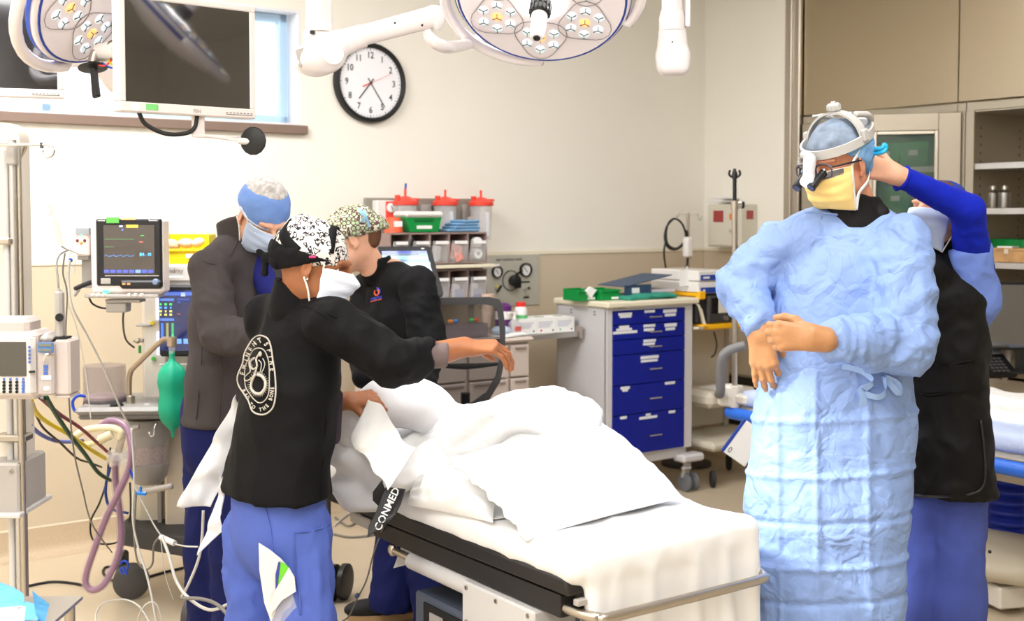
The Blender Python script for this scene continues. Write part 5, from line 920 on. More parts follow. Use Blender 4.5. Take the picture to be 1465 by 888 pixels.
# bottles, tub, cups, papers, glove boxes on the cart
def on_cart(px, py, v, z=.966): q = PV(px, py, v); return float((q - CORNER) @ UU), v, z
u, v, z = on_cart(720, 450, -.55); t = rt('wipes_tub', 'white wipes tub with purple lid just right of the chair back', 'tub', u, v, z); obj('tub', MB().lathe((0, 0, 0), [(.042, 0), (.044, .01), (.044, .13), (.03, .135)], seg=24), WHITE, t); obj('lid', MB().lathe((0, 0, 0), [(.046, .125), (.046, .15), (.03, .165), (.012, .17)], seg=24), mat('purple', srgb(88, 30, 104), .4), t); obj('label_band', MB().lathe((0, 0, 0), [(.0445, .02), (.0448, .03), (.0448, .075), (.0445, .08)], seg=24, cap=False), mat('purple', (0, 0, 0)), t)
u, v, z = on_cart(736, 450, -.62, .967); t = rt('sanitiser_bottle', 'small clear pump bottle with red label before the red-capped bottle', 'bottle', u, v, z + .0); obj('bottle', MB().lathe((0, 0, 0), [(.030, 0), (.034, .01), (.034, .06), (.02, .075), (.012, .08)], seg=20), CLEAR, t); obj('label_band', MB().b2(-.02, .02, -.036, -.033, .02, .045), mat('label_redd', srgb(200, 90, 80), .5), t); obj('pump', MB().cyl((0, 0, .08), (0, 0, .115), .009, None, 10).b2(-.04, .008, -.008, .008, .112, .122, .003), WHITE, t)
u, v, z = on_cart(745, 450, -.52); t = rt('white_bottle', 'tall white bottle with red cap and green label on the cart', 'bottle', u, v, z); obj('bottle', MB().lathe((0, 0, 0), [(.034, 0), (.036, .01), (.036, .125), (.028, .14)], seg=20), WHITE, t); obj('cap', MB().lathe((0, 0, 0), [(.027, .14), (.027, .163), (.02, .165)], seg=20), mat('cap_red', srgb(226, 50, 40), .4), t); obj('label_patch', MB().lathe((0, 0, 0), [(.0365, .04), (.0368, .045), (.0368, .09), (.0365, .095)], seg=20, cap=False), mat('label_green', srgb(96, 190, 120), .5), t)
u, v, z = on_cart(698, 425, -.45); t = rt('cup_stack', 'stack of tan cups between the rack and the gas panel', 'cups', u, v, z); 
for k in range(3): obj('cup', MB().lathe((0, 0, .04 * k + .03), [(.026, 0), (.036, .10), (.038, .10), (.034, .098), (.024, .004)], seg=20), mat('cup_tan', srgb(222, 196, 176), .6), t)
for i, (x0, x1) in enumerate(((742, 768), (768, 795.5), (795.5, 822))):
    q0 = PV(x0, 478, -.57); q1 = PV(x1, 478, -.57); u0 = float((q0 - CORNER) @ UU); u1 = float((q1 - CORNER) @ UU); t = rt('glove_box', ('white glove box nearest the bottles, first of the row of three', 'middle white glove box of the row, with a red spot', 'white glove box at the open end of the shelf')[i], 'box', (u0 + u1) / 2, -.50, .956, 'glove boxes on the steel shelf'); hw = (u1 - u0) / 2 - .001
    obj('carton', MB().b2(-hw, hw, -.07, .07, 0, .085), PAPER, t, smooth=0); obj('slot', MB().lathe((0, .0, .0855), [(.03, 0), (.03, .0008)], seg=16), mat('slot_green', srgb(150, 160, 140), .7), t); pr = MB()
    for j in range(4): pr.b2(-hw + .01, hw - .02 - .008 * j, -.0712, -.0700, .060 - j * .009, .063 - j * .009)
    obj('print_lines', pr, mat('print_grey', srgb(176, 180, 204), .7), t, smooth=0); obj('size_mark', MB().lathe((hw - .02, -.070, .014), [(.005, -.001), (.005, 0)], (0, 1, 0), 12), BLACKM, t)
    if i: obj('colour_mark', MB().lathe((-hw + .03, -.070, .015), [(.006, -.001), (.006, 0)], (0, 1, 0), 12), RED if i == 1 else mat('label_green', (0, 0, 0)), t)
u, v, z = on_cart(728, 470, -.68); t = rt('paper_pile', 'loose white papers and blue wrap at the front edge of the cart top', 'papers', u, v, .967); obj('sheet', MB().box((0, 0, .004), (.17, .11, .004), rotz(.3)).box((.02, .01, .010), (.15, .10, .004), rotz(-.2)), PAPER, t, smooth=0); obj('wrap', MB().ball((-.03, .03, .03), (.06, .04, .025), 12), mat('wrap_blue', srgb(190, 206, 224), .7, crump=.8), t)
for k, (px, m, lb) in enumerate(((645, 'tray_orange', 'small orange-topped pen tray item seen through the chair mesh'), (652, 'tray_blue', 'small blue item in the clear tray behind the chair mesh'), (675, 'tray_green', 'small green item in the clear tray behind the chair mesh'), (681, 'tray_red', 'small red item at the right end of the clear tray'))):
    u = float((PV(px, 455, -.60) - CORNER) @ UU); o_ = tag(obj('tray_item', MB().box((0, 0, .0), (.03, .03, .02), None, .006), mat(m, {'tray_orange': srgb(240, 150, 60), 'tray_blue': srgb(70, 140, 220), 'tray_green': srgb(60, 180, 80), 'tray_red': srgb(236, 70, 60)}[m], .5)), lb, 'supplies', 'small supplies in the tray'); o_.location = tuple(RW(u, -.60, 1.055))
u = float((PV(665, 465, -.6) - CORNER) @ UU); tag(obj('supply_tray', MB().b2(-.16, .11, -.05, .05, .0, .008).b2(-.16, .11, -.054, -.05, 0, .072).b2(-.16, .11, .05, .054, 0, .072).b2(-.164, -.16, -.05, .05, 0, .072).b2(.11, .114, -.05, .05, 0, .072), SMOKE), 'clear tray of small supplies seen through the chair mesh', 'tray'); o = bpy.data.objects['supply_tray']; o.location = tuple(RW(u, -.60, .967)); o.rotation_euler = (0, 0, ANG)
# black bag-like wheel behind the black jacket (castors of a stool)
wc = PZ(487, 858, 0); ST = thing('wheeled_stand', 'black double castor with grey post standing right of the blue trousers', 'stand', (wc[0] - .05, wc[1], 0)); castor(ST, A(wc[0] - .03, wc[1], .075), .075, .035, BLACK, (1, -.25, 0)); castor(ST, A(wc[0] + .018, wc[1] + .01, .075), .075, .03, BLACK, (1, -.25, 0)); obj('post', MB().cyl((wc[0] - .055, wc[1], .10), (wc[0] - .055, wc[1], .62), .018), DGREY, ST, world=True)

# ---------------------------------------------------------------- blue drawer cart and what stands on it
CART = mat('cart_enamel', srgb(206, 204, 206), .4); u0c, u1c, vf, vb = -1.524, -.878, -.80, -.352
BC = rt('drawer_cart', 'pale medical cart with six deep blue drawers between bed and cabinets', 'cart', (u0c + u1c) / 2, (vf + vb) / 2); hw, hd = (u1c - u0c) / 2, (vb - vf) / 2
def zc(px, py): return PV(px, py, vf)[2]
def xc(px, py): return float((PV(px, py, vf) - CORNER) @ UU) - (u0c + u1c) / 2
bx0, bx1 = xc(875.5, 500), xc(979, 500); ztop = 1.098
obj('side_panel', MB().b2(-hw, -hw + .02, -hd, hd, .26, ztop, .003), CART, BC); obj('side_panel', MB().b2(hw - .02, hw, -hd, hd, .26, ztop, .003), CART, BC); obj('back_panel', MB().b2(-hw, hw, hd - .01, hd, .26, ztop), CART, BC)
zr = [zc(876, y) for y in (445, 466, 487.5, 509, 553, 596, 654)]
obj('face_frame', MB().b2(-hw, bx0, -hd - .004, -hd + .02, .26, ztop, .002).b2(bx1, hw, -hd - .004, -hd + .02, .26, ztop, .002).b2(bx0, bx1, -hd - .004, -hd + .02, zr[0], ztop, .002).b2(bx0, bx1, -hd - .004, -hd + .02, .26, zr[-1], .002), CART, BC)
obj('worktop', MB().box((0.005, -.01, ztop + .016), (2 * hw + .05, 2 * hd + .05, .034), None, .008), CREAM, BC)
ds = []
for i in range(6):
    d = obj('drawer', MB().b2(bx0 + .002, bx1 - .002, -hd - .008, -hd + .05, zr[i + 1] + .002, zr[i] - .002, .003), NAVYD, BC); ds.append(d)
    hy = (453, 474, 495, 527, 569, 622)[i]; hz = zc(925, hy); hx = xc(933, hy); y_ = -hd - .03
    obj('drawer_handle', MB().tube([(hx - .045, -hd - .006, hz), (hx - .045, y_, hz), (hx + .045, y_, hz), (hx + .045, -hd - .006, hz)], .0045, 8), CHROME, d)
LBL = [(0, 893, 449, 19, 4), (0, 893.5, 452.5, 16, 3.5), (0, 928, 445, 15, 4), (0, 957, 444.5, 20, 5), (0, 957.5, 450, 16, 4), (1, 891.5, 467.5, 14, 4), (1, 891.5, 471, 22, 3.5), (1, 893, 475, 34, 4), (1, 927.5, 465.5, 17, 4), (1, 927, 471, 15, 4), (1, 958, 464.5, 18, 5), (1, 957.5, 470, 14, 4), (2, 928, 487, 18, 4), (2, 927, 491.5, 17, 3.5), (3, 928, 510.5, 26, 4.5), (3, 927.5, 515.5, 24, 3.5), (4, 893, 554.5, 13, 4), (4, 893, 558, 8, 3.5), (4, 957, 547.3, 15, 4), (5, 890.5, 597, 9, 4), (5, 926, 592.5, 7, 3), (5, 926, 596.5, 26, 4), (5, 960, 588.5, 9.5, 4)]
for i, x, y, w_, h_ in LBL:
    X, Z = xc(x, y), zc(x, y); d_ = obj('drawer_label', MB().b2(X - w_ * .0026, X + w_ * .0026, -hd - .0095, -hd - .0075, Z - h_ * .0019, Z + h_ * .0019), LABELW, ds[i], smooth=0)
obj('lock', MB().cyl((xc(929, 435), -hd - .004, zc(929, 435)), (xc(929, 435), -hd - .014, zc(929, 435)), .008, None, 12), CHROME, BC); obj('maker_badge', MB().b2(xc(877, 440), xc(880, 440), -hd - .0052, -hd - .004, zc(879, 441.5), zc(879, 439)).b2(xc(881.5, 440), xc(894, 440), -hd - .0052, -hd - .004, zc(886, 441.2), zc(886, 439.6)), mat('letter_blue', srgb(60, 80, 120), .5), BC, smooth=0)
for y, z in ((-.12, 1.07), (-.12, 1.055), (.09, 1.07), (.09, 1.055)): obj('side_slot', MB().b2(-hw - .0015, -hw, y - .008, y + .008, z - .003, z + .003), DGREY, BC)
obj('base', MB().b2(-hw + .02, hw - .02, -hd + .02, hd - .02, .20, .26, .006), CART, BC)
def swivel(parent, x, y, h, z=.20, m=GREYP):
    b_ = RW((u0c + u1c) / 2, (vf + vb) / 2); R = rotz(ANG); o = b_ + R @ A(x, y, 0)
    obj('foot_block', MB().box((x, y, z), (.17, .10, .045), None, .012), CART, parent); f = obj('castor_fork', MB().box((x - .02, y, .125), (.05, .03, .10), rotx(.25), .008).box((x - .045, y - .03, .145), (.06, .03, .014), None, .004), GREYP, parent)
    for s in (-.03, .03): castor(parent, o + R @ A(s, -.0, .055), .055, .022, mat('castor_grey', srgb(112, 114, 118), .5), (math.cos(ANG), math.sin(ANG), 0))
for x, y in ((hw - .02, -hd + .0), (-hw + .06, -hd + .02), (hw - .06, hd - .05), (-hw + .06, hd - .05)): swivel(BC, x, y, 0)
rb = MB().tube([(hw + .01, -hd + .02, 1.11), (hw + .035, -hd - .02, 1.08), (hw + .075, -hd - .03, .97), (hw + .07, -hd - .03, .955), (hw + .01, -hd - .0, .95)], .008, 8, smooth=3)
for k in range(9): rb.box((hw + .042 + k * .0035, -hd - .026, 1.065 - k * .0115), (.03, .012, .004), roty(.6))
obj('side_basket_rail', rb, CREAM, BC)
zt_ = ztop + .034
def oncart(px, v): return float((PV(px, 420, v) - CORNER) @ UU)
for i, (px, wd_, lb, extra) in enumerate(((829, .125, 'green open bin with a white cloth, left on the drawer cart', 1), (862, .135, 'green open bin beside the binder on the drawer cart', 0))):
    t = rt('green_bin', lb, 'bin', oncart(px, -.60 if i == 0 else -.64), -.60 if i == 0 else -.64, zt_, 'green bins on the drawer cart'); h2 = wd_ / 2
    obj('bin_body', MB().b2(-h2, h2, -.07, -.066, 0, .048).b2(-h2, h2, .066, .07, 0, .065).b2(-h2, -h2 + .004, -.066, .066, 0, .06).b2(h2 - .004, h2, -.066, .066, 0, .06).b2(-h2, h2, -.066, .066, 0, .004).b2(-h2 - .006, h2 + .006, -.078, -.066, .048, .056), GREENB, t, bevel=.001); obj('bin_label', MB().b2(h2 - .06, h2 - .01, -.0725, -.070, .006, .018), PAPER, t)
    if extra: obj('white_cloth', MB().prism([(-.03, .055), (.0, .078), (.045, .060), (.02, .035), (.005, .012)], (.01, -.088, 0), (1, 0, 0), (0, 0, 1), (0, .02, 0)), PAPER, t)
t = rt('ring_binder', 'dark blue ring binder lying half open on the drawer cart', 'binder', oncart(905, -.62), -.58, zt_ + .012)
NB = mat('binder_blue', srgb(52, 74, 104), .5); obj('spine', MB().b2(-.13, .075, -.12, -.115, .005, .068, .002), NB, t); obj('lower_cover', MB().b2(-.13, .19, -.12, .12, .002, .007, .001), NB, t); obj('upper_cover', MB().box((.05, 0, .088), (.36, .25, .005), roty(-.16)), NB, t); obj('rings', MB().tube([(.07, -.05, .01), (.09, -.05, .04), (.12, -.05, .012)], .003, 6), CHROME, t); obj('pages', MB().b2(.06, .27, -.11, .10, .015, .034, .003), mat('pages', srgb(206, 196, 204), .8), t); obj('spine_label', MB().b2(-.075, -.02, -.1225, -.1195, .02, .05), PAPER, t)
S = Solid(.007, .01); u_, v_ = oncart(925, -.72), -.68; b_ = RW(u_, v_, zt_ + .008); S.box(b_, (.20, .10, .010), rotz(ANG + .1), .008); S.box(b_ + A(.05, -.02, .010), (.13, .08, .008), rotz(ANG - .15), .008)
tag(obj('green_drape', S.mesh(disp=lambda V, N: .006 * ridge(V * A(9, 30, 12))), mat('towel_green', srgb(48, 142, 120), .85, bump=.3, bump_scale=90), smooth=180, origin=b_), 'folded sea-green towels under the binder on the drawer cart', 'towel')
# electrosurgery cart with stacked units behind the drawer cart
ES = rt('equipment_cart', 'beige equipment cart with amber shelf behind the drawer cart', 'cart', -.56, -.62); uo = -.56
def xe(px, py, v): return float((PV(px, py, v) - CORNER) @ UU) + .56
def ze(px, py, v): return PV(px, py, v)[2]
vE = -.85; y0 = vE + .62
z5 = ze(1010, 468, vE); obj('amber_shelf', MB().b2(xe(1005, 470, vE), .34, y0, .25, z5 - .018, z5 + .016, .008), ORANGEY, ES); obj('shelf_end', MB().b2(-.22, xe(1005, 470, vE), y0, .25, z5 - .018, z5 + .014, .008), PALE, ES)
for x in (-.17, .28): obj('post', MB().b2(x - .02, x + .02, .12, .16, .24, z5 + .02, .004), GREYP, ES)
obj('lower_tray', MB().box((.0, -.06, ze(1010, 575, vE)), (.42, .32, .10), None, .03), mat('tray_beige', srgb(206, 198, 180), .5), ES); obj('paper', MB().box((.0, -.10, ze(1010, 575, vE) + .054), (.2, .16, .004), rotz(.1)), PAPER, ES); obj('base_shelf', MB().box((.06, -.06, ze(1010, 640, vE)), (.58, .42, .055), None, .02), mat('tray_beige', (0, 0, 0)), ES); obj('mid_panel', MB().b2(-.2, .3, .13, .15, .3, z5 - .04), mat('tray_beige', (0, 0, 0)), ES)
for x, y in ((-.16, -.2), (.28, -.2), (.28, .1)): castor(ES, RW(uo, -.62) + rotz(ANG) @ A(x, y, .05), .05, .03)
obj('cable_loop', MB().tube([(-.2, y0 - .01, .93), (-.185, y0 - .02, .86), (-.19, y0 - .01, .80), (-.21, y0, .78)], .005, 6, smooth=4), CABLE_K, ES)
t = rt('surgical_generator', 'black and amber surgical generator with dark display on the amber shelf', 'generator', -.56, -.62); zg0, zg1 = z5 + .018, ze(1010, 421, vE); xa, xb = max(xe(985, 440, vE), -.30), xe(1052, 440, vE)
obj('body', MB().b2(xa, xb, y0 + .03, .22, zg0, zg1, .01), BLACKM, t); obj('front_frame', MB().b2(xe(1014, 440, vE), xb, y0 + .0, y0 + .03, zg0, zg1 - .01, .008), mat('gen_grey', srgb(60, 58, 56), .4), t); obj('amber_lid', MB().b2(xa, xe(1012, 430, vE), y0 + .01, .2, zg1 - .03, zg1 + .02, .006), ORANGEY, t); obj('display', MB().b2(xe(1018, 440, vE), xe(1027, 440, vE), y0 - .004, y0, zg0 + .06, zg1 - .025), SCRN, t); obj('lit_panel', MB().b2(xe(1027, 440, vE), xb - .01, y0 - .004, y0, zg0 + .06, zg1 - .025), OFFW, t); obj('knob', MB().cyl((xe(1037, 456, vE), y0, zg0 + .03), (xe(1037, 456, vE), y0 - .02, zg0 + .03), .014, None, 14), ALU, t)
for i, (ya, yb, lb) in enumerate(((403, 421, 'lower white device with a blue stripe in the stack on the generator'), (387, 403, 'upper white device with a blue stripe, topmost of the stack'))):
    za, zb2 = ze(1015, yb, vE), ze(1015, ya, vE); t = rt('white_device', lb, 'device', -.56, -.62, 0, 'white and blue devices stacked'); xl = max(xe(984 if i else 986, 410, vE), -.30); xr = xe(1046 if i else 1042, 410, vE)
    obj('case', MB().b2(xl, xr, y0 + .02, .2, za + .003, zb2, .006), WHITE, t); obj('blue_stripe', MB().b2(xl + .02, xr - .02, y0 + .014, y0 + .02, za + .008, za + .040), mat('stripe_blue', srgb(40, 70, 160), .4), t); obj('device_badge', MB().b2(xl + .035, xl + (.085 if i else .05), y0 + .012, y0 + .014, za + .018, za + .030), LABELW, t, smooth=0)
b_ = PV(965, 400, -.70); t = rt('hanging_card', 'white card hanging at the left of the stacked devices', 'card', float((PV(973, 395, -.72) - CORNER) @ UU), -.75, ze(973, 397, -.75)); obj('card', MB().b2(-.035, .04, -.004, 0, -.05, .045, .001), PAPER, t); obj('tab', MB().b2(.02, .03, -.004, 0, .045, .065), PAPER, t)
# slim hook stand with coiled cable and power brick behind the cart
t = rt('hook_stand', 'thin steel hook stand by the corner carrying a coiled black cable', 'stand', float((PV(984, 350, -.25) - CORNER) @ UU), -.25); zz = lambda y: PV(984, y, -.25)[2]
obj('pole', MB().cyl((0, 0, 0), (0, 0, zz(304)), .011), STEEL, t); obj('hook', MB().tube([(0, 0, zz(306)), (.07, 0, zz(306)), (.09, 0, zz(308)), (.095, 0, zz(313)), (.11, 0, zz(314.5)), (.122, 0, zz(310))], .004, 6, smooth=3), CHROME, t); obj('hook', MB().tube([(0, 0, zz(306)), (-.07, 0, zz(306)), (-.09, 0, zz(310)), (-.105, 0, zz(309))], .004, 6, smooth=3), CHROME, t); obj('base', MB().lathe((0, 0, 0), [(.16, 0), (.16, .02), (.03, .04)], seg=24), DGREY, t)
o_ = obj('coiled_cable', MB(), CABLE_K); bpy.data.objects.remove(o_)
pts = [(964, 312), (954, 324), (951, 340), (955, 353), (966, 357), (977, 350), (981, 338), (977, 322), (967, 313), (957, 318), (953, 334), (956, 350), (968, 355), (979, 345)]
cable('coiled_cable', 'black cable coiled on the hook stand near the corner', 'cable', [PV(x, y, -.33 + .004 * i) for i, (x, y) in enumerate(pts + [(982, 330), (984, 340)])] + [], .0065, CABLE_K)
cable('coiled_cable', 'black cable tail hanging from the coil to the cart top', 'cable', [PV(x, y, -.36) for x, y in ((953, 342), (950, 360), (952, 380), (956, 397))], .006, CABLE_K); cable('coiled_cable', 'short black cable below the white power brick', 'cable', [PV(x, y, -.36) for x, y in ((984, 368), (983, 378), (979, 387))], .006, CABLE_K)
tag(obj('power_brick', MB().box((0, 0, 0), (.065, .05, .135), None, .014), WHITE, bevel=.004), 'white power brick hanging from the coiled cable', 'power brick'); o = bpy.data.objects['power_brick']; o.location = tuple(PV(984, 354, -.34)); o.rotation_euler = (0, 0, ANG)
# drip pole with black top and twin hooks, standing clamp, stretcher behind the gown
DP = thing('drip_pole', 'steel drip pole with black double-hook top left of the gowned surgeon', 'pole', (*P(1051, 400, 5.75)[:2], P(1051, 588, 5.75)[2])); YD = 5.75
obj('pole', MB().cyl(P(1051, 585, YD), P(1051, 290, YD), .014), STEEL, DP, world=True); obj('upper_rod', MB().cyl(P(1051, 292, YD), P(1051, 248, YD), .0095), BLACK, DP, world=True); obj('collar', MB().cyl(P(1051, 300, YD), P(1051, 287, YD), .018).box(P(1059, 293, YD), (.03, .03, .032), None, .006), STEEL, DP, world=True); obj('lock_knob', MB().box(P(1062, 293, YD), (.02, .03, .035), None, .006), BLACK, DP, world=True)
for s in (-1, 1): obj('hook', MB().tube([P(1051, 254, YD), P(1051 + 4 * s, 253, YD), P(1051 + 7.5 * s, 250, YD), P(1051 + 7.5 * s, 246, YD), P(1051 + 6 * s, 243.5, YD)], .0055, 8, smooth=4), BLACK, DP, world=True)
obj('tip', MB().tube([P(1051, 256, YD), P(1051, 249, YD), P(1051, 241, YD)], [.011, .014, .006], 10), BLACK, DP, world=True)
# wall vent
q = PU(1062, 572, 0); WV = thing('wall_vent', 'dark louvred air grille low on the right-hand wall', 'vent', q, ANG); obj('frame', MB().b2(-.012, -.001, -.24, .22, -.18, .17), mat('vent_frame', srgb(150, 140, 120), .5), WV)
for k in range(22): obj('slat', MB().b2(-.022, -.012, -.22 + k * .0195, -.212 + k * .0195, -.16, .15), mat('vent_dark', srgb(62, 54, 44), .6), WV)
obj('rear_plate', MB().b2(-.0135, -.011, -.23, .21, -.165, .155), BLACKM, WV)
# stretcher behind the gowned pair
SX = thing('stretcher', 'second stretcher with blue side rail and beige base, behind the gowned pair at the right', 'stretcher', (0, 0, 0)); s0 = PZ(1045, 590, .66); SD = -NN; s1 = s0 + SD * 2.0
L2 = lambda b, a, z: A(s0[0], s0[1], 0) + SD * b + UU * a + A(0, 0, z)     # b along the stretcher towards the viewer, a across it, away
SX.location = tuple(L2(1.0, .35, 0)); Rs = np.stack([UU, -SD, A(0, 0, 1)], 1)
BB = mat('rail_blue', srgb(40, 106, 214), .4); 
def sbx(name, b0, b1, a0, a1, z0, z1, m, r=.006): o_ = L2((b0 + b1) / 2, (a0 + a1) / 2, (z0 + z1) / 2); return obj(name, MB().box(o_, (abs(a1 - a0), abs(b1 - b0), z1 - z0), Rs, r), m, SX, world=True)
obj('blue_bumper', MB().tube([L2(-.0, .10, .66), L2(-.0, .0, .66), L2(.08, -.01, .66), L2(1.0, -.015, .65), L2(2.1, -.015, .64)], .030, 12), BB, SX, world=True, smooth=50)
sbx('deck', .02, 2.1, .03, .68, .665, .70, CREAM); sbx('underframe', .1, 2.1, .10, .6, .56, .63, STEEL)
obj('clamp', MB().box(L2(-.02, .02, .74), (.10, .09, .10), Rs, .01).box(L2(.06, .02, .73), (.06, .10, .05), Rs, .012), OFFW, SX, world=True); obj('pole_socket', MB().cyl(P(1051, 582, YD - .02) , P(1051, 552, YD - .02), .026, .024, 16), OFFW, SX, world=True); sbx('clamp_mark', -.071, -.068, -.0, .02, .75, .765, mat('label_orange', (0, 0, 0)), 0)
obj('push_handle', MB().tube([L2(-.03, -.05, .75), P(1031, 560, 5.65), P(1030, 530, 5.62), P(1034, 510, 5.6), P(1045, 500, 5.6), P(1066, 494, 5.6)], .022, 12, smooth=4), mat('handle_grey', srgb(120, 120, 120), .5), SX, world=True, smooth=180)
g = mat('sheet_pale_blue', srgb(190, 204, 236), .8, crump=.3); S = Solid(.012, .03); S.box(L2(1.1, .36, .735), (.36, 1.05, .04), Rs, .03); o_ = obj('pale_sheet', S.mesh(disp=lambda V, N: .004 * noise(V * 9)), g, smooth=180, origin=L2(1.1, .36, .7)); tag(o_, 'pale blue fitted sheet on the stretcher behind the gowned pair', 'sheet')
S = Solid(.012, .03); S.box(L2(1.0, .47, .785), (.26, .80, .022), Rs, .02); S.box(L2(.9, .56, .80), (.14, .6, .03), Rs, .025); o_ = obj('white_blanket', S.mesh(disp=lambda V, N: .009 * ridge(V * 7)), mat('sheet_white', srgb(238, 238, 236), .8), smooth=180, origin=L2(1.0, .5, .78)); tag(o_, 'white blanket laid over the far half of the right-hand stretcher', 'blanket')
rl = PZ(1400, 475, .99); obj('side_rail', MB().box((PZ(1432, 477, .99) + PZ(1480, 482, .99)) / 2 + A(0, 0, 0), (.9, .03, .032), rotz(-.15), .008), OFFW, SX, world=True); mq = PZ(1445, 478, .99); obj('rail_post', MB().tube([mq, mq + A(0, 0, -.03), mq + A(-.006, 0, -.12), mq + A(-.022, .0, -.24)], [.028, .022, .013, .014], 10), OFFW, SX, world=True); obj('rail_bolt', MB().cyl(mq + A(-.01, -.02, -.035), mq + A(-.01, -.034, -.035), .012, None, 12), WHITE, SX, world=True)
NV = mat('bellows_blue', srgb(16, 40, 150), .35); bw = PZ(1456, 775, .24); pf = []
for k in range(8): z = .24 + k * .045; pf += [(.075, z), (.098, z + .012), (.102, z + .022), (.098, z + .032), (.075, z + .044)]
obj('lift_bellows', MB().lathe((bw[0], bw[1] + .1, 0), pf, seg=32), NV, SX, world=True, smooth=180)
S = Solid(.012, .05); c_ = PZ(1440, 800, .2); S.ell(c_ + A(.02, .12, -.02), (.24, .30, .10)); S.box(c_ + A(.05, .2, -.03), (.22, .3, .05), rotz(.5), .04); solid_obj('base_cover', S, mat('base_beige', srgb(196, 186, 164), .45), SX, clip=[((0, 0, .135), (0, 0, -1))])
for px, py in ((1408, 868), (1455, 872)):
    q = PZ(px, py, 0); castor(SX, A(q[0], q[1] + .02, .06), .06, .035, mat('base_beige', (0, 0, 0)), (1, .2, 0)); obj('castor_cover', MB().box(A(q[0] + .02, q[1] + .0, .095), (.09, .12, .06), rotz(.2), .012), OFFW, SX, world=True); obj('brake_slot', MB().box(A(q[0] + .02, q[1] - .062, .09), (.05, .006, .018), rotz(.2)), BLACKM, SX, world=True)
q = PZ(1432, 855, .06); obj('pedal_box', MB().box(A(q[0] + .02, q[1], .075), (.13, .10, .09), rotz(.25), .008), OFFW, SX, world=True); obj('cover_hole', MB().ball(P(1416, 789, 3.62), .006, 8), BLACKM, SX, world=True)
t = thing('hanging_folder', 'white folder with blue edge hanging tilted from the stretcher rail', 'folder', P(1062, 628, 5.2)); Rf = roty(.62)
obj('card', MB().box(P(1066, 634, 5.2), (.115, .018, .17), Rf, .003), PAPER, t, world=True); obj('blue_edge', MB().box(P(1066, 634, 5.2) + Rf @ A(-.062, 0, 0), (.010, .020, .17), Rf), mat('stripe_blue', (0, 0, 0)), t, world=True); obj('clip_ring', MB().tube([P(1066, 634, 5.2) + Rf @ A(-.04 + .006 * math.cos(a), -.011, -.06 + .012 * math.sin(a)) for a in np.linspace(0, 6.0, 10)], .0015, 5), DGREY, t, world=True); obj('cord', MB().tube([P(1066, 634, 5.2) + Rf @ A(0, 0, .085), P(1074, 596, 5.2)], .003, 6), DGREY, t, world=True)
# things on the shelving
def onsh(px, py, u, z): q = PU(px, py, u); return float((q - CORNER) @ NN)
for px, lb in ((1420, 'left steel bottle of the pair on the shelf'), (1437, 'right steel bottle of the pair on the shelf')):
    t = thing('steel_bottle', lb, 'bottle', RW(.22, onsh(px, 292, .22, 0), 1.646), ANG, 'steel bottles on the shelf'); obj('bottle', MB().lathe((0, 0, 0), [(.03, 0), (.032, .004), (.032, .085), (.016, .10), (.016, .105)], seg=24), ALU, t); obj('cap', MB().lathe((0, 0, .105), [(.018, 0), (.018, .018), (.010, .022)], seg=20), CHROME, t)
for i, (px, lb) in enumerate(((1431, 'green bin partly hidden by the blue sleeve on the shelf'), (1455, 'green bin behind the wooden box on the shelf'), (1478, 'green bin cut off by the right edge on the shelf'))):
    v_ = onsh(px, 375, .25, 0); t = thing('shelf_bin', lb, 'bin', RW(.30, v_, 1.359), ANG, 'green bins on the shelves'); obj('bin_body', MB().prism([(-.05, 0), (.05, 0), (.06, .12), (-.06, .12)], (-.1, 0, 0), (0, 1, 0), (0, 0, 1), (.2, 0, 0)), GREENB, t, bevel=.003)
v_ = onsh(1448, 370, .10, 0); t = thing('wooden_box', 'small light wooden box with a metal clasp on the shelf', 'box', RW(.10, v_, 1.359), ANG); obj('box', MB().b2(-.05, .05, -.10, .10, 0, .06, .002), mat('light_wood', srgb(190, 146, 96), .6, noise_amt=.2, noise_scale=14), t); obj('lid', MB().b2(-.051, .051, -.101, .101, .0605, .075, .002), mat('light_wood', (0, 0, 0)), t); obj('clasp', MB().b2(-.056, -.051, -.012, .012, .045, .07), CHROME, t); obj('paper_slip', MB().b2(-.03, .03, -.02, .07, .076, .084), PAPER, t)
for i, (px, zsh, lb) in enumerate(((1285, 1.88, 'green bin behind the cabinet glass, left of the pair'), (1325, 1.88, 'green bin behind the cabinet glass, right of the pair'), (1300, 1.62, 'green bin on the lower shelf behind the cabinet glass'), (1240, 1.357, 'green bin low in the cabinet behind the helper’s hand'))):
    v_ = onsh(px, 240, .22, 0); t = thing('shelf_bin', lb, 'bin', RW(.24, v_, zsh + .002), ANG, 'green bins on the shelves'); obj('bin_body', MB().prism([(-.09, 0), (.09, 0), (.10, .15), (-.10, .15)], (-.14, 0, 0), (0, 1, 0), (0, 0, 1), (.28, 0, 0)), GREENB, t, bevel=.003); obj('bin_label', MB().b2(-.144, -.14, -.03, .03, .07, .10), PAPER, t)
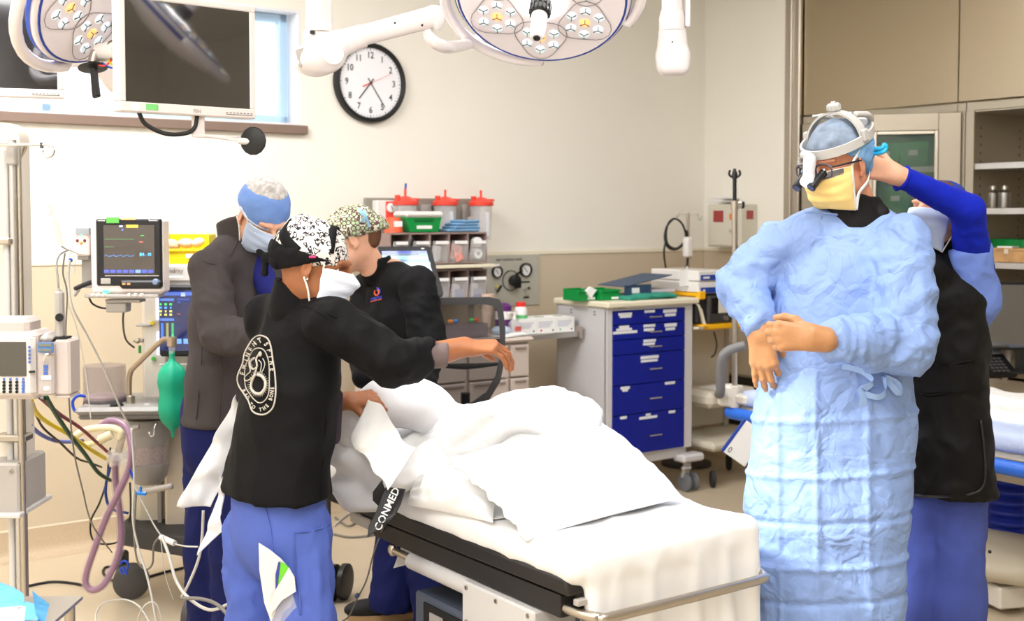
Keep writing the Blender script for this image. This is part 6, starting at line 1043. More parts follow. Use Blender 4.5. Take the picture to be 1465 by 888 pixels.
# phone and a dark monitor on the counter niche
ph = PZ(1424, 533, .805); t = thing('desk_phone', 'black desk telephone with pale blue display on the counter', 'telephone', (ph[0], ph[1] + .03, .803), .25); Rp = rotx(-.55)
def pp(m, x0, x1, y0, y1, z0, z1, r=.003): q = Rp.T @ A(0, 0, 0); v = MB().b2(x0, x1, y0, y1, z0, z1, r); m.add((np.concatenate(v.v)) @ rotx(.62).T + A(0, 0, .06), v.f); return m
obj('phone_body', pp(MB(), -.10, .09, -.10, .12, -.03, 0), BLACK, t); obj('stand', MB().b2(-.08, .08, -.02, .14, .0, .05, .01), BLACK, t); obj('display_frame', pp(MB(), -.07, .085, .045, .115, .001, .008), mat('phone_silver', srgb(120, 122, 126), .4), t); obj('display', pp(MB(), -.055, .03, .06, .105, .008, .010), ui(120, 176, 226, 1.0), t); ks = []
for i in range(4):
    for j in range(5): obj('key', pp(MB(), -.045 + i * .026, -.028 + i * .026, -.085 + j * .023, -.072 + j * .023, .0, .005, .001), DGREY, t)
obj('handset', pp(MB(), -.10, -.075, -.09, .10, .0, .022, .01), BLACK, t)
q = P(1440, 460, 6.2); t = thing('counter_monitor', 'dark flat monitor standing at the back of the counter niche', 'monitor', (P(1460, 500, 6.15)[0], 6.12, .803), -.15); obj('screen', MB().b2(-.22, .25, -.005, .0, .13, .45), SCRN, t); obj('bezel', MB().b2(-.235, .265, .0, .03, .115, .465, .004), BLACK, t); obj('stand', MB().b2(-.03, .05, .0, .03, .01, .14).b2(-.1, .12, -.06, .1, 0, .012, .003), BLACK, t)

# ---------------------------------------------------------------- people
from mathutils.bvhtree import BVHTree
def bvh(mb): return BVHTree.FromPolygons([Vector(q) for q in np.concatenate(mb.v).tolist()], mb.f)
def stick(tree, px, py, off=.003, Y=None):
    """the point of a garment seen at (px, py), lifted off its cloth"""
    d = ray(px, py); h = tree.ray_cast(Vector(EYE), Vector(d).normalized())
    if h[0] is None: return P(px, py, Y or 3.5)
    n = np.array(h[1]); n = n if n @ d < 0 else -n; return np.array(h[0]) + n * off
def cloth(name, c, rough=.85, **k): return mat(name, srgb(*c), rough, sheen=.01, spec=.22, **k)
NAVYP = cloth('navy_scrub', (24, 30, 84), bump=.2, bump_scale=90); SCRUB = cloth('scrub_blue', (84, 104, 184), bump=.2, bump_scale=90, noise_amt=.03, noise_scale=20); BJ = cloth('black_softshell', (8, 8, 10), .75, bump=.12, bump_scale=150)
GJ = cloth('grey_softshell', (72, 66, 66), .85, bump=.12, bump_scale=150); GOWN = mat('gown_blue', srgb(134, 162, 216), .6, crump=.62, noise_amt=.03, noise_scale=9); GLOVE = mat('latex_glove', srgb(186, 134, 90), .42, noise_amt=.05, noise_scale=24, crump=.10, sss=.05)
MSKW = mat('mask_white', srgb(226, 232, 244), .85); MSKB = mat('mask_pale_blue', srgb(188, 204, 232), .85); MSKY = mat('mask_yellow', srgb(248, 214, 136), .85, crump=.12); STRAP = mat('strap_white', srgb(240, 238, 234), .8)
APR = mat('apron_black', srgb(9, 8, 8), .6, spec=.25, weave=260); ROYAL = cloth('royal_blue_knit', (14, 34, 170), bump=.2, bump_scale=200); SK_L = skin('light', (226, 172, 142)); SK_T = skin('tan', (206, 140, 108)); SK_D = skin('brown', (156, 98, 62))
HAIR = mat('hair_brown', srgb(104, 66, 40), .6, bump=.6, bump_scale=180)
def shoe(par, c, d, m=BLACKM, s=1.0, wide=.0):
    d = unit(d); R = frame(y=d, z=A(0, 0, 1)); L = lambda x, y, z: A(*c) + R @ (A(x, y, z) * s); S = Solid(.007, .02); S.ell(L(0, .07, .045), (.046 * s, .11 * s, .040 * s), R); S.ell(L(0, -.05, .06), (.038 * s, .07 * s, .055 * s), R)
    o = solid_obj('shoe', S, m, par, clip=[((0, 0, .018), (0, 0, -1))]); mb = MB(); th = np.linspace(0, 2 * math.pi, 25)[:-1]; mb.loft([[L(math.sin(q) * (.047 + .006 * math.cos(q)), math.cos(q) * .145 + .02, z) for q in th[::-1]] for z in (.002, .028)])
    obj('sole', mb, mat('gum_sole', srgb(196, 160, 116), .6), o, world=True); obj('shoe_stripe', MB().tube([L(.046, .02, .03), L(.040, .03, .06), L(.02, .04, .085)], .006 * s, 6), STRAP, o, world=True); 
    for k in range(4): obj('lace', MB().tube([L(-.02, .03 + k * .018, .087 - k * .007), L(.02, .035 + k * .018, .087 - k * .007)], .003 * s, 5), STRAP, o, world=True)
def legs(par, m, hips, L_, R_, r=(.105, .085, .07), name='trousers', fold=.007, flat=None, h=.010, top=None, hem=.05, hipr=.17):
    S = Solid(h, .024); S.cap(hips[0], hips[1], hipr, hipr * .97, flat=flat)
    for q in (L_, R_): S.cap(q[0], q[1], r[0], r[1], fold=(fold, 7, 9)); S.cap(q[1], q[2], r[1], r[2], fold=(fold, 7, 9))
    cl = [((0, 0, hem), (0, 0, -1))] + ([(top, A(0, 0, 1))] if top is not None else []); mb = S.mesh(clip=cl); o = obj(name, mb, m, par, world=True, smooth=180); return o, mb
def down(p, z): return A(p[0], p[1], z)

# --- the surgeon in the blue gown
Y0 = 3.5; f = unit(A(-.35, -.94, 0)); SG = thing('person', 'tall person in a pale blue surgical gown with yellow mask, loupes and headlamp', 'person', (*P(1185, 500, Y0)[:2], 0))
H = P(1197, 234, Y0); F = unit(A(-.74, -.62, -.26)); R = frame(y=F, z=A(.02, 0, 1)); nb = P(1222, 300, 3.55); L = lambda x, y, z: H + R @ A(x, y, z)
S = Solid(.0042, .02); head_prims(S, H, R, 1.0, nk=nb, nkr=.060); mbs = [S.mesh()]
wl, el, sl = P(1172, 484, 3.23), P(1293, 492, 3.34), P(1290, 350, 3.44); wr, er, sr = P(1086, 468, 3.46), P(1064, 408, 3.60), P(1112, 345, 3.57)
S = Solid(.012, .03); S.cap(sl, el, .045, .04); S.cap(el, wl, .038, .028); S.cap(sr, er, .045, .04); S.cap(er, er * .25 + wr * .75, .034, .022); S.cap(P(1210, 370, 3.55), P(1195, 560, 3.54), .11, .12, flat=(f, .6)); S.cap(nb, P(1212, 365, 3.56), .052, .06)
for s_ in (-1, 1):
    hp = P(1190 + 42 * s_, 620, 3.52); S.cap(hp, down(hp, .5), .08, .06); S.cap(down(hp, .5), down(hp, .1), .06, .04)
mbs.append(S.mesh(smooth=0)); obj('body', join(*mbs), SK_T, SG, world=True, smooth=180); eyes(SG, H, R)
for s_ in (-1, 1): shoe(SG, down(P(1190 + 42 * s_, 620, 3.52), 0), f, BLACKM, 1.0)
RL_ = frame(y=A(-1, .12, .04), z=A(.05, -1, .12)); RRh = frame(y=A(.12, -.15, -1), z=A(-.35, -.93, .1))
for nm, w_, Rh, sd, cu, e_ in (('glove', P(1163, 483, 3.21), RL_, 1, ((1.1, 1.5, .8), (1.15, 1.5, .8), (1.2, 1.5, .8), (1.2, 1.5, .8)), P(1192, 487, 3.24)), ('glove', P(1087, 476, 3.47), RRh, -1, (.9, .5, .35, .2), P(1084, 455, 3.50))):
    S = Solid(.0028, .006); hand_prims(S, w_, Rh, sd, cu, .7, 1.04, fat=1.10); S.cap(w_, e_, .031, .037, flat=(Rh[:, 2], .85), k=.015, fold=(.0016, 60, 12)); solid_obj(nm, S, GLOVE, SG); obj('glove_rim', MB().tube([e_ + unit(w_ - e_) * .0 + .036 * (math.cos(a) * unit(np.cross(w_ - e_, Rh[:, 2])) + .85 * math.sin(a) * Rh[:, 2]) for a in np.linspace(0, 6.283, 25)[:-1]], .0022, 6, closed=True), mat('glove_rim_brown', srgb(176, 110, 64), .5), SG, world=True, smooth=180)
S = Solid(.0075, .035); fl = (f, .60)
ctr = [P(1208, 378, 3.53), P(1204, 420, 3.52), P(1197, 500, 3.52), P(1192, 600, 3.52), P(1182, 720, 3.51), P(1174, 830, 3.51)]; S.chain(ctr + [down(ctr[-1], .30)], [.158, .182, .198, .222, .228, .230, .24], flat=fl)
S.cap(P(1250, 319, 3.56), sl + A(-.01, 0, -.01), .056, .070); S.cap(P(1168, 322, 3.54), sr + A(0, 0, -.02), .048, .064); S.cap(P(1160, 330, 3.54), P(1250, 330, 3.55), .06, .06)
S.cap(sl, el, .080, .086, fold=(.015, 9, 7, 1), k=.010); S.cap(el, P(1200, 487, 3.25), .082, .052, fold=(.017, 13, 8, 2), k=.008); S.cap(sr + A(0, 0, -.015), er, .068, .076, fold=(.015, 10, 8, 3), k=.010); S.cap(er, P(1084, 458, 3.49), .072, .046, fold=(.016, 14, 8, 4), k=.008)
def gdisp(V, N):
    z = V[:, 2]; x = V @ np.cross(f, A(0, 0, 1)); d = .010 * crumple(V, 7, 6, 5) + .007 * crumple(V * A(1, 1, .7), 15, 5, 8) + .004 * crumple(V, 31, 5, 18); low = sstep(1.25, 1.1, z); d += .010 * low * noise(np.stack([x * 9, z * 1.3, z * 0 + 2], 1))
    for zc_, s_ in ((1.02, 1), (.86, 1), (.73, -1), (.60, 1), (.50, -1), (.34, 1)): t = (z - zc_ + .10 * (x - x.mean())) / .008; d += low * .0075 * s_ * np.exp(-t * t)
    for xc_ in (-.12, .02, .13): t = (x - x.mean() - xc_ - .03 * (z - .8)) / .008; d += low * .0065 * np.exp(-t * t)
    return d
mb = S.mesh(clip=[((0, 0, .28), (0, 0, -1))], disp=gdisp); obj('gown', mb, GOWN, SG, world=True, smooth=180); gt = bvh(mb)
# gown neckline, sleeve cuffs, waist tie
e = MB().tube([stick(gt, x, y, .002) for x, y in ((1152, 304), (1165, 304), (1190, 307), (1215, 308), (1240, 307), (1256, 305))], .004, 6, smooth=4); obj('neck_binding', e, GOWN, SG, world=True, smooth=180)
for c_, d_, r_ in ((P(1197, 487, 3.25), wl - el, .045), (P(1083, 460, 3.49), wr - er, .042)):
    d_ = unit(d_); q = unit(np.cross(d_, A(0, 0, 1))); p2 = np.cross(d_, q); obj('sleeve_hem', MB().tube([c_ + d_ * .012 + r_ * (math.cos(a) * q + math.sin(a) * p2) * (1 + .10 * math.sin(5 * a)) for a in np.linspace(0, 6.283, 31)[:-1]], .006, 6, closed=True), GOWN, SG, world=True, smooth=180)
T = lambda x, y, o=.02: stick(gt, x, y, o)
for pts in (((1205, 523, .006), (1235, 530, .014), (1243, 545, .02), (1238, 560, .02), (1250, 568, .02), (1263, 560, .02), (1262, 538, .016)), ((1242, 553, .02), (1236, 558, .024), (1238, 570, .02), (1237, 580, .012)), ((1262, 536, .012), (1272, 552, .018), (1281, 562, .018), (1280, 548, .014), (1268, 534, .01))): obj('waist_tie', ribbon([T(*q) for q in pts], (0, -.2, 1) if len(pts) > 5 else (1, 0, 0), .017, .002, 5), mat('tie_blue', srgb(156, 188, 238), .6), SG, world=True, smooth=60)
# black collar of the lead apron, cap, mask
S = Solid(.005, .01); S.cap(P(1214, 279, 3.53), P(1222, 320, 3.55), .072, .105, flat=(f, .9)); S.cap(P(1224, 304, 3.55), P(1258, 308, 3.5), .045, .03); solid_obj('apron_collar', S, mat('collar_black', srgb(15, 12, 12), .6, spec=.25), SG, clip=[(P(1216, 280, 3.53), R @ A(0, -.35, 1))], disp=lambda V, N: .004 * ridge(V * 16))
CAPB = mat('cap_blue', srgb(120, 168, 214), .7, crump=.3); SHEER = mat('cap_sheer', srgb(120, 134, 152), .6, crump=.4, noise_amt=.25, noise_scale=34)
S = Solid(.005, .01); S.ell(L(0, -.02, .036), (.084, .106, .092), R); solid_obj('cap', S, SHEER, SG, clip=[(L(0, .07, .052), R @ A(0, .1, -1))], disp=lambda V, N: .003 * ridge(V * 14))
S = Solid(.005, .01); S.ell(L(0, -.028, .030), (.088, .110, .082), R); S.ell(L(.0, -.092, -.018), (.055, .035, .045), R); solid_obj('cap_band', S, CAPB, SG, clip=[(L(0, 0, .060), R @ A(0, .1, 1)), (L(0, .02, .026), R @ A(0, .62, -.8))], disp=lambda V, N: .004 * ridge(V * 22))
mo, g = mask_obj('face_mask', H, R, 1.0, MSKY, SG, STRAP, w=.068, up=-.004)
obj('foam_strip', MB().gridv(np.array([[g[i, j] + R @ A(0, .003, 0) for j in (0, 1, 2, 3, 4, 5)] for i in range(3, 23)]).reshape(-1, 3), 20, 6), mat('foam_grey', srgb(112, 108, 108), .8), mo, world=True, smooth=180)
for s_ in (-1, 1):
    g0, g1 = g[-1 if s_ > 0 else 0, 0], g[-1 if s_ > 0 else 0, -1]; m_ = g[-1 if s_ > 0 else 0, 14]
    obj('mask_strap', ribbon([g0, L(.078 * s_, .02, .018), L(.086 * s_, -.02, .045), L(.074 * s_, -.075, .065)], R[:, 2], .010, .0015), STRAP, mo, world=True, smooth=180); obj('mask_strap', ribbon([g1, L(.072 * s_, .015, -.085), L(.075 * s_, -.03, -.062), L(.05 * s_, -.085, -.045)], R[:, 2], .010, .0015), STRAP, mo, world=True, smooth=180)
    obj('mask_strap', ribbon([g0, m_, g1], R[:, 1], .009, .002), STRAP, mo, world=True, smooth=180)
# headlamp harness
HG = mat('headband_grey', srgb(184, 182, 178), .42); HGD = mat('headband_dark', srgb(146, 144, 140), .5); th = np.linspace(0, 2 * math.pi, 41)[:-1]
hl = obj('headband', MB().loft([[L((.092 + o) * math.sin(a), -.018 + (.114 + o) * math.cos(a), z + .012 - .022 * math.cos(a)) for a in th] for o, z in ((.001, .042), (.007, .043), (.007, .069), (.001, .070), (.001, .042))], cap=False), HG, SG, world=True, smooth=50)
obj('crown_strap', ribbon([L(.094 * math.cos(a), -.012 - .01 * math.sin(a), .055 + .092 * math.sin(a)) for a in np.linspace(0, math.pi, 11)], R[:, 1], .030, .006, 4), HG, hl, world=True, smooth=50)
obj('rear_strap', MB().tube([L(.06, -.035, .135), L(.066, -.09, .120), L(.070, -.128, .078), L(.082, -.10, .048), L(.097, -.04, .045), L(.099, .0, .040)], [.008, .009, .011, .010, .009, .007], 10, smooth=5), HG, hl, world=True, smooth=180); obj('rear_strap', MB().tube([L(-.06, -.035, .135), L(-.066, -.09, .120), L(-.03, -.135, .085), L(.03, -.137, .083), L(.070, -.128, .078)], .009, 10, smooth=5), HG, hl, world=True, smooth=180)
obj('strap_hinge', MB().box(L(.099, -.012, .078), (.012, .026, .036), R, .004).box(L(-.099, -.012, .078), (.012, .026, .036), R, .004), HG, hl, world=True)
kn = MB().lathe(L(0, -.022, .150), [(.016, 0), (.019, .004), (.019, .018), (.016, .022), (.008, .023), (.006, .028)], R[:, 2], 24)
for k in range(16): a = k * .3927; kn.box(L(.019 * math.cos(a), -.022 + .019 * math.sin(a), .161), (.003, .003, .014), R @ rotz(a))
obj('adjust_knob', kn, HG, hl, world=True)
cp = [L((.092 + .012) * math.sin(a), -.018 + .126 * math.cos(a), .040 - .018 * math.cos(a) - .010 * math.sin((a - .15) / 1.3 * 3.14)) for a in np.linspace(.20, 1.35, 40)]; obj('corrugated_duct', MB().tube(cp, [.0085 if i % 2 else .0062 for i in range(40)], 10), HGD, hl, world=True, smooth=60)
lb = L(-.005, .128, .050); obj('lamp_arm', MB().tube([L(.03, .112, .052), L(.012, .128, .056), lb], [.010, .012, .014], 10, smooth=3), HG, hl, world=True, smooth=180)
l2 = L(-.008, .150, -.004); obj('lamp_body', MB().tube([lb + (lb - l2) * .15, lb, lb * .7 + l2 * .3, lb * .4 + l2 * .6, l2], [.010, .017, .0185, .0165, .017], 18), mat('lamp_body_white', srgb(206, 206, 208), .35), hl, world=True, smooth=50)
dl = unit(l2 - lb + R @ A(-.01, .045, 0)); obj('lamp_head', MB().tube([l2 - dl * .004, l2 + dl * .020], [.0175, .0215], 20), mat('lamp_body_white', (0, 0, 0)), hl, world=True); obj('lamp_lens', MB().cyl(l2 + dl * .0195, l2 + dl * .0225, .0185, None, 20), mat('lamp_lens_lit', (1, 1, 1), .2, emit=(.75, .88, 1, 2.2)), hl, world=True)
obj('lamp_cable', MB().tube([L(.075, -.09, .065), L(.085, -.105, .0), L(.08, -.11, -.06), P(1250, 285, 3.52), P(1256, 300, 3.5)], .0028, 6, smooth=5), CABLE_K, hl, world=True, smooth=180)
obj('tube_loop', MB().tube([L(.06, -.105, .030), P(1255, 213, 3.47), P(1265, 207, 3.46), P(1267, 212, 3.46), P(1256, 219, 3.47), L(.065, -.10, .010)], .0065, 8, smooth=5), mat('loop_cyan', srgb(40, 170, 216), .4), hl, world=True, smooth=180)
# glasses and loupes
GLF = mat('glasses_frame', srgb(84, 80, 92), .35); gl = MB()
for s_ in (-1, 1):
    rim = [L(.034 * s_ + .026 * math.copysign(abs(math.cos(a)) ** .7, math.cos(a)), .113 - .10 * abs(.034 * s_ + .026 * math.cos(a)) ** 1.0 * .35, .004 + .020 * math.copysign(abs(math.sin(a)) ** .75, math.sin(a))) for a in np.linspace(0, 6.283, 25)[:-1]]; gl.tube(rim, .0028, 6, closed=True)
gl.tube([L(-.010, .116, .008), L(0, .119, .010), L(.010, .116, .008)], .0028, 6)
go = obj('glasses', gl, GLF, SG, world=True, smooth=180)
for s_ in (-1, 1):
    obj('temple', MB().tube([L(.060 * s_, .104, .014), L(.074 * s_, .07, .014), L(.083 * s_, .0, .008)], .003, 6), BLACK, go, world=True); a_, b_ = L(.030 * s_, .112, .0), L(.024 * s_, .168, -.030); obj('loupe', MB().tube([a_, a_ * .75 + b_ * .25, a_ * .7 + b_ * .3, b_], [.010, .010, .0115, .0135], 18), BLACK, go, world=True, smooth=40); obj('loupe_lens', MB().cyl(b_, b_ + unit(b_ - a_) * .0015, .0105, None, 16), mat('loupe_glass', srgb(60, 50, 70), .05, coat=1), go, world=True); obj('loupe_mount', MB().cyl(a_, a_ + unit(a_ - b_) * .003, .014, None, 16), CHROME, go, world=True)

# --- the helper behind, blue sleeves and black apron
f = unit(A(-.72, -.69, 0)); HE = thing('person', 'person in royal blue sleeves and long black apron reaching to tie the surgeon’s mask', 'person', (*P(1345, 500, 3.85)[:2], 0))
H = P(1340, 309, 3.84); F = unit(A(-.74, -.60, .26)); R = frame(y=F, z=A(.12, .05, 1)); nb = P(1360, 352, 3.87); L = lambda x, y, z: H + R @ (A(x, y, z) * .95)
S = Solid(.0042, .02); head_prims(S, H, R, .95, fem=True, nk=nb, nkr=.05); mbs = [S.mesh()]; sh, el, wr = P(1393, 385, 3.80), P(1384, 300, 3.68), P(1287, 254, 3.62)
S = Solid(.003, .006); Rh = frame(y=A(-1, -.12, .28), z=A(.05, -1, -.1)); hand_prims(S, P(1281, 249, 3.61), Rh, 1, (.75, .8, .9, 1.0), .6, .92, thumb_in=.3); S.cap(P(1284, 251, 3.61), P(1302, 258, 3.63), .025, .023, k=.02); mbs.append(S.mesh()); S = Solid(.004, .006); hand_prims(S, P(1262, 362, 3.72), frame(y=A(-1, -.1, .35), z=A(0, 1, .1)), -1, (.5, .5, .6, .7), .6, .9); mbs.append(S.mesh())
S = Solid(.013, .03); S.cap(wr, el, .020, .034); S.cap(el, sh, .036, .045); S.cap(P(1357, 385, 3.87), P(1350, 620, 3.87), .115, .12, flat=(f, .7)); s2 = P(1318, 385, 3.98); S.cap(s2, P(1290, 430, 3.75), .045, .035); S.cap(P(1290, 430, 3.75), P(1262, 362, 3.72), .035, .024)
for q in (-1, 1): hp = P(1347 + 24 * q, 715, 3.86 - .04 * q); S.cap(hp, down(hp, .1), .045, .03)
mbs.append(S.mesh(smooth=0)); obj('body', join(*mbs), SK_L, HE, world=True, smooth=180); eyes(HE, H, R, .95, (.16, .20, .10))
for q in (-1, 1): shoe(HE, down(P(1344 + 26 * q, 700, 3.87), 0), f, STRAP, .95)
S = Solid(.007, .02); S.cap(sh, el, .060, .048, fold=(.004, 14, 10)); S.cap(el, P(1293, 255, 3.625), .046, .033, fold=(.003, 18, 12)); solid_obj('knit_sleeve', S, ROYAL, HE); S = Solid(.009, .02); S.cap(s2, P(1290, 430, 3.75), .056, .048); S.cap(P(1290, 430, 3.75), P(1270, 366, 3.72), .048, .036); solid_obj('knit_sleeve', S, ROYAL, HE); d_ = unit(wr - el); q = unit(np.cross(d_, A(0, 0, 1))); p2 = np.cross(d_, q)
obj('sleeve_cuff', MB().tube([P(1290, 255, 3.625) + .035 * (math.cos(a) * q + math.sin(a) * p2) * (1 + .05 * math.sin(6 * a)) for a in np.linspace(0, 6.283, 25)[:-1]], .006, 6, closed=True), ROYAL, HE, world=True, smooth=180)
SCL = cloth('scrub_light', (112, 138, 214), bump=.2, bump_scale=90)
S = Solid(.008, .03); S.cap(P(1387, 362, 3.77), P(1388, 425, 3.83), .064, .085, fold=(.008, 9, 9), clip=[(P(1387, 352, 3.77), A(-.25, 0, 1))]); S.cap(P(1388, 425, 3.83), P(1375, 480, 3.87), .085, .06, fold=(.008, 9, 9)); solid_obj('scrub_top', S, SCL, HE)
S = Solid(.008, .04); fl = (f, .75); S.chain([P(1340, 392, 3.86), P(1344, 440, 3.84), P(1346, 500, 3.84), P(1345, 560, 3.84), P(1347, 640, 3.84), P(1350, 706, 3.84), down(P(1350, 715, 3.84), .6)], [.100, .130, .135, .130, .150, .157, .157], flat=fl); S.cap(P(1350, 370, 3.85), P(1330, 385, 3.80), .05, .06)
mb = S.mesh(clip=[((0, 0, P(0, 713, 3.72)[2]), (0, 0, -1))], disp=lambda V, N: .008 * ridge(V * A(7, 7, 5)) + .004 * ridge(V * 15)); obj('apron', mb, APR, HE, world=True, smooth=180); at_ = bvh(mb)
S = Solid(.006, .02); S.cap(P(1352, 345, 3.85), P(1352, 378, 3.87), .062, .085); solid_obj('apron_collar', S, APR, HE, clip=[(P(1350, 348, 3.85), R @ A(0, .0, 1))], disp=lambda V, N: .004 * ridge(V * 18))
for ys in ((516, 524, 522), (563, 562, 552)): obj('belt_seam', MB().tube([stick(at_, x, y, .003) for x, y in zip((1318, 1330, 1350, 1375, 1396), (ys[0], ys[0] + 2, ys[1], ys[1] - 6, ys[2] - 8))], .003, 5, smooth=4), APR, HE, world=True, smooth=180)
obj('belt', MB().gridv(np.array([[stick(at_, 1322 + 6 * i, 523 + 6.5 * j - .25 * i, .006) for j in range(7)] for i in range(14)]).reshape(-1, 3), 14, 7, flip=False), APR, HE, world=True, smooth=180); obj('hem_binding', MB().tube([stick(at_, x, y, .002) for x, y in ((1300, 708), (1330, 710), (1360, 710), (1390, 706), (1404, 698), (1409, 680), (1407, 640), (1402, 600))], .004, 6, smooth=4), BLACK, HE, world=True, smooth=180)
lh, rh = P(1372, 720, 3.82), P(1322, 720, 3.9); legs(HE, cloth('scrub_trousers', (72, 86, 160), bump=.2, bump_scale=90), (P(1348, 690, 3.86), P(1348, 720, 3.86)), (lh, P(1370, 860, 3.80), down(P(1372, 860, 3.80), .05)), (rh, P(1316, 860, 3.88), down(P(1314, 860, 3.88), .05)), (.082, .082, .08), flat=(f, .8), hipr=.125)
HSC = mat('scarf_blue', srgb(24, 50, 150), .7); S = Solid(.005, .01); S.ell(L(0, -.03, .036), (.084, .104, .088), R); solid_obj('headscarf', S, HSC, HE, clip=[(L(0, .035, .05), R @ A(0, 1, -.55))], disp=lambda V, N: .002 * ridge(V * 20)); S = Solid(.005, .01); S.ell(L(0, -.012, .034), (.080, .100, .086), R); S.ell(L(0, -.075, -.045), (.05, .04, .05), R); solid_obj('hair', S, mat('hair_dark', srgb(84, 56, 38), .5, bump=.8, bump_scale=140), HE, clip=[(L(0, .058, .05), R @ A(0, .9, -.45))])
mo, g = mask_obj('face_mask', H, R, .95, MSKB, HE, STRAP, w=.068, up=-.002, puff=.008)
for s_ in (-1, 1): e_ = g[-1 if s_ > 0 else 0]; strap('mask_strap', [e_[0], L(.076 * s_, .03, .0), L(.088 * s_, -.01, .012)], STRAP, mo); strap('mask_strap', [e_[-1], L(.076 * s_, .0, -.055), L(.086 * s_, -.012, -.03)], STRAP, mo)
obj('ear_stud', MB().ball(L(.086, .0, -.036), .004, 8), CHROME, HE, world=True)

# --- the person in the grey jacket
f = unit(A(.78, -.62, 0)); MG = thing('person', 'person in a dark grey zip jacket and blue cap, head bowed over the patient', 'person', (*P(325, 600, 4.2)[:2], 0))
H = P(377, 308, 4.12); F = unit(A(.45, -.60, -.62)); R = frame(y=F, z=A(0, 0, 1)); nb = P(350, 350, 4.22); L = lambda x, y, z: H + R @ A(x, y, z)
S = Solid(.0042, .02); head_prims(S, H, R, 1.0, nk=nb, nkr=.060); mbs = [S.mesh()]; sr, er, wr = P(300, 384, 4.03), P(314, 478, 3.95), P(385, 492, 3.86); sl = P(398, 380, 4.38); el = P(420, 470, 4.3); wl = P(440, 545, 4.15)
S = Solid(.004, .008); hand_prims(S, P(400, 500, 3.86), frame(y=A(1, .1, -.3), z=A(.2, -.4, 1)), -1, (.5, .5, .6, .6)); S.cap(wr, P(402, 500, 3.86), .03, .026); hand_prims(S, P(448, 560, 4.12), frame(y=A(.5, -.4, -.6), z=A(.4, -.2, 1)), 1, (.5, .5, .6, .6)); S.cap(wl, P(449, 560, 4.12), .03, .026); mbs.append(S.mesh())
S = Solid(.013, .03); S.cap(sr, er, .045, .038); S.cap(er, wr, .038, .028); S.cap(sl, el, .045, .038); S.cap(el, wl, .038, .028); S.cap(P(338, 385, 4.2), P(322, 600, 4.2), .13, .13, flat=(f, .7)); S.cap(nb, P(338, 385, 4.2), .055, .09)
for q in (-1, 1): hp = P(318 + 22 * q, 650, 4.2 - .05 * q); S.cap(hp, down(hp, .1), .06, .04)
mbs.append(S.mesh(smooth=0)); obj('body', join(*mbs), SK_L, MG, world=True, smooth=180); eyes(MG, H, R)
for q in (-1, 1): shoe(MG, down(P(318 + 22 * q, 650, 4.2 - .05 * q), 0), f)
S = Solid(.0085, .035); S.chain([P(344, 390, 4.2), P(338, 450, 4.2), P(333, 540, 4.2), P(330, 606, 4.2), down(P(330, 615, 4.2), .7)], [.150, .164, .164, .170, .17], flat=(f, .72)); S.cap(P(343, 362, 4.2), sr, .055, .064, k=.04); S.cap(P(350, 365, 4.2), sl, .055, .064, k=.04)
S.cap(sr, er, .064, .056, fold=(.012, 9, 8), k=.010); S.cap(er, P(378, 488, 3.87), .056, .046, fold=(.012, 13, 9), k=.008); S.cap(sl, el, .072, .062, fold=(.009, 9, 8)); S.cap(el, P(436, 535, 4.17), .062, .045, fold=(.009, 12, 8))
S.ell(P(386, 388, 4.03), (.022, .05, .07), roty(-.2), k=.02, op='-')
mb = S.mesh(clip=[((0, 0, P(0, 609, 4.1)[2]), (0, 0, -1))], disp=lambda V, N: .006 * ridge(V * A(6, 6, 4)) + .012 * crumple(V, 8, 5, 2)); obj('jacket', mb, GJ, MG, world=True, smooth=180); jt = bvh(mb)
S = Solid(.006, .012); S.cap(P(346, 346, 4.2), P(341, 318, 4.19), .082, .078, flat=(f, .95)); S.cap(P(346, 346, 4.2), P(341, 306, 4.19), .066, .064, flat=(f, .95), op='-', k=.003); solid_obj('jacket_collar', S, GJ, MG, clip=[(P(336, 316, 4.19), A(-.25, .2, 1)), (P(368, 330, 4.1), A(1, -.5, .4))])
for pts in (((290, 372), (308, 378), (328, 366), (340, 345)), ((290, 480), (288, 520), (284, 560), (281, 600)), ((318, 510), (317, 545), (315, 580), (314, 604))): obj('seam', MB().tube([stick(jt, x, y, .001) for x, y in pts], .0022, 5, smooth=4), GJ, MG, world=True, smooth=180)
S = Solid(.007, .02); S.cap(P(368, 372, 4.17), P(384, 415, 4.11), .044, .040); solid_obj('scrub_top', S, cloth('scrub_indigo', (34, 38, 110)), MG)
legs(MG, NAVYP, (P(322, 590, 4.2), P(322, 630, 4.2)), (P(342, 640, 4.15), P(340, 790, 4.12), down(P(338, 790, 4.12), .05)), (P(302, 640, 4.25), P(302, 790, 4.22), down(P(302, 790, 4.22), .05)), (.095, .09, .085), flat=(f, .8), hipr=.165)
S = Solid(.005, .01); S.ell(L(0, -.018, .034), (.086, .106, .092), R); mb = S.mesh(clip=[(L(0, .0, .016), R @ A(0, -.10, -1)), (L(0, -.01, .094), R @ A(0, -.28, 1))], disp=lambda V, N: .0025 * ridge(V * 20)); obj('cap', mb, mat('cap_blue_paper', srgb(112, 148, 214), .75, crump=.2), MG, world=True, smooth=180)
S = Solid(.005, .01); S.ell(L(0, -.018, .032), (.083, .103, .096), R); mb = S.mesh(clip=[(L(0, -.01, .088), R @ A(0, .28, -1))], disp=lambda V, N: .002 * ridge(V * A(50, 20, 20))); obj('cap_crown', mb, mat('cap_gauze', srgb(196, 192, 188), .7, noise_amt=.35, noise_scale=60, crump=.3), MG, world=True, smooth=180)
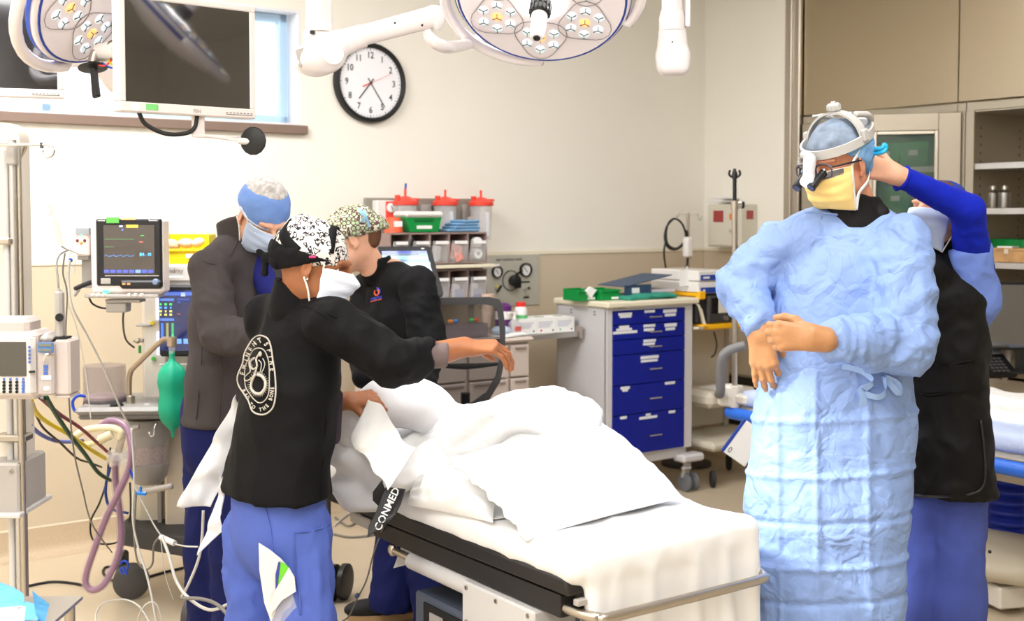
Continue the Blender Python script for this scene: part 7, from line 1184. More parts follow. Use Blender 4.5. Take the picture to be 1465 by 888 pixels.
for zz in (.0175, ): obj('cap_trim', MB().tube([L(.087 * math.sin(a), -.018 + .107 * math.cos(a), zz - .10 * (-.018 + .107 * math.cos(a))) for a in np.linspace(0, 6.283, 33)[:-1]], .0028, 6, closed=True), mat('trim_pale', srgb(206, 214, 236), .8), MG, world=True, smooth=180)
mo, g = mask_obj('face_mask', H, R, 1.0, MSKB, MG, STRAP, w=.066, up=.002)
for s_ in (-1, 1): e_ = g[-1 if s_ > 0 else 0]; strap('mask_strap', [e_[0], L(.080 * s_, .03, .02), L(.090 * s_, -.01, .03)], STRAP, mo, .0028); strap('mask_strap', [e_[-1], L(.078 * s_, .01, -.05), L(.088 * s_, -.015, -.015)], STRAP, mo, .0028)

# --- the person in the black jacket with the emblem on the back
f = unit(A(.80, .60, 0)); WB = thing('person', 'person in a black jacket with a white snake-skeleton emblem, arm stretched over the bed', 'person', (*P(400, 700, 3.5)[:2], 0))
H = P(450, 380, 3.42); F = unit(A(.95, -.02, -.22)); R = frame(y=F, z=A(-.05, 0, 1)); nb = P(425, 432, 3.46); L = lambda x, y, z: H + R @ A(x, y, z)
sr, er, wr = P(474, 462, 3.34), P(560, 517, 3.32), P(668, 497, 3.44); sl, el, wl = P(385, 455, 3.60), P(430, 560, 3.72), P(497, 573, 3.66)
S = Solid(.0042, .02); head_prims(S, H, R, 1.0, fem=True, nk=nb, nkr=.054); mbs = [S.mesh()]
S = Solid(.003, .006); hand_prims(S, P(664, 496, 3.44), frame(y=A(1, .1, -.03), z=A(.05, -.30, 1)), -1, ((.55, .5, .3), (.6, .55, .35), (.62, .5, .35), (.55, .45, .3)), .5, 1.0, spread=.10, fat=.95); S.cap(P(610, 510, 3.39), P(664, 496, 3.44), .034, .025, k=.015, flat=(A(0, 0, 1), 1.15)); mbs.append(S.mesh())
S = Solid(.003, .006); hand_prims(S, P(497, 573, 3.64), frame(y=A(1, .15, .08), z=A(0, -.5, .86)), 1, (.9, 1.1, 1.2, 1.25), .8, .95, fat=.95); S.cap(P(450, 585, 3.66), P(497, 573, 3.64), .034, .026, k=.015); mbs.append(S.mesh())
S = Solid(.013, .03); S.cap(sr, er, .042, .036); S.cap(er, P(615, 508, 3.4), .034, .026); S.cap(sl, el, .042, .036); S.cap(el, P(455, 583, 3.66), .034, .03); S.cap(P(425, 485, 3.47), P(398, 700, 3.47), .10, .11, flat=(f, .6)); S.cap(nb, P(425, 470, 3.47), .045, .06)
for q in (-1, 1): hp = P(395 + 30 * q, 740, 3.47 - .08 * q); S.cap(hp, down(hp, .1), .06, .04)
mbs.append(S.mesh(smooth=0)); obj('body', join(*mbs), SK_D, WB, world=True, smooth=180); eyes(WB, H, R)
for q in (-1, 1): shoe(WB, down(P(395 + 30 * q, 740, 3.47 - .08 * q), 0), f, STRAP, .95)
S = Solid(.0075, .035); S.chain([P(426, 492, 3.47), P(420, 540, 3.47), P(408, 610, 3.47), P(394, 716, 3.47), down(P(392, 730, 3.47), .55)], [.150, .164, .176, .200, .20], flat=(f, .66)); S.cap(P(430, 440, 3.46), sr + A(0, 0, .0), .055, .062, k=.04); S.cap(P(418, 440, 3.5), sl, .055, .062, k=.04)
S.cap(sr, er, .068, .062, fold=(.012, 8, 8), k=.010); S.cap(er, P(632, 508, 3.41), .060, .043, fold=(.013, 13, 8), k=.008, clip=[(P(621, 508, 3.40), A(1, .1, -.05))]); S.cap(sl, el, .070, .06, fold=(.007, 8, 8)); S.cap(el, P(452, 584, 3.66), .058, .042, fold=(.008, 12, 8))
mb = S.mesh(clip=[((0, 0, P(0, 722, 3.40)[2]), (-.03, 0, -1))], disp=lambda V, N: .007 * ridge(V * A(6, 6, 4.5)) + .011 * crumple(V, 8, 5, 4)); obj('jacket', mb, BJ, WB, world=True, smooth=180); bt = bvh(mb)
S = Solid(.006, .012); S.cap(P(425, 440, 3.46), P(428, 404, 3.45), .086, .074, flat=(f, .95)); S.cap(P(425, 435, 3.46), P(430, 390, 3.45), .058, .060, flat=(f, .95), op='-', k=.003); solid_obj('jacket_collar', S, BJ, WB, clip=[(P(428, 410, 3.45), A(.42, 0, 1))])
S = Solid(.006, .01); S.cap(P(605, 509, 3.39), P(652, 505, 3.43), .042, .043, flat=(A(0, 0, 1), .92), clip=[(P(641, 506, 3.42), A(1, .1, -.05))]); solid_obj('shirt_cuff', S, cloth('shirt_taupe', (112, 98, 96)), WB)
for y in (634, 637): pass
for pts in (((432, 436), (455, 446), (478, 462), (492, 486), (502, 512)), ((455, 436), (470, 448), (482, 455)), ((462, 540), (466, 600), (462, 660), (459, 716))): obj('seam', MB().tube([stick(bt, x, y, .001) for x, y in pts], .002, 5, smooth=4), BJ, WB, world=True, smooth=180)
# emblem: two oval borders, lettering, a coiled snake skeleton, laid on the cloth
EMB = mat('emblem_thread', srgb(196, 190, 178), .8, bump=.5, bump_scale=300); outer = [(374, 480), (383, 484), (388, 495), (391, 515), (394, 535), (395, 560), (392, 580), (384, 590), (374, 593), (362, 588), (356, 573), (349, 562), (341, 550), (340, 537), (347, 520), (350, 505), (358, 490), (366, 482)]
inner = [(373, 498), (380, 503), (385, 518), (386, 540), (385, 562), (379, 573), (371, 576), (363, 570), (357, 562), (352, 553), (350, 538), (351, 524), (357, 510), (364, 500)]
em = obj('back_emblem', MB().tube([stick(bt, x, y, .0015) for x, y in outer], .0026, 5, smooth=4, closed=True).tube([stick(bt, x, y, .0015) for x, y in inner], .0018, 5, smooth=4, closed=True), EMB, WB, world=True, smooth=180)
def curve_text(body, path, size, up_out=1):
    pts, _ = catmull(np.array([list(q) + [0] for q in path], float), np.ones(len(path)), 8); seg = np.linalg.norm(np.diff(pts[:, :2], axis=0), axis=1); cum = np.concatenate([[0], np.cumsum(seg)])
    for i, chh in enumerate(body):
        if chh == ' ': continue
        s_ = cum[-1] * (i + .5) / len(body); k = min(np.searchsorted(cum, s_), len(pts) - 1); p = pts[k]; t = pts[min(k + 2, len(pts) - 1)] - pts[max(k - 2, 0)]; t = t[:2] / np.linalg.norm(t[:2]); n = np.array([t[1], -t[0]])
        m = text_mb(chh, size, 0, bold=.045 * size); v = np.concatenate(m.v); w = MB(); w.add(np.array([stick(bt, *(p[:2] + (t * q[0] * .8 + n * q[1]) * 1), .003) for q in v]), m.f); obj('letter', w, EMB, em, world=True, smooth=0)
curve_text('EMINENT', [(345.5, 539), (348, 530), (352, 515), (358, 501), (366, 491), (376, 486)], 9.5); curve_text('SPINE', [(379, 489), (385, 498), (388.5, 512), (390, 525), (391, 532)], 9.0); curve_text('BAD TO THE BONE', [(348.5, 556), (354, 566), (360, 578), (368, 585), (377, 585), (385, 578), (389.5, 566), (391, 553)], 7.2)
def ontob(pts, o=.003): return [stick(bt, x, y, o) for x, y in pts]
sn = [(358, 516), (357, 524), (359, 531), (353, 535), (349, 540), (354, 544), (361, 541), (366, 533), (369, 521), (372, 511), (374, 507)]; sk_ = MB().tube(ontob([(366, 512), (361, 516), (360, 523), (364, 528), (369, 524), (368, 514), (372, 506)]), .0030, 6, smooth=4).tube(ontob([(357, 513), (358, 522), (360, 531), (355, 536), (350, 540), (353, 545), (360, 542), (366, 534), (369, 524)]), .0022, 6, smooth=4)
coil = [(367, 535), (362, 545), (361, 555), (366, 562), (374, 563), (380, 556), (381, 546), (376, 538), (370, 536)]; sk_.tube(ontob(coil), .0045, 6, smooth=4)
cc_, _ = catmull(np.array([list(q) + [0] for q in coil], float), np.ones(len(coil)), 4); c0_ = np.array([371.5, 549.5])
for q in cc_: d_ = unit(np.append(q[:2] - c0_, 0))[:2]; sk_.tube(ontob([q[:2] - d_ * 2.2, q[:2] + d_ * 4.6], .0045), .0008, 4)
for k in range(7): a = k * .45 + 1.9; c2 = np.array([365, 519]); d_ = np.array([math.cos(a), math.sin(a)]); sk_.tube(ontob([c2 + d_ * 3.5, c2 + d_ * 7.5], .0045), .0009, 4)
sk_.ball(stick(bt, 373.5, 506.5, .003), (.006, .004, .008), 8); sk_.tube(ontob([(371, 515), (375, 520), (374, 530), (372, 534)]), .0016, 5, smooth=3).tube(ontob([(377, 513), (380, 520), (378, 528), (374, 535)]), .0016, 5, smooth=3)
obj('snake_skeleton', sk_, EMB, em, world=True, smooth=180)
S = Solid(.007, .02); S.cap(P(481, 565, 3.46), P(476, 625, 3.43), .020, .024); solid_obj('shirt_front', S, cloth('shirt_plum', (62, 54, 66)), WB)
o_, pm_ = legs(WB, SCRUB, (P(397, 716, 3.47), P(396, 748, 3.46)), (P(367, 760, 3.56), P(366, 890, 3.52), down(P(368, 890, 3.52), .05)), (P(425, 760, 3.42), P(434, 890, 3.36), down(P(438, 890, 3.36), .05)), (.094, .084, .078), flat=(f, .70), hipr=.176, fold=.012); ptree = bvh(pm_)
for pts in (((420, 761), (440, 760), (460, 755), (472, 748)), ((421, 762), (421, 790), (424, 820), (428, 850), (430, 880)), ((380, 725), (388, 760), (392, 800), (396, 830))): obj('pocket_seam', MB().tube([stick(ptree, x, y, .0015) for x, y in pts], .0022, 5, smooth=4), SCRUB, o_, world=True, smooth=180)
# leopard-print cap with black bands and knot
def leopard():
    m = mat('leopard_print', srgb(230, 226, 220), .8); nt = m.node_tree; b = nt.nodes['Principled BSDF']; v = nt.nodes.new('ShaderNodeTexVoronoi'); v.inputs['Scale'].default_value = 62; n = nt.nodes.new('ShaderNodeTexNoise'); n.inputs['Scale'].default_value = 60; tc = nt.nodes.new('ShaderNodeTexCoord'); mx = nt.nodes.new('ShaderNodeMixRGB'); mx.blend_type = 'LINEAR_LIGHT'; mx.inputs[0].default_value = .012
    nt.links.new(tc.outputs['Object'], mx.inputs[1]); nt.links.new(tc.outputs['Object'], n.inputs['Vector']); nt.links.new(n.outputs[1], mx.inputs[2]); nt.links.new(mx.outputs[0], v.inputs['Vector']); r = nt.nodes.new('ShaderNodeValToRGB'); r.color_ramp.interpolation = 'CONSTANT'; e = r.color_ramp.elements; e[0].position = 0; e[0].color = (.78, .74, .7, 1); e[1].position = .30; e[1].color = (.012, .01, .012, 1); q = e.new(.50); q.color = (.80, .76, .72, 1)
    nt.links.new(v.outputs[0], r.inputs[0]); nt.links.new(r.outputs[0], b.inputs['Base Color']); return m
LEO = leopard(); CB = cloth('cap_black', (18, 18, 20)); S = Solid(.0045, .02); S.ell(L(0, -.022, .038), (.086, .108, .092), R); S.ell(L(0, -.050, .085), (.060, .050, .050), R); cpm = S.mesh(clip=[(L(0, .068, .018), R @ A(0, .22, -1))], disp=lambda V, N: .004 * ridge(V * 13)); obj('cap', cpm, LEO, WB, world=True, smooth=180)
S = Solid(.0045, .01); S.ell(L(0, -.026, .026), (.0895, .112, .085), R); solid_obj('cap_band', S, CB, WB, clip=[(L(0, 0, .034), R @ A(0, .12, 1)), (L(0, .0, .010), R @ A(0, .42, -1)), (L(0, .055, .0), R @ A(0, 1, .1))], disp=lambda V, N: .0025 * ridge(V * 26))
cs = lambda x, y, z, o=1.015: L(*(A(0, -.022, .038) + unit(A(x, y, z)) * A(.086, .108, .092) * o))
obj('cap_stripe', ribbon([cs(1, .75, .15), cs(.8, .7, .7), cs(.3, .6, 1.1), cs(-.3, .6, 1.1), cs(-.9, .6, .5)], R[:, 1], .028, .004, 5), CB, WB, world=True, smooth=180); obj('cap_stripe', ribbon([cs(1.2, -.2, -.05), cs(1, -.8, .35), cs(.6, -1, .8), cs(.1, -.9, 1.2, 1.02)], R @ A(0, .5, 1), .030, .005, 5), CB, WB, world=True, smooth=180)
S = Solid(.0045, .01); S.ell(L(.02, -.135, -.008), (.016, .014, .015), R); S.cap(L(.015, -.138, -.012), L(.03, -.128, -.050), .008, .011); S.cap(L(.01, -.138, -.006), L(.015, -.160, .004), .008, .010); S.cap(L(.02, -.12, .0), L(.05, -.10, -.015), .015, .015); solid_obj('cap_knot', S, CB, WB)
obj('cap_bow', MB().box(L(.092, .005, .030), (.004, .020, .007), R @ rotx(.25), .002), mat('bow_pink', srgb(206, 50, 110), .5), WB, world=True)
mo, g = mask_obj('face_mask', H, R, 1.0, MSKW, WB, STRAP, w=.064, up=.0, puff=.004)
for s_ in (-1, 1): e_ = g[-1 if s_ > 0 else 0]; strap('mask_strap', [e_[0], L(.074 * s_, .035, .018), L(.084 * s_, -.005, .036)], STRAP, mo, .0028); strap('mask_strap', [e_[-1], L(.074 * s_, .01, -.065), L(.084 * s_, -.008, -.030)], STRAP, mo, .0028)
obj('ear_stud', MB().ball(L(.085, .003, -.034), .0035, 8), CHROME, WB, world=True)

# --- the person in the patterned cap beyond the bed
f = unit(A(-.78, -.62, 0)); WG = thing('person', 'person in a green dotted cap and black jacket, back turned to the bin rack', 'person', (*P(590, 700, 4.85)[:2], 0))
H = P(502, 343, 4.80); F = unit(A(-.86, -.16, -.42)); R = frame(y=F, z=A(0, 0, 1)); nb = P(535, 385, 4.85); L = lambda x, y, z: H + R @ A(x, y, z)
sl, el, wl = P(596, 405, 4.74), P(614, 490, 4.68), P(600, 560, 4.55); sr = P(530, 410, 4.98)
S = Solid(.0045, .02); head_prims(S, H, R, .98, fem=True, nk=nb, nkr=.052); mbs = [S.mesh()]; S = Solid(.004, .008); hand_prims(S, P(598, 572, 4.5), frame(y=A(-.5, -.6, -.6), z=A(-.2, -.5, 1)), 1, (.5, .5, .6, .6)); S.cap(wl, P(598, 572, 4.5), .03, .026); mbs.append(S.mesh())
S = Solid(.013, .03); S.cap(sl, el, .042, .036); S.cap(el, wl, .036, .028); S.cap(P(562, 410, 4.86), P(575, 640, 4.86), .115, .12, flat=(f, .7)); S.cap(nb, P(560, 420, 4.88), .044, .05); S.cap(sr, P(515, 480, 4.9), .04, .035); S.cap(P(515, 480, 4.9), P(520, 540, 4.7), .035, .028)
q1, q2 = PZ(562, 868, .05), PZ(628, 885, .05); S.chain([P(578, 660, 4.90), P(572, 790, 4.86), q1], [.06, .045, .035]); S.chain([P(612, 660, 4.80), P(618, 790, 4.76), q2], [.06, .045, .035]); mbs.append(S.mesh(smooth=0)); obj('body', join(*mbs), SK_L, WG, world=True, smooth=180); eyes(WG, H, R, .98)
S = Solid(.0085, .035); S.chain([P(560, 425, 4.86), P(562, 470, 4.86), P(570, 560, 4.86), P(576, 640, 4.86)], [.135, .150, .155, .165], flat=(f, .70)); S.cap(P(548, 392, 4.86), sl, .05, .058, k=.04); S.cap(P(545, 392, 4.9), sr, .05, .055, k=.04); S.cap(sl, el, .070, .062, fold=(.012, 9, 8), k=.010); S.cap(el, wl, .060, .045, fold=(.012, 12, 8), k=.008); S.cap(sr, P(515, 480, 4.9), .066, .055, fold=(.009, 9, 8)); S.cap(P(515, 480, 4.9), P(520, 540, 4.7), .055, .045)
mb = S.mesh(clip=[((0, 0, .72), (0, 0, -1))], disp=lambda V, N: .007 * ridge(V * A(6, 6, 4)) + .010 * crumple(V, 9, 5, 3)); obj('jacket', mb, BJ, WG, world=True, smooth=180); wt = bvh(mb)
S = Solid(.006, .012); S.cap(P(542, 395, 4.87), P(536, 374, 4.86), .072, .068); S.cap(P(542, 405, 4.87), P(534, 355, 4.86), .058, .058, op='-', k=.003); solid_obj('jacket_collar', S, BJ, WG, clip=[(P(533, 372, 4.84), A(-.3, 0, 1))])
lg = obj('chest_logo', MB().tube([stick(wt, x, y, .002) for x, y in ((531, 432), (537, 430), (546, 428))], .0022, 5), mat('logo_orange', srgb(220, 90, 40), .6), WG, world=True, smooth=180); c_ = stick(wt, 539.5, 419, .002); obj('logo_swirl', MB().tube([stick(wt, 539.5 + 3 * math.cos(a), 418.5 + 4 * math.sin(a), .002) for a in np.linspace(-1.2, 3.9, 12)], .0035, 6), mat('logo_orange', (0, 0, 0)), lg, world=True, smooth=180); obj('logo_swirl', MB().tube([stick(wt, 540 + 4 * math.cos(a), 417 + 5 * math.sin(a), .002) for a in np.linspace(-1.6, 1.2, 8)], .0028, 6), mat('logo_blue', srgb(60, 70, 190), .6), lg, world=True, smooth=180)
tv = text_mb('STRATUS', 6.2, 0, bold=.15); v = np.concatenate(tv.v); w_ = MB(); w_.add(np.array([stick(wt, 539 + q[0] * .62, 427 - q[1] - q[0] * .16, .003) for q in v]), tv.f); obj('logo_lettering', w_, mat('logo_blue', (0, 0, 0)), lg, world=True, smooth=0)
legs(WG, NAVYP, (P(582, 600, 4.86), P(584, 640, 4.86)), (P(612, 660, 4.80), P(618, 790, 4.76), q2 + A(0, 0, 0)), (P(578, 660, 4.90), P(572, 790, 4.86), q1), (.10, .098, .095), flat=(f, .8), hipr=.155)
shoe(WG, down(PZ(545, 876, .03), 0) + A(.03, .02, 0), A(-1, -.2, 0)); shoe(WG, down(q2, 0), A(.3, -1, 0))
def dots():
    m = mat('dotted_print', srgb(150, 170, 130), .8); nt = m.node_tree; b = nt.nodes['Principled BSDF']; v = nt.nodes.new('ShaderNodeTexVoronoi'); v.inputs['Scale'].default_value = 56; v.inputs['Randomness'].default_value = .35; tc = nt.nodes.new('ShaderNodeTexCoord'); nt.links.new(tc.outputs['Object'], v.inputs['Vector']); r = nt.nodes.new('ShaderNodeValToRGB'); r.color_ramp.interpolation = 'CONSTANT'; e = r.color_ramp.elements; e[0].position = 0; e[0].color = (*srgb(168, 188, 146), 1); e[1].position = .42; e[1].color = (*srgb(84, 56, 50), 1); q = e.new(.62); q.color = (*srgb(206, 204, 186), 1); nt.links.new(v.outputs[0], r.inputs[0]); nt.links.new(r.outputs[0], b.inputs['Base Color']); return m
S = Solid(.005, .02); S.ell(L(0, -.020, .040), (.088, .112, .090), R); S.ell(P(535, 322, 4.80), (.060, .055, .042), roty(.25), k=.02); solid_obj('cap', S, dots(), WG, clip=[(L(0, .05, .018), R @ A(0, .18, -1))], disp=lambda V, N: .005 * ridge(V * 18))
S = Solid(.005, .02); S.ell(L(0, -.080, -.005), (.055, .045, .05), R); S.ell(P(530, 345, 4.80), (.035, .03, .03)); solid_obj('hair', S, HAIR, WG, disp=lambda V, N: .002 * ridge(V * A(60, 60, 20)))
obj('cap_ribbon', ribbon([P(521, 300, 4.70), P(522, 309, 4.69), P(518, 318, 4.70)], A(1, 0, .2), .012).add(*(lambda m: (np.concatenate(m.v), m.f))(ribbon([P(522, 308, 4.69), P(526, 316, 4.70), P(528, 325, 4.71)], A(1, 0, .2), .010))).add(*(lambda m: (np.concatenate(m.v), m.f))(ribbon([P(522, 308, 4.69), P(516, 303, 4.69), P(514, 297, 4.70)], A(1, 0, .2), .012))), mat('ribbon_blue', srgb(150, 200, 226), .7), WG, world=True, smooth=60)

# ---------------------------------------------------------------- the operating bed, its linen, the covered patient's mound
BO = A(.142, 2.96, 0)
def BD(a, b, z): return BO + UU * a + NN * b + A(0, 0, z)
RB = rotz(ANG); BW = .625
BED = thing('patient_stretcher', 'black padded patient stretcher under white linen in the foreground', 'stretcher', BD(BW / 2, .8, 0), ANG)
def bb(name, a0, a1, b0, b1, z0, z1, m, r=.006, par=BED): return obj(name, MB().box(BD((a0 + a1) / 2, (b0 + b1) / 2, (z0 + z1) / 2), (a1 - a0, b1 - b0, z1 - z0), RB, r), m, par, world=True)
PADB = mat('pad_vinyl', srgb(34, 31, 30), .5, bump=.05, bump_scale=120)
def poly_prism(name, pts, a0, a1, m, r=.004): return obj(name, MB().prism([(b, z) for b, z in pts], BD(a0, 0, 0), NN, A(0, 0, 1), UU * (a1 - a0)), m, BED, world=True, bevel=r)
poly_prism('side_pad', [(-.012, .655), (1.62, .640), (1.62, .700), (.0, .700)][::-1], -.012, BW + .012, PADB, .010)
poly_prism('frame_rail', [(.035, .588), (1.0, .588), (1.10, .64), (.035, .648)][::-1], .0, .05, PADB); poly_prism('frame_rail', [(.035, .588), (1.0, .588), (1.10, .64), (.035, .648)][::-1], BW - .05, BW, PADB)
bb('rail_bracket', -.004, .03, 1.02, 1.16, .60, .638, GREYP); obj('end_bar', MB().tube([BD(.02, .14, .612), BD(.02, .0, .612), BD(.05, -.055, .606), BD(.11, -.066, .604), BD(.58, -.066, .604), BD(.645, -.050, .606), BD(.66, .02, .61), BD(.66, .16, .612)], .0135, 12, smooth=5), STEEL, BED, world=True, smooth=180)
obj('end_clip', bb('x', .0, .03, -.0, .02, .632, .65, GREYP).data and MB().box(BD(.02, -.02, .642), (.03, .02, .016), RB, .002), GREYP, BED, world=True); bpy.data.objects.remove(bpy.data.objects['x'])
obj('cross_tube', MB().tube([BD(.01, .78, .560), BD(.01, .40, .560)], .026, 18), PALE, BED, world=True); obj('tube_end', MB().tube([BD(.01, .90, .565), BD(.01, .77, .563)], .012, 10).ball(BD(.01, .9, .565), (.016, .02, .02), 10), STEEL, BED, world=True)
bb('junction_box', -.02, .12, .12, .46, .46, .585, PALE, .005)
for b_ in (.145, .29, .435):
    for z_ in (.475, .570): obj('box_bolt', MB().cyl(BD(-.020, b_, z_), BD(-.024, b_, z_), .006, None, 10), STEEL, BED, world=True)
obj('box_port', MB().cyl(BD(-.005, .10, .52), BD(-.005, .06, .52), .028, .024, 16), GREYP, BED, world=True); obj('port_socket', MB().cyl(BD(-.005, .062, .52), BD(-.005, .055, .52), .014, None, 12), BLACK, BED, world=True)
bb('battery_housing', .03, .35, .34, .80, .20, .46, mat('housing_slate', srgb(84, 92, 108), .5), .006); bb('battery_panel', .024, .03, .38, .74, .22, .44, BLACKM, 0); bb('blue_label', .020, .0245, .42, .60, .24, .42, mat('label_blue2', srgb(84, 130, 186), .5), 0); bb('small_label', .020, .0245, .63, .70, .3, .42, GREYP, 0)
bb('lift_column', .36, .52, .30, .55, .12, .64, GREYP, .02); bb('base', .05, .58, .12, .72, .08, .16, DGREY, .02)
for a_, b_ in ((.08, .18), (.55, .18), (.08, .66), (.55, .66)): castor(BED, BD(a_, b_, .05), .05, .035)
obj('end_label', MB().cyl(BD(.05, -.013, .60), BD(.05, -.016, .60), .026, None, 24), mat('print_grey2', srgb(150, 150, 150), .6, noise_amt=.5, noise_scale=150), BED, world=True)
LIN = mat('linen_white', srgb(238, 238, 238), .85, bump=.12, bump_scale=220, noise_amt=.01); LIN2 = mat('linen_grey_white', srgb(226, 226, 230), .88, bump=.2, bump_scale=160)
# fitted sheet with a fold of cloth falling over the near end
S = Solid(.009, .03); S.box(BD(BW / 2, .80, .725), (BW / 2 + .012, .83, .042), RB, .036)
S.box(BD(BW / 2 + .025, -.022, .55), (BW / 2 - .015, .010, .20), RB, .01)
for a_, w_ in ((.06, .016), (.13, .010), (.24, .014), (.40, .012), (.52, .018)): S.cap(BD(a_, -.02, .70), BD(a_ + .02, -.034, .36), w_ * .5, w_ * 1.3, k=.03)
S.cap(BD(BW + .006, .25, .73), BD(BW + .02, .02, .60), .03, .03); S.cap(BD(BW, .0, .73), BD(BW + .012, -.01, .36), .03, .028, k=.03)
mb = S.mesh(clip=[((0, 0, .40), (0, 0, -1)), (BD(0, 0, .705), unit(-UU * .9 + A(0, 0, -1)))] if 0 else [((0, 0, .38), (0, 0, -1))], disp=lambda V, N: .0055 * ridge(V * A(6, 6, 3)) + .010 * crumple(V, 7, 5, 9) * sstep(.6, .74, V[:, 2]))
tag(obj('fitted_sheet', mb, LIN, smooth=180, origin=BD(BW / 2, .5, .7)), 'white sheet covering the stretcher and hanging over its near end', 'sheet')
# the mound: a light blanket falling over the hidden body, solved as cloth
def drape(nu, nv, sp, origin, du, dv, caps, box_z, steps=150, slack=1.10, seed=0, hold=None):
    rs = np.random.RandomState(seed); I, J = np.meshgrid(np.arange(nu), np.arange(nv), indexing='ij'); X = origin + (I[..., None] * sp) * du + (J[..., None] * sp) * dv; X = X + np.stack([noise(X * 6 + 3), noise(X * 6 + 17), noise(X * 6 + 41) * 1.5], -1) * .02; V = np.zeros_like(X); L_ = sp * slack
    rel = []
    for (di, dj) in ((1, 0), (0, 1), (1, 1), (1, -1), (2, 0), (0, 2)):
        for par in (0, 1):
            ok = (I + di < nu) & (J + dj < nv) & (J + dj >= 0) & ((((I // max(di, 1)) if di else (J // max(dj, 1))) % 2) == par); a = (I[ok], J[ok]); b = (I[ok] + di, J[ok] + dj); rel.append((a, b, L_ * math.hypot(di, dj), .35 if abs(di) + abs(dj) == 2 and di * dj == 0 else .9 if di * dj == 0 else .5))
    for st in range(steps):
        V = V * .93 + A(0, 0, -9.8) * .0011; Xo = X.copy(); X = X + V * .012 * 9
        for it in range(5):
            for a, b, l, k in rel: d = X[b] - X[a]; n = np.sqrt((d * d).sum(-1, keepdims=True)) + 1e-9; c = d * (.5 * k * (n - l) / n); X[a] += c; X[b] -= c
        hit = np.zeros(X.shape[:2], bool)
        for c0, c1, r in caps:
            ab = c1 - c0; t = np.clip(((X - c0) @ ab) / (ab @ ab), 0, 1); q = c0 + t[..., None] * ab; d = X - q; n = np.sqrt((d * d).sum(-1)); m = n < r; X[m] = (q + d / (n[..., None] + 1e-9) * r)[m]; hit |= m
        rel_ = X - BO; ua = rel_ @ UU; ub = rel_ @ NN; on = (ua > -.018) & (ua < BW + .018) & (ub > -.02) & (X[..., 2] < box_z); deep = on & (ua < .02) & (X[..., 2] < box_z - .03); X[on & ~deep, 2] = box_z; hit |= on
        if deep.any(): X[deep] += UU * (-.019 - ua[deep])[:, None]
        X[..., 2] = np.maximum(X[..., 2], .5)
        V = (X - Xo) / (.012 * 9); V[hit] *= .35; sp_ = np.sqrt((V * V).sum(-1, keepdims=True)); V = V * np.minimum(1, .5 / (sp_ + 1e-9))
    return X
caps = [(BD(.20, 1.12, .88), BD(.30, 1.38, .84), .185), (BD(.42, .64, .885), BD(.26, .92, .80), .180), (BD(.50, .50, .82), BD(.42, .66, .86), .135), (BD(.10, .88, .80), BD(.12, 1.2, .80), .13)]
X = drape(70, 86, .0145, BD(-.02, .36, 1.22), UU, NN, caps, .775, 130, 1.12, 4)
mb = MB().gridv(X.reshape(-1, 3), 70, 86); bk = obj('blanket', mb, LIN, smooth=180, origin=BD(.3, .9, .8)); q = bk.modifiers.new('thickness', 'SOLIDIFY'); q.thickness = .005; q = bk.modifiers.new('soften', 'SUBSURF'); q.levels = q.render_levels = 1; tag(bk, 'rumpled white blanket heaped over the covered patient', 'blanket'); kt = bvh(mb)
def ST(x, y, o=.0, Y=3.7): return stick(kt, x, y, o, Y)
# thick folded band of cloth sweeping diagonally across the mound
S = Solid(.008, .028)
for pts, r in ((((552, 704), (590, 680), (640, 646), (690, 606), (735, 590), (790, 592), (842, 604)), (.012, .026, .030, .028, .03, .03, .028)), (((556, 690), (600, 655), (650, 622), (700, 588), (750, 574), (800, 572), (850, 592)), (.010, .022, .026, .022, .026, .028, .024)), (((600, 688), (650, 660), (690, 640), (720, 615), (765, 604), (820, 620)), (.014, .02, .024, .02, .026, .022)), (((545, 655), (580, 640), (620, 610), (670, 585)), (.010, .016, .018, .014))): p_ = [ST(x, y, .004, 3.55) for x, y in pts]; P_, R_ = catmull(np.array(p_), np.array(r), 3); S.chain(list(P_), list(R_))
S.cap(ST(845, 600, .0, 3.7), ST(815, 632, .0, 3.65), .03, .018); S.cap(ST(770, 600, .01), ST(800, 640, .0), .02, .012)
o_ = obj('folded_sheet', S.mesh(disp=lambda V, N: .008 * crumple(V, 12, 6, 12) + .003 * ridge(V * 22)), LIN, smooth=180, origin=P(700, 620, 3.6)); tag(o_, 'thick folded white sheet sweeping diagonally over the blanket to the black strap', 'sheet')
# corner of gauze lifted by the hand at the left, lower drapes on the rail side
def loose(name, outline, Y, label, cat, m=LIN, amp=.02, seed=1, thick=.003):
    o_ = obj(name, sheet(outline, Y, amp, seed, 34), m, smooth=180, origin=P(outline[0][0], outline[0][1], Y)); q = o_.modifiers.new('thickness', 'SOLIDIFY'); q.thickness = thick; return tag(o_, label, cat)
loose('gauze_sheet', [(528, 570, .0), (596, 640, -.10), (556, 700, -.16), (500, 628, -.04)], 3.52, 'thin white sheet pinched up by the hand at the left of the mound', 'sheet', seed=3, amp=.03)
S = Solid(.008, .03)
for (pts, r) in ((((478, 600), (510, 612), (548, 640), (560, 680)), (.03, .05, .05, .03)), (((478, 640), (505, 665), (545, 690), (565, 712)), (.03, .045, .05, .03)), (((480, 690), (505, 705), (530, 718), (548, 722)), (.03, .035, .03, .02)), (((490, 580), (540, 575), (600, 590)), (.04, .06, .05))): S.chain([P(x, y, 3.72) for x, y in pts], list(r))
o_ = obj('bath_blanket', S.mesh(disp=lambda V, N: .015 * ridge(V * A(5, 5, 9)) + .012 * crumple(V, 9, 5, 21)), LIN2, smooth=180, origin=P(520, 680, 3.7)); tag(o_, 'greyish white bath blanket bunched on the rail beside the black jacket', 'blanket')
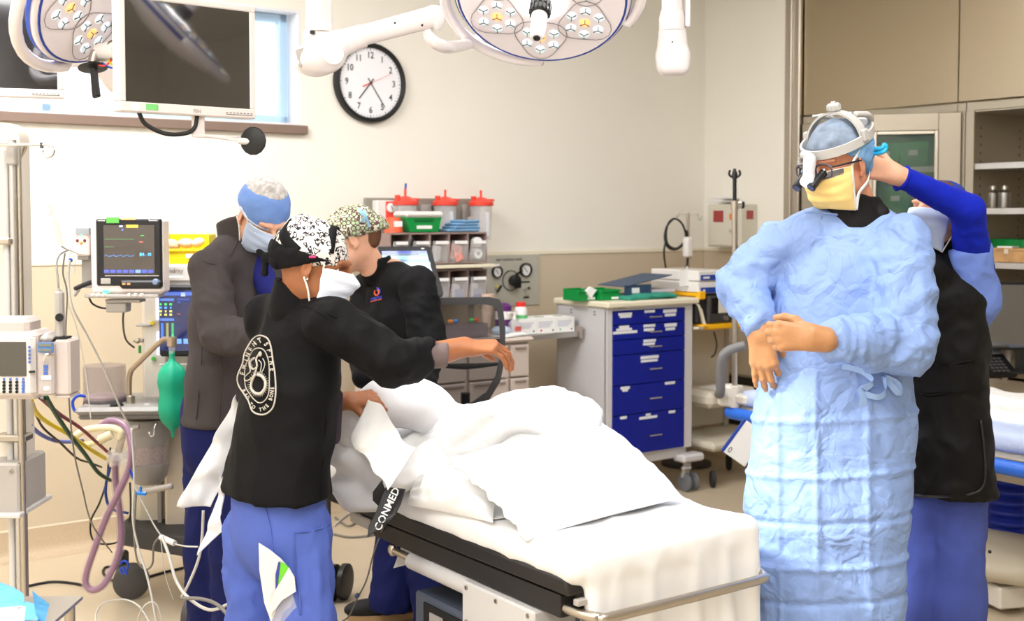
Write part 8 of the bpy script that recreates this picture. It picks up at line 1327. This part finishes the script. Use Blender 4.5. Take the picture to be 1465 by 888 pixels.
# pillows
def pillow(name, label, c, th=.09, seed=1, hem=None, m=LIN):
    a, b, cc, d = c; n = 44; up = unit(np.cross(b - a, d - a)); up = up if up[2] > 0 else -up; top = np.zeros((n, n, 3)); bot = np.zeros((n, n, 3))
    for i in range(n):
        for j in range(n):
            u, v = i / (n - 1), j / (n - 1); U_, V_ = 2 * u - 1, 2 * v - 1; pin = .055; u2 = .5 + .5 * U_ * (1 - pin * (1 - V_ * V_)); v2 = .5 + .5 * V_ * (1 - pin * (1 - U_ * U_)); q = (a * (1 - u2) + b * u2) * (1 - v2) + (d * (1 - u2) + cc * u2) * v2
            t = th * (max(0, (1 - abs(U_) ** 2.6) * (1 - abs(V_) ** 2.6))) ** .55; ed = max(abs(U_), abs(V_)) ** 4; w_ = .010 * noise(A(u * 3.5, v * 3.5, seed)) + .008 * float(ridge(A(u * 4 + v * 2, v * 7 - u * 3, seed))) * (1 - ed) + .006 * ed * math.sin((u if abs(V_) > abs(U_) else v) * 38 + seed) * .4
            s_ = min(1, t / .03); top[i, j] = q + up * (t + w_ * s_); bot[i, j] = q - up * (t * .55 - w_ * .3 * s_)
    mb = MB().gridv(top.reshape(-1, 3), n, n).gridv(bot.reshape(-1, 3), n, n, True); o_ = tag(obj(name, mb, m, smooth=180, origin=(a + cc) / 2), label, 'pillow')
    if hem:
        p0, p1 = (d, a); out = unit((a - b)); seam = MB(); g = []
        for k in range(60): s_ = k / 59; q = p0 * (1 - s_) + p1 * s_; q = q + (b - a) * .028 * (1 - (2 * s_ - 1) ** 2); g.append([q + out * (w * hem) + up * (.006 * math.sin(s_ * 30 + seed) + .003 * math.sin(s_ * 61)) * w + A(0, 0, -.006 * w) for w in (0, .5, 1)])
        h_ = obj('hem', seam.gridv(np.array(g).reshape(-1, 3), 60, 3), m, o_, world=True, smooth=180); q = h_.modifiers.new('thickness', 'SOLIDIFY'); q.thickness = .004
    return o_
pillow('pillow', 'big white pillow lying against the mound, one corner pointing to the surgeon', (P(768, 768, 3.10), P(980, 712, 3.44), P(868, 608, 3.72), P(655, 652, 3.32)), .085, 2, .035)
pillow('pillow', 'smaller white pillow squeezed flat beside the big one on the rail side', (P(582, 722, 3.50), P(705, 748, 3.22), P(722, 670, 3.45), P(600, 672, 3.62)), .06, 5, None)
tag(obj('yellow_sock', Solid(.005, .015).cap(P(829, 622, 3.60), P(836, 634, 3.56), .014, .022).cap(P(836, 634, 3.56), P(851, 642, 3.56), .020, .012).mesh(disp=lambda V, N: .003 * noise(V * 60)), mat('sock_yellow', srgb(248, 228, 20), .7), smooth=180, origin=P(835, 632, 3.56)), 'bright yellow sock peeping out between blanket and pillow', 'sock')
# black safety strap with white lettering
def flat_piece(mb, pts, Y, nrm_d): 
    q = [P(x, y, Y + dy) for x, y, dy in pts]; return mb.loft([q[::-1], [p + A(*nrm_d) for p in q[::-1]]])
STP = mat('strap_black', srgb(20, 19, 20), .5); t = thing('safety_strap', 'black safety strap with white lettering hanging over the stretcher rail', 'strap', P(550, 730, 3.42))
obj('strap_body', flat_piece(MB(), [(551, 697, .03), (579, 700, .0), (572, 722, -.02), (561, 744, -.04), (525, 769, -.05), (527, 752, -.04), (536, 735, -.02)], 3.42, (.003, .010, 0)), STP, t, world=True, bevel=.002); obj('strap_loop', flat_piece(MB(), [(546, 687, .05), (551, 700, .0), (541, 724, .0), (533, 716, .03), (533, 704, .05)], 3.44, (.0, .010, 0)), STP, t, world=True, bevel=.002)
obj('stitching', MB().tube([P(566, 735, 3.378), P(548, 745, 3.372), P(529, 762, 3.365)], .0015, 5), DGREY, t, world=True); xd = unit(P(562, 712, 3.40) - P(544, 750, 3.385)); yd = unit(np.cross(A(-.12, -1, 0), xd)); obj('lettering', place(text_mb('CONMED', .030, .0004, bold=.0004), P(554, 728, 3.385), xd, -yd if yd[0] > 0 else yd), LABELW, t, world=True, smooth=0)
# white cloth held behind the black jacket, sheet end under the frame, pack in the pocket
loose('white_drape', [(342, 560, .12), (352, 600, .12), (300, 726, 0), (253, 724, -.03)], 3.68, 'white drape hanging between the grey jacket and the black jacket', 'drape', amp=.035, seed=6); loose('white_drape', [(330, 650, .05), (318, 720, .03), (318, 760, .0), (286, 790, .0)], 3.66, 'lower end of white drape hanging beside the blue trousers', 'drape', amp=.03, seed=8); loose('white_drape', [(578, 770, .0), (607, 800, .0), (600, 802, .0), (563, 812, .0)], 3.75, 'small white cloth corner hanging below the stretcher frame', 'drape', amp=.006, seed=9)
t = thing('paper_pack', 'white printed paper pack with green flash tucked in the trouser pocket', 'pack', stick(ptree, 395, 830, .01)); PK = mat('pack_paper', srgb(230, 228, 226), .6); GF = mat('flash_green', srgb(110, 206, 50), .5); 
def on_pants(poly, o, m, name, n=1):
    return obj(name, flat_piece(MB(), [(x, y, -.12 - o) for x, y in poly], 3.42, (0, .006, 0)), m, t, world=True, smooth=0)
on_pants([(370, 777), (386, 787), (402, 800), (414, 814), (404, 850), (388, 890), (378, 862), (371, 815)], .018, PK, 'rear_sheet'); on_pants([(400, 804), (406, 806), (413, 812), (404, 826), (397, 838)], .026, GF, 'green_flash'); on_pants([(398, 804), (401, 804), (397, 838), (394, 846), (394, 822)], .028, mat('label_navy', srgb(60, 66, 150), .5), 'blue_band'); on_pants([(413, 812), (421, 826), (423, 846), (404, 858), (388, 878), (382, 872), (395, 842)], .034, PK, 'front_flap'); on_pants([(402, 856), (418, 850), (432, 890), (388, 892), (390, 876)], .022, CLEAR, 'clear_window')
tag(obj('floor_cable_plug', MB().tube([P(509, 854, 4.3), P(513, 850, 4.3)], .008, 8), mat('plug_blue', srgb(90, 110, 150), .5), origin=P(510, 853, 4.3)), 'small blue plug at the end of the thin floor cable', 'plug'); cable('floor_cable', 'thin grey cable dropping from the stretcher past the blue plug', 'cable', [(549, 752, 3.7), (535, 790, 3.9), (524, 830, 4.2), (511, 856, 4.35), (500, 880, 4.4), (490, 888, 4.4)], .003, CABLE_G)
for k, (lb, pts) in enumerate((('upper pale cable on the floor beyond the black strap', [(478, 752), (500, 735), (530, 732)]), ('middle pale cable curling on the floor beyond the black strap', [(478, 764), (500, 768), (528, 766), (545, 762)]), ('thin cable crossing the floor left of the navy trousers', [(480, 740), (498, 752), (515, 742), (528, 726)]))): cable('floor_cable', lb, 'cable', [PZ(x, y, .006) for x, y in pts], .006, CABLE_G if k else CABLE_W)
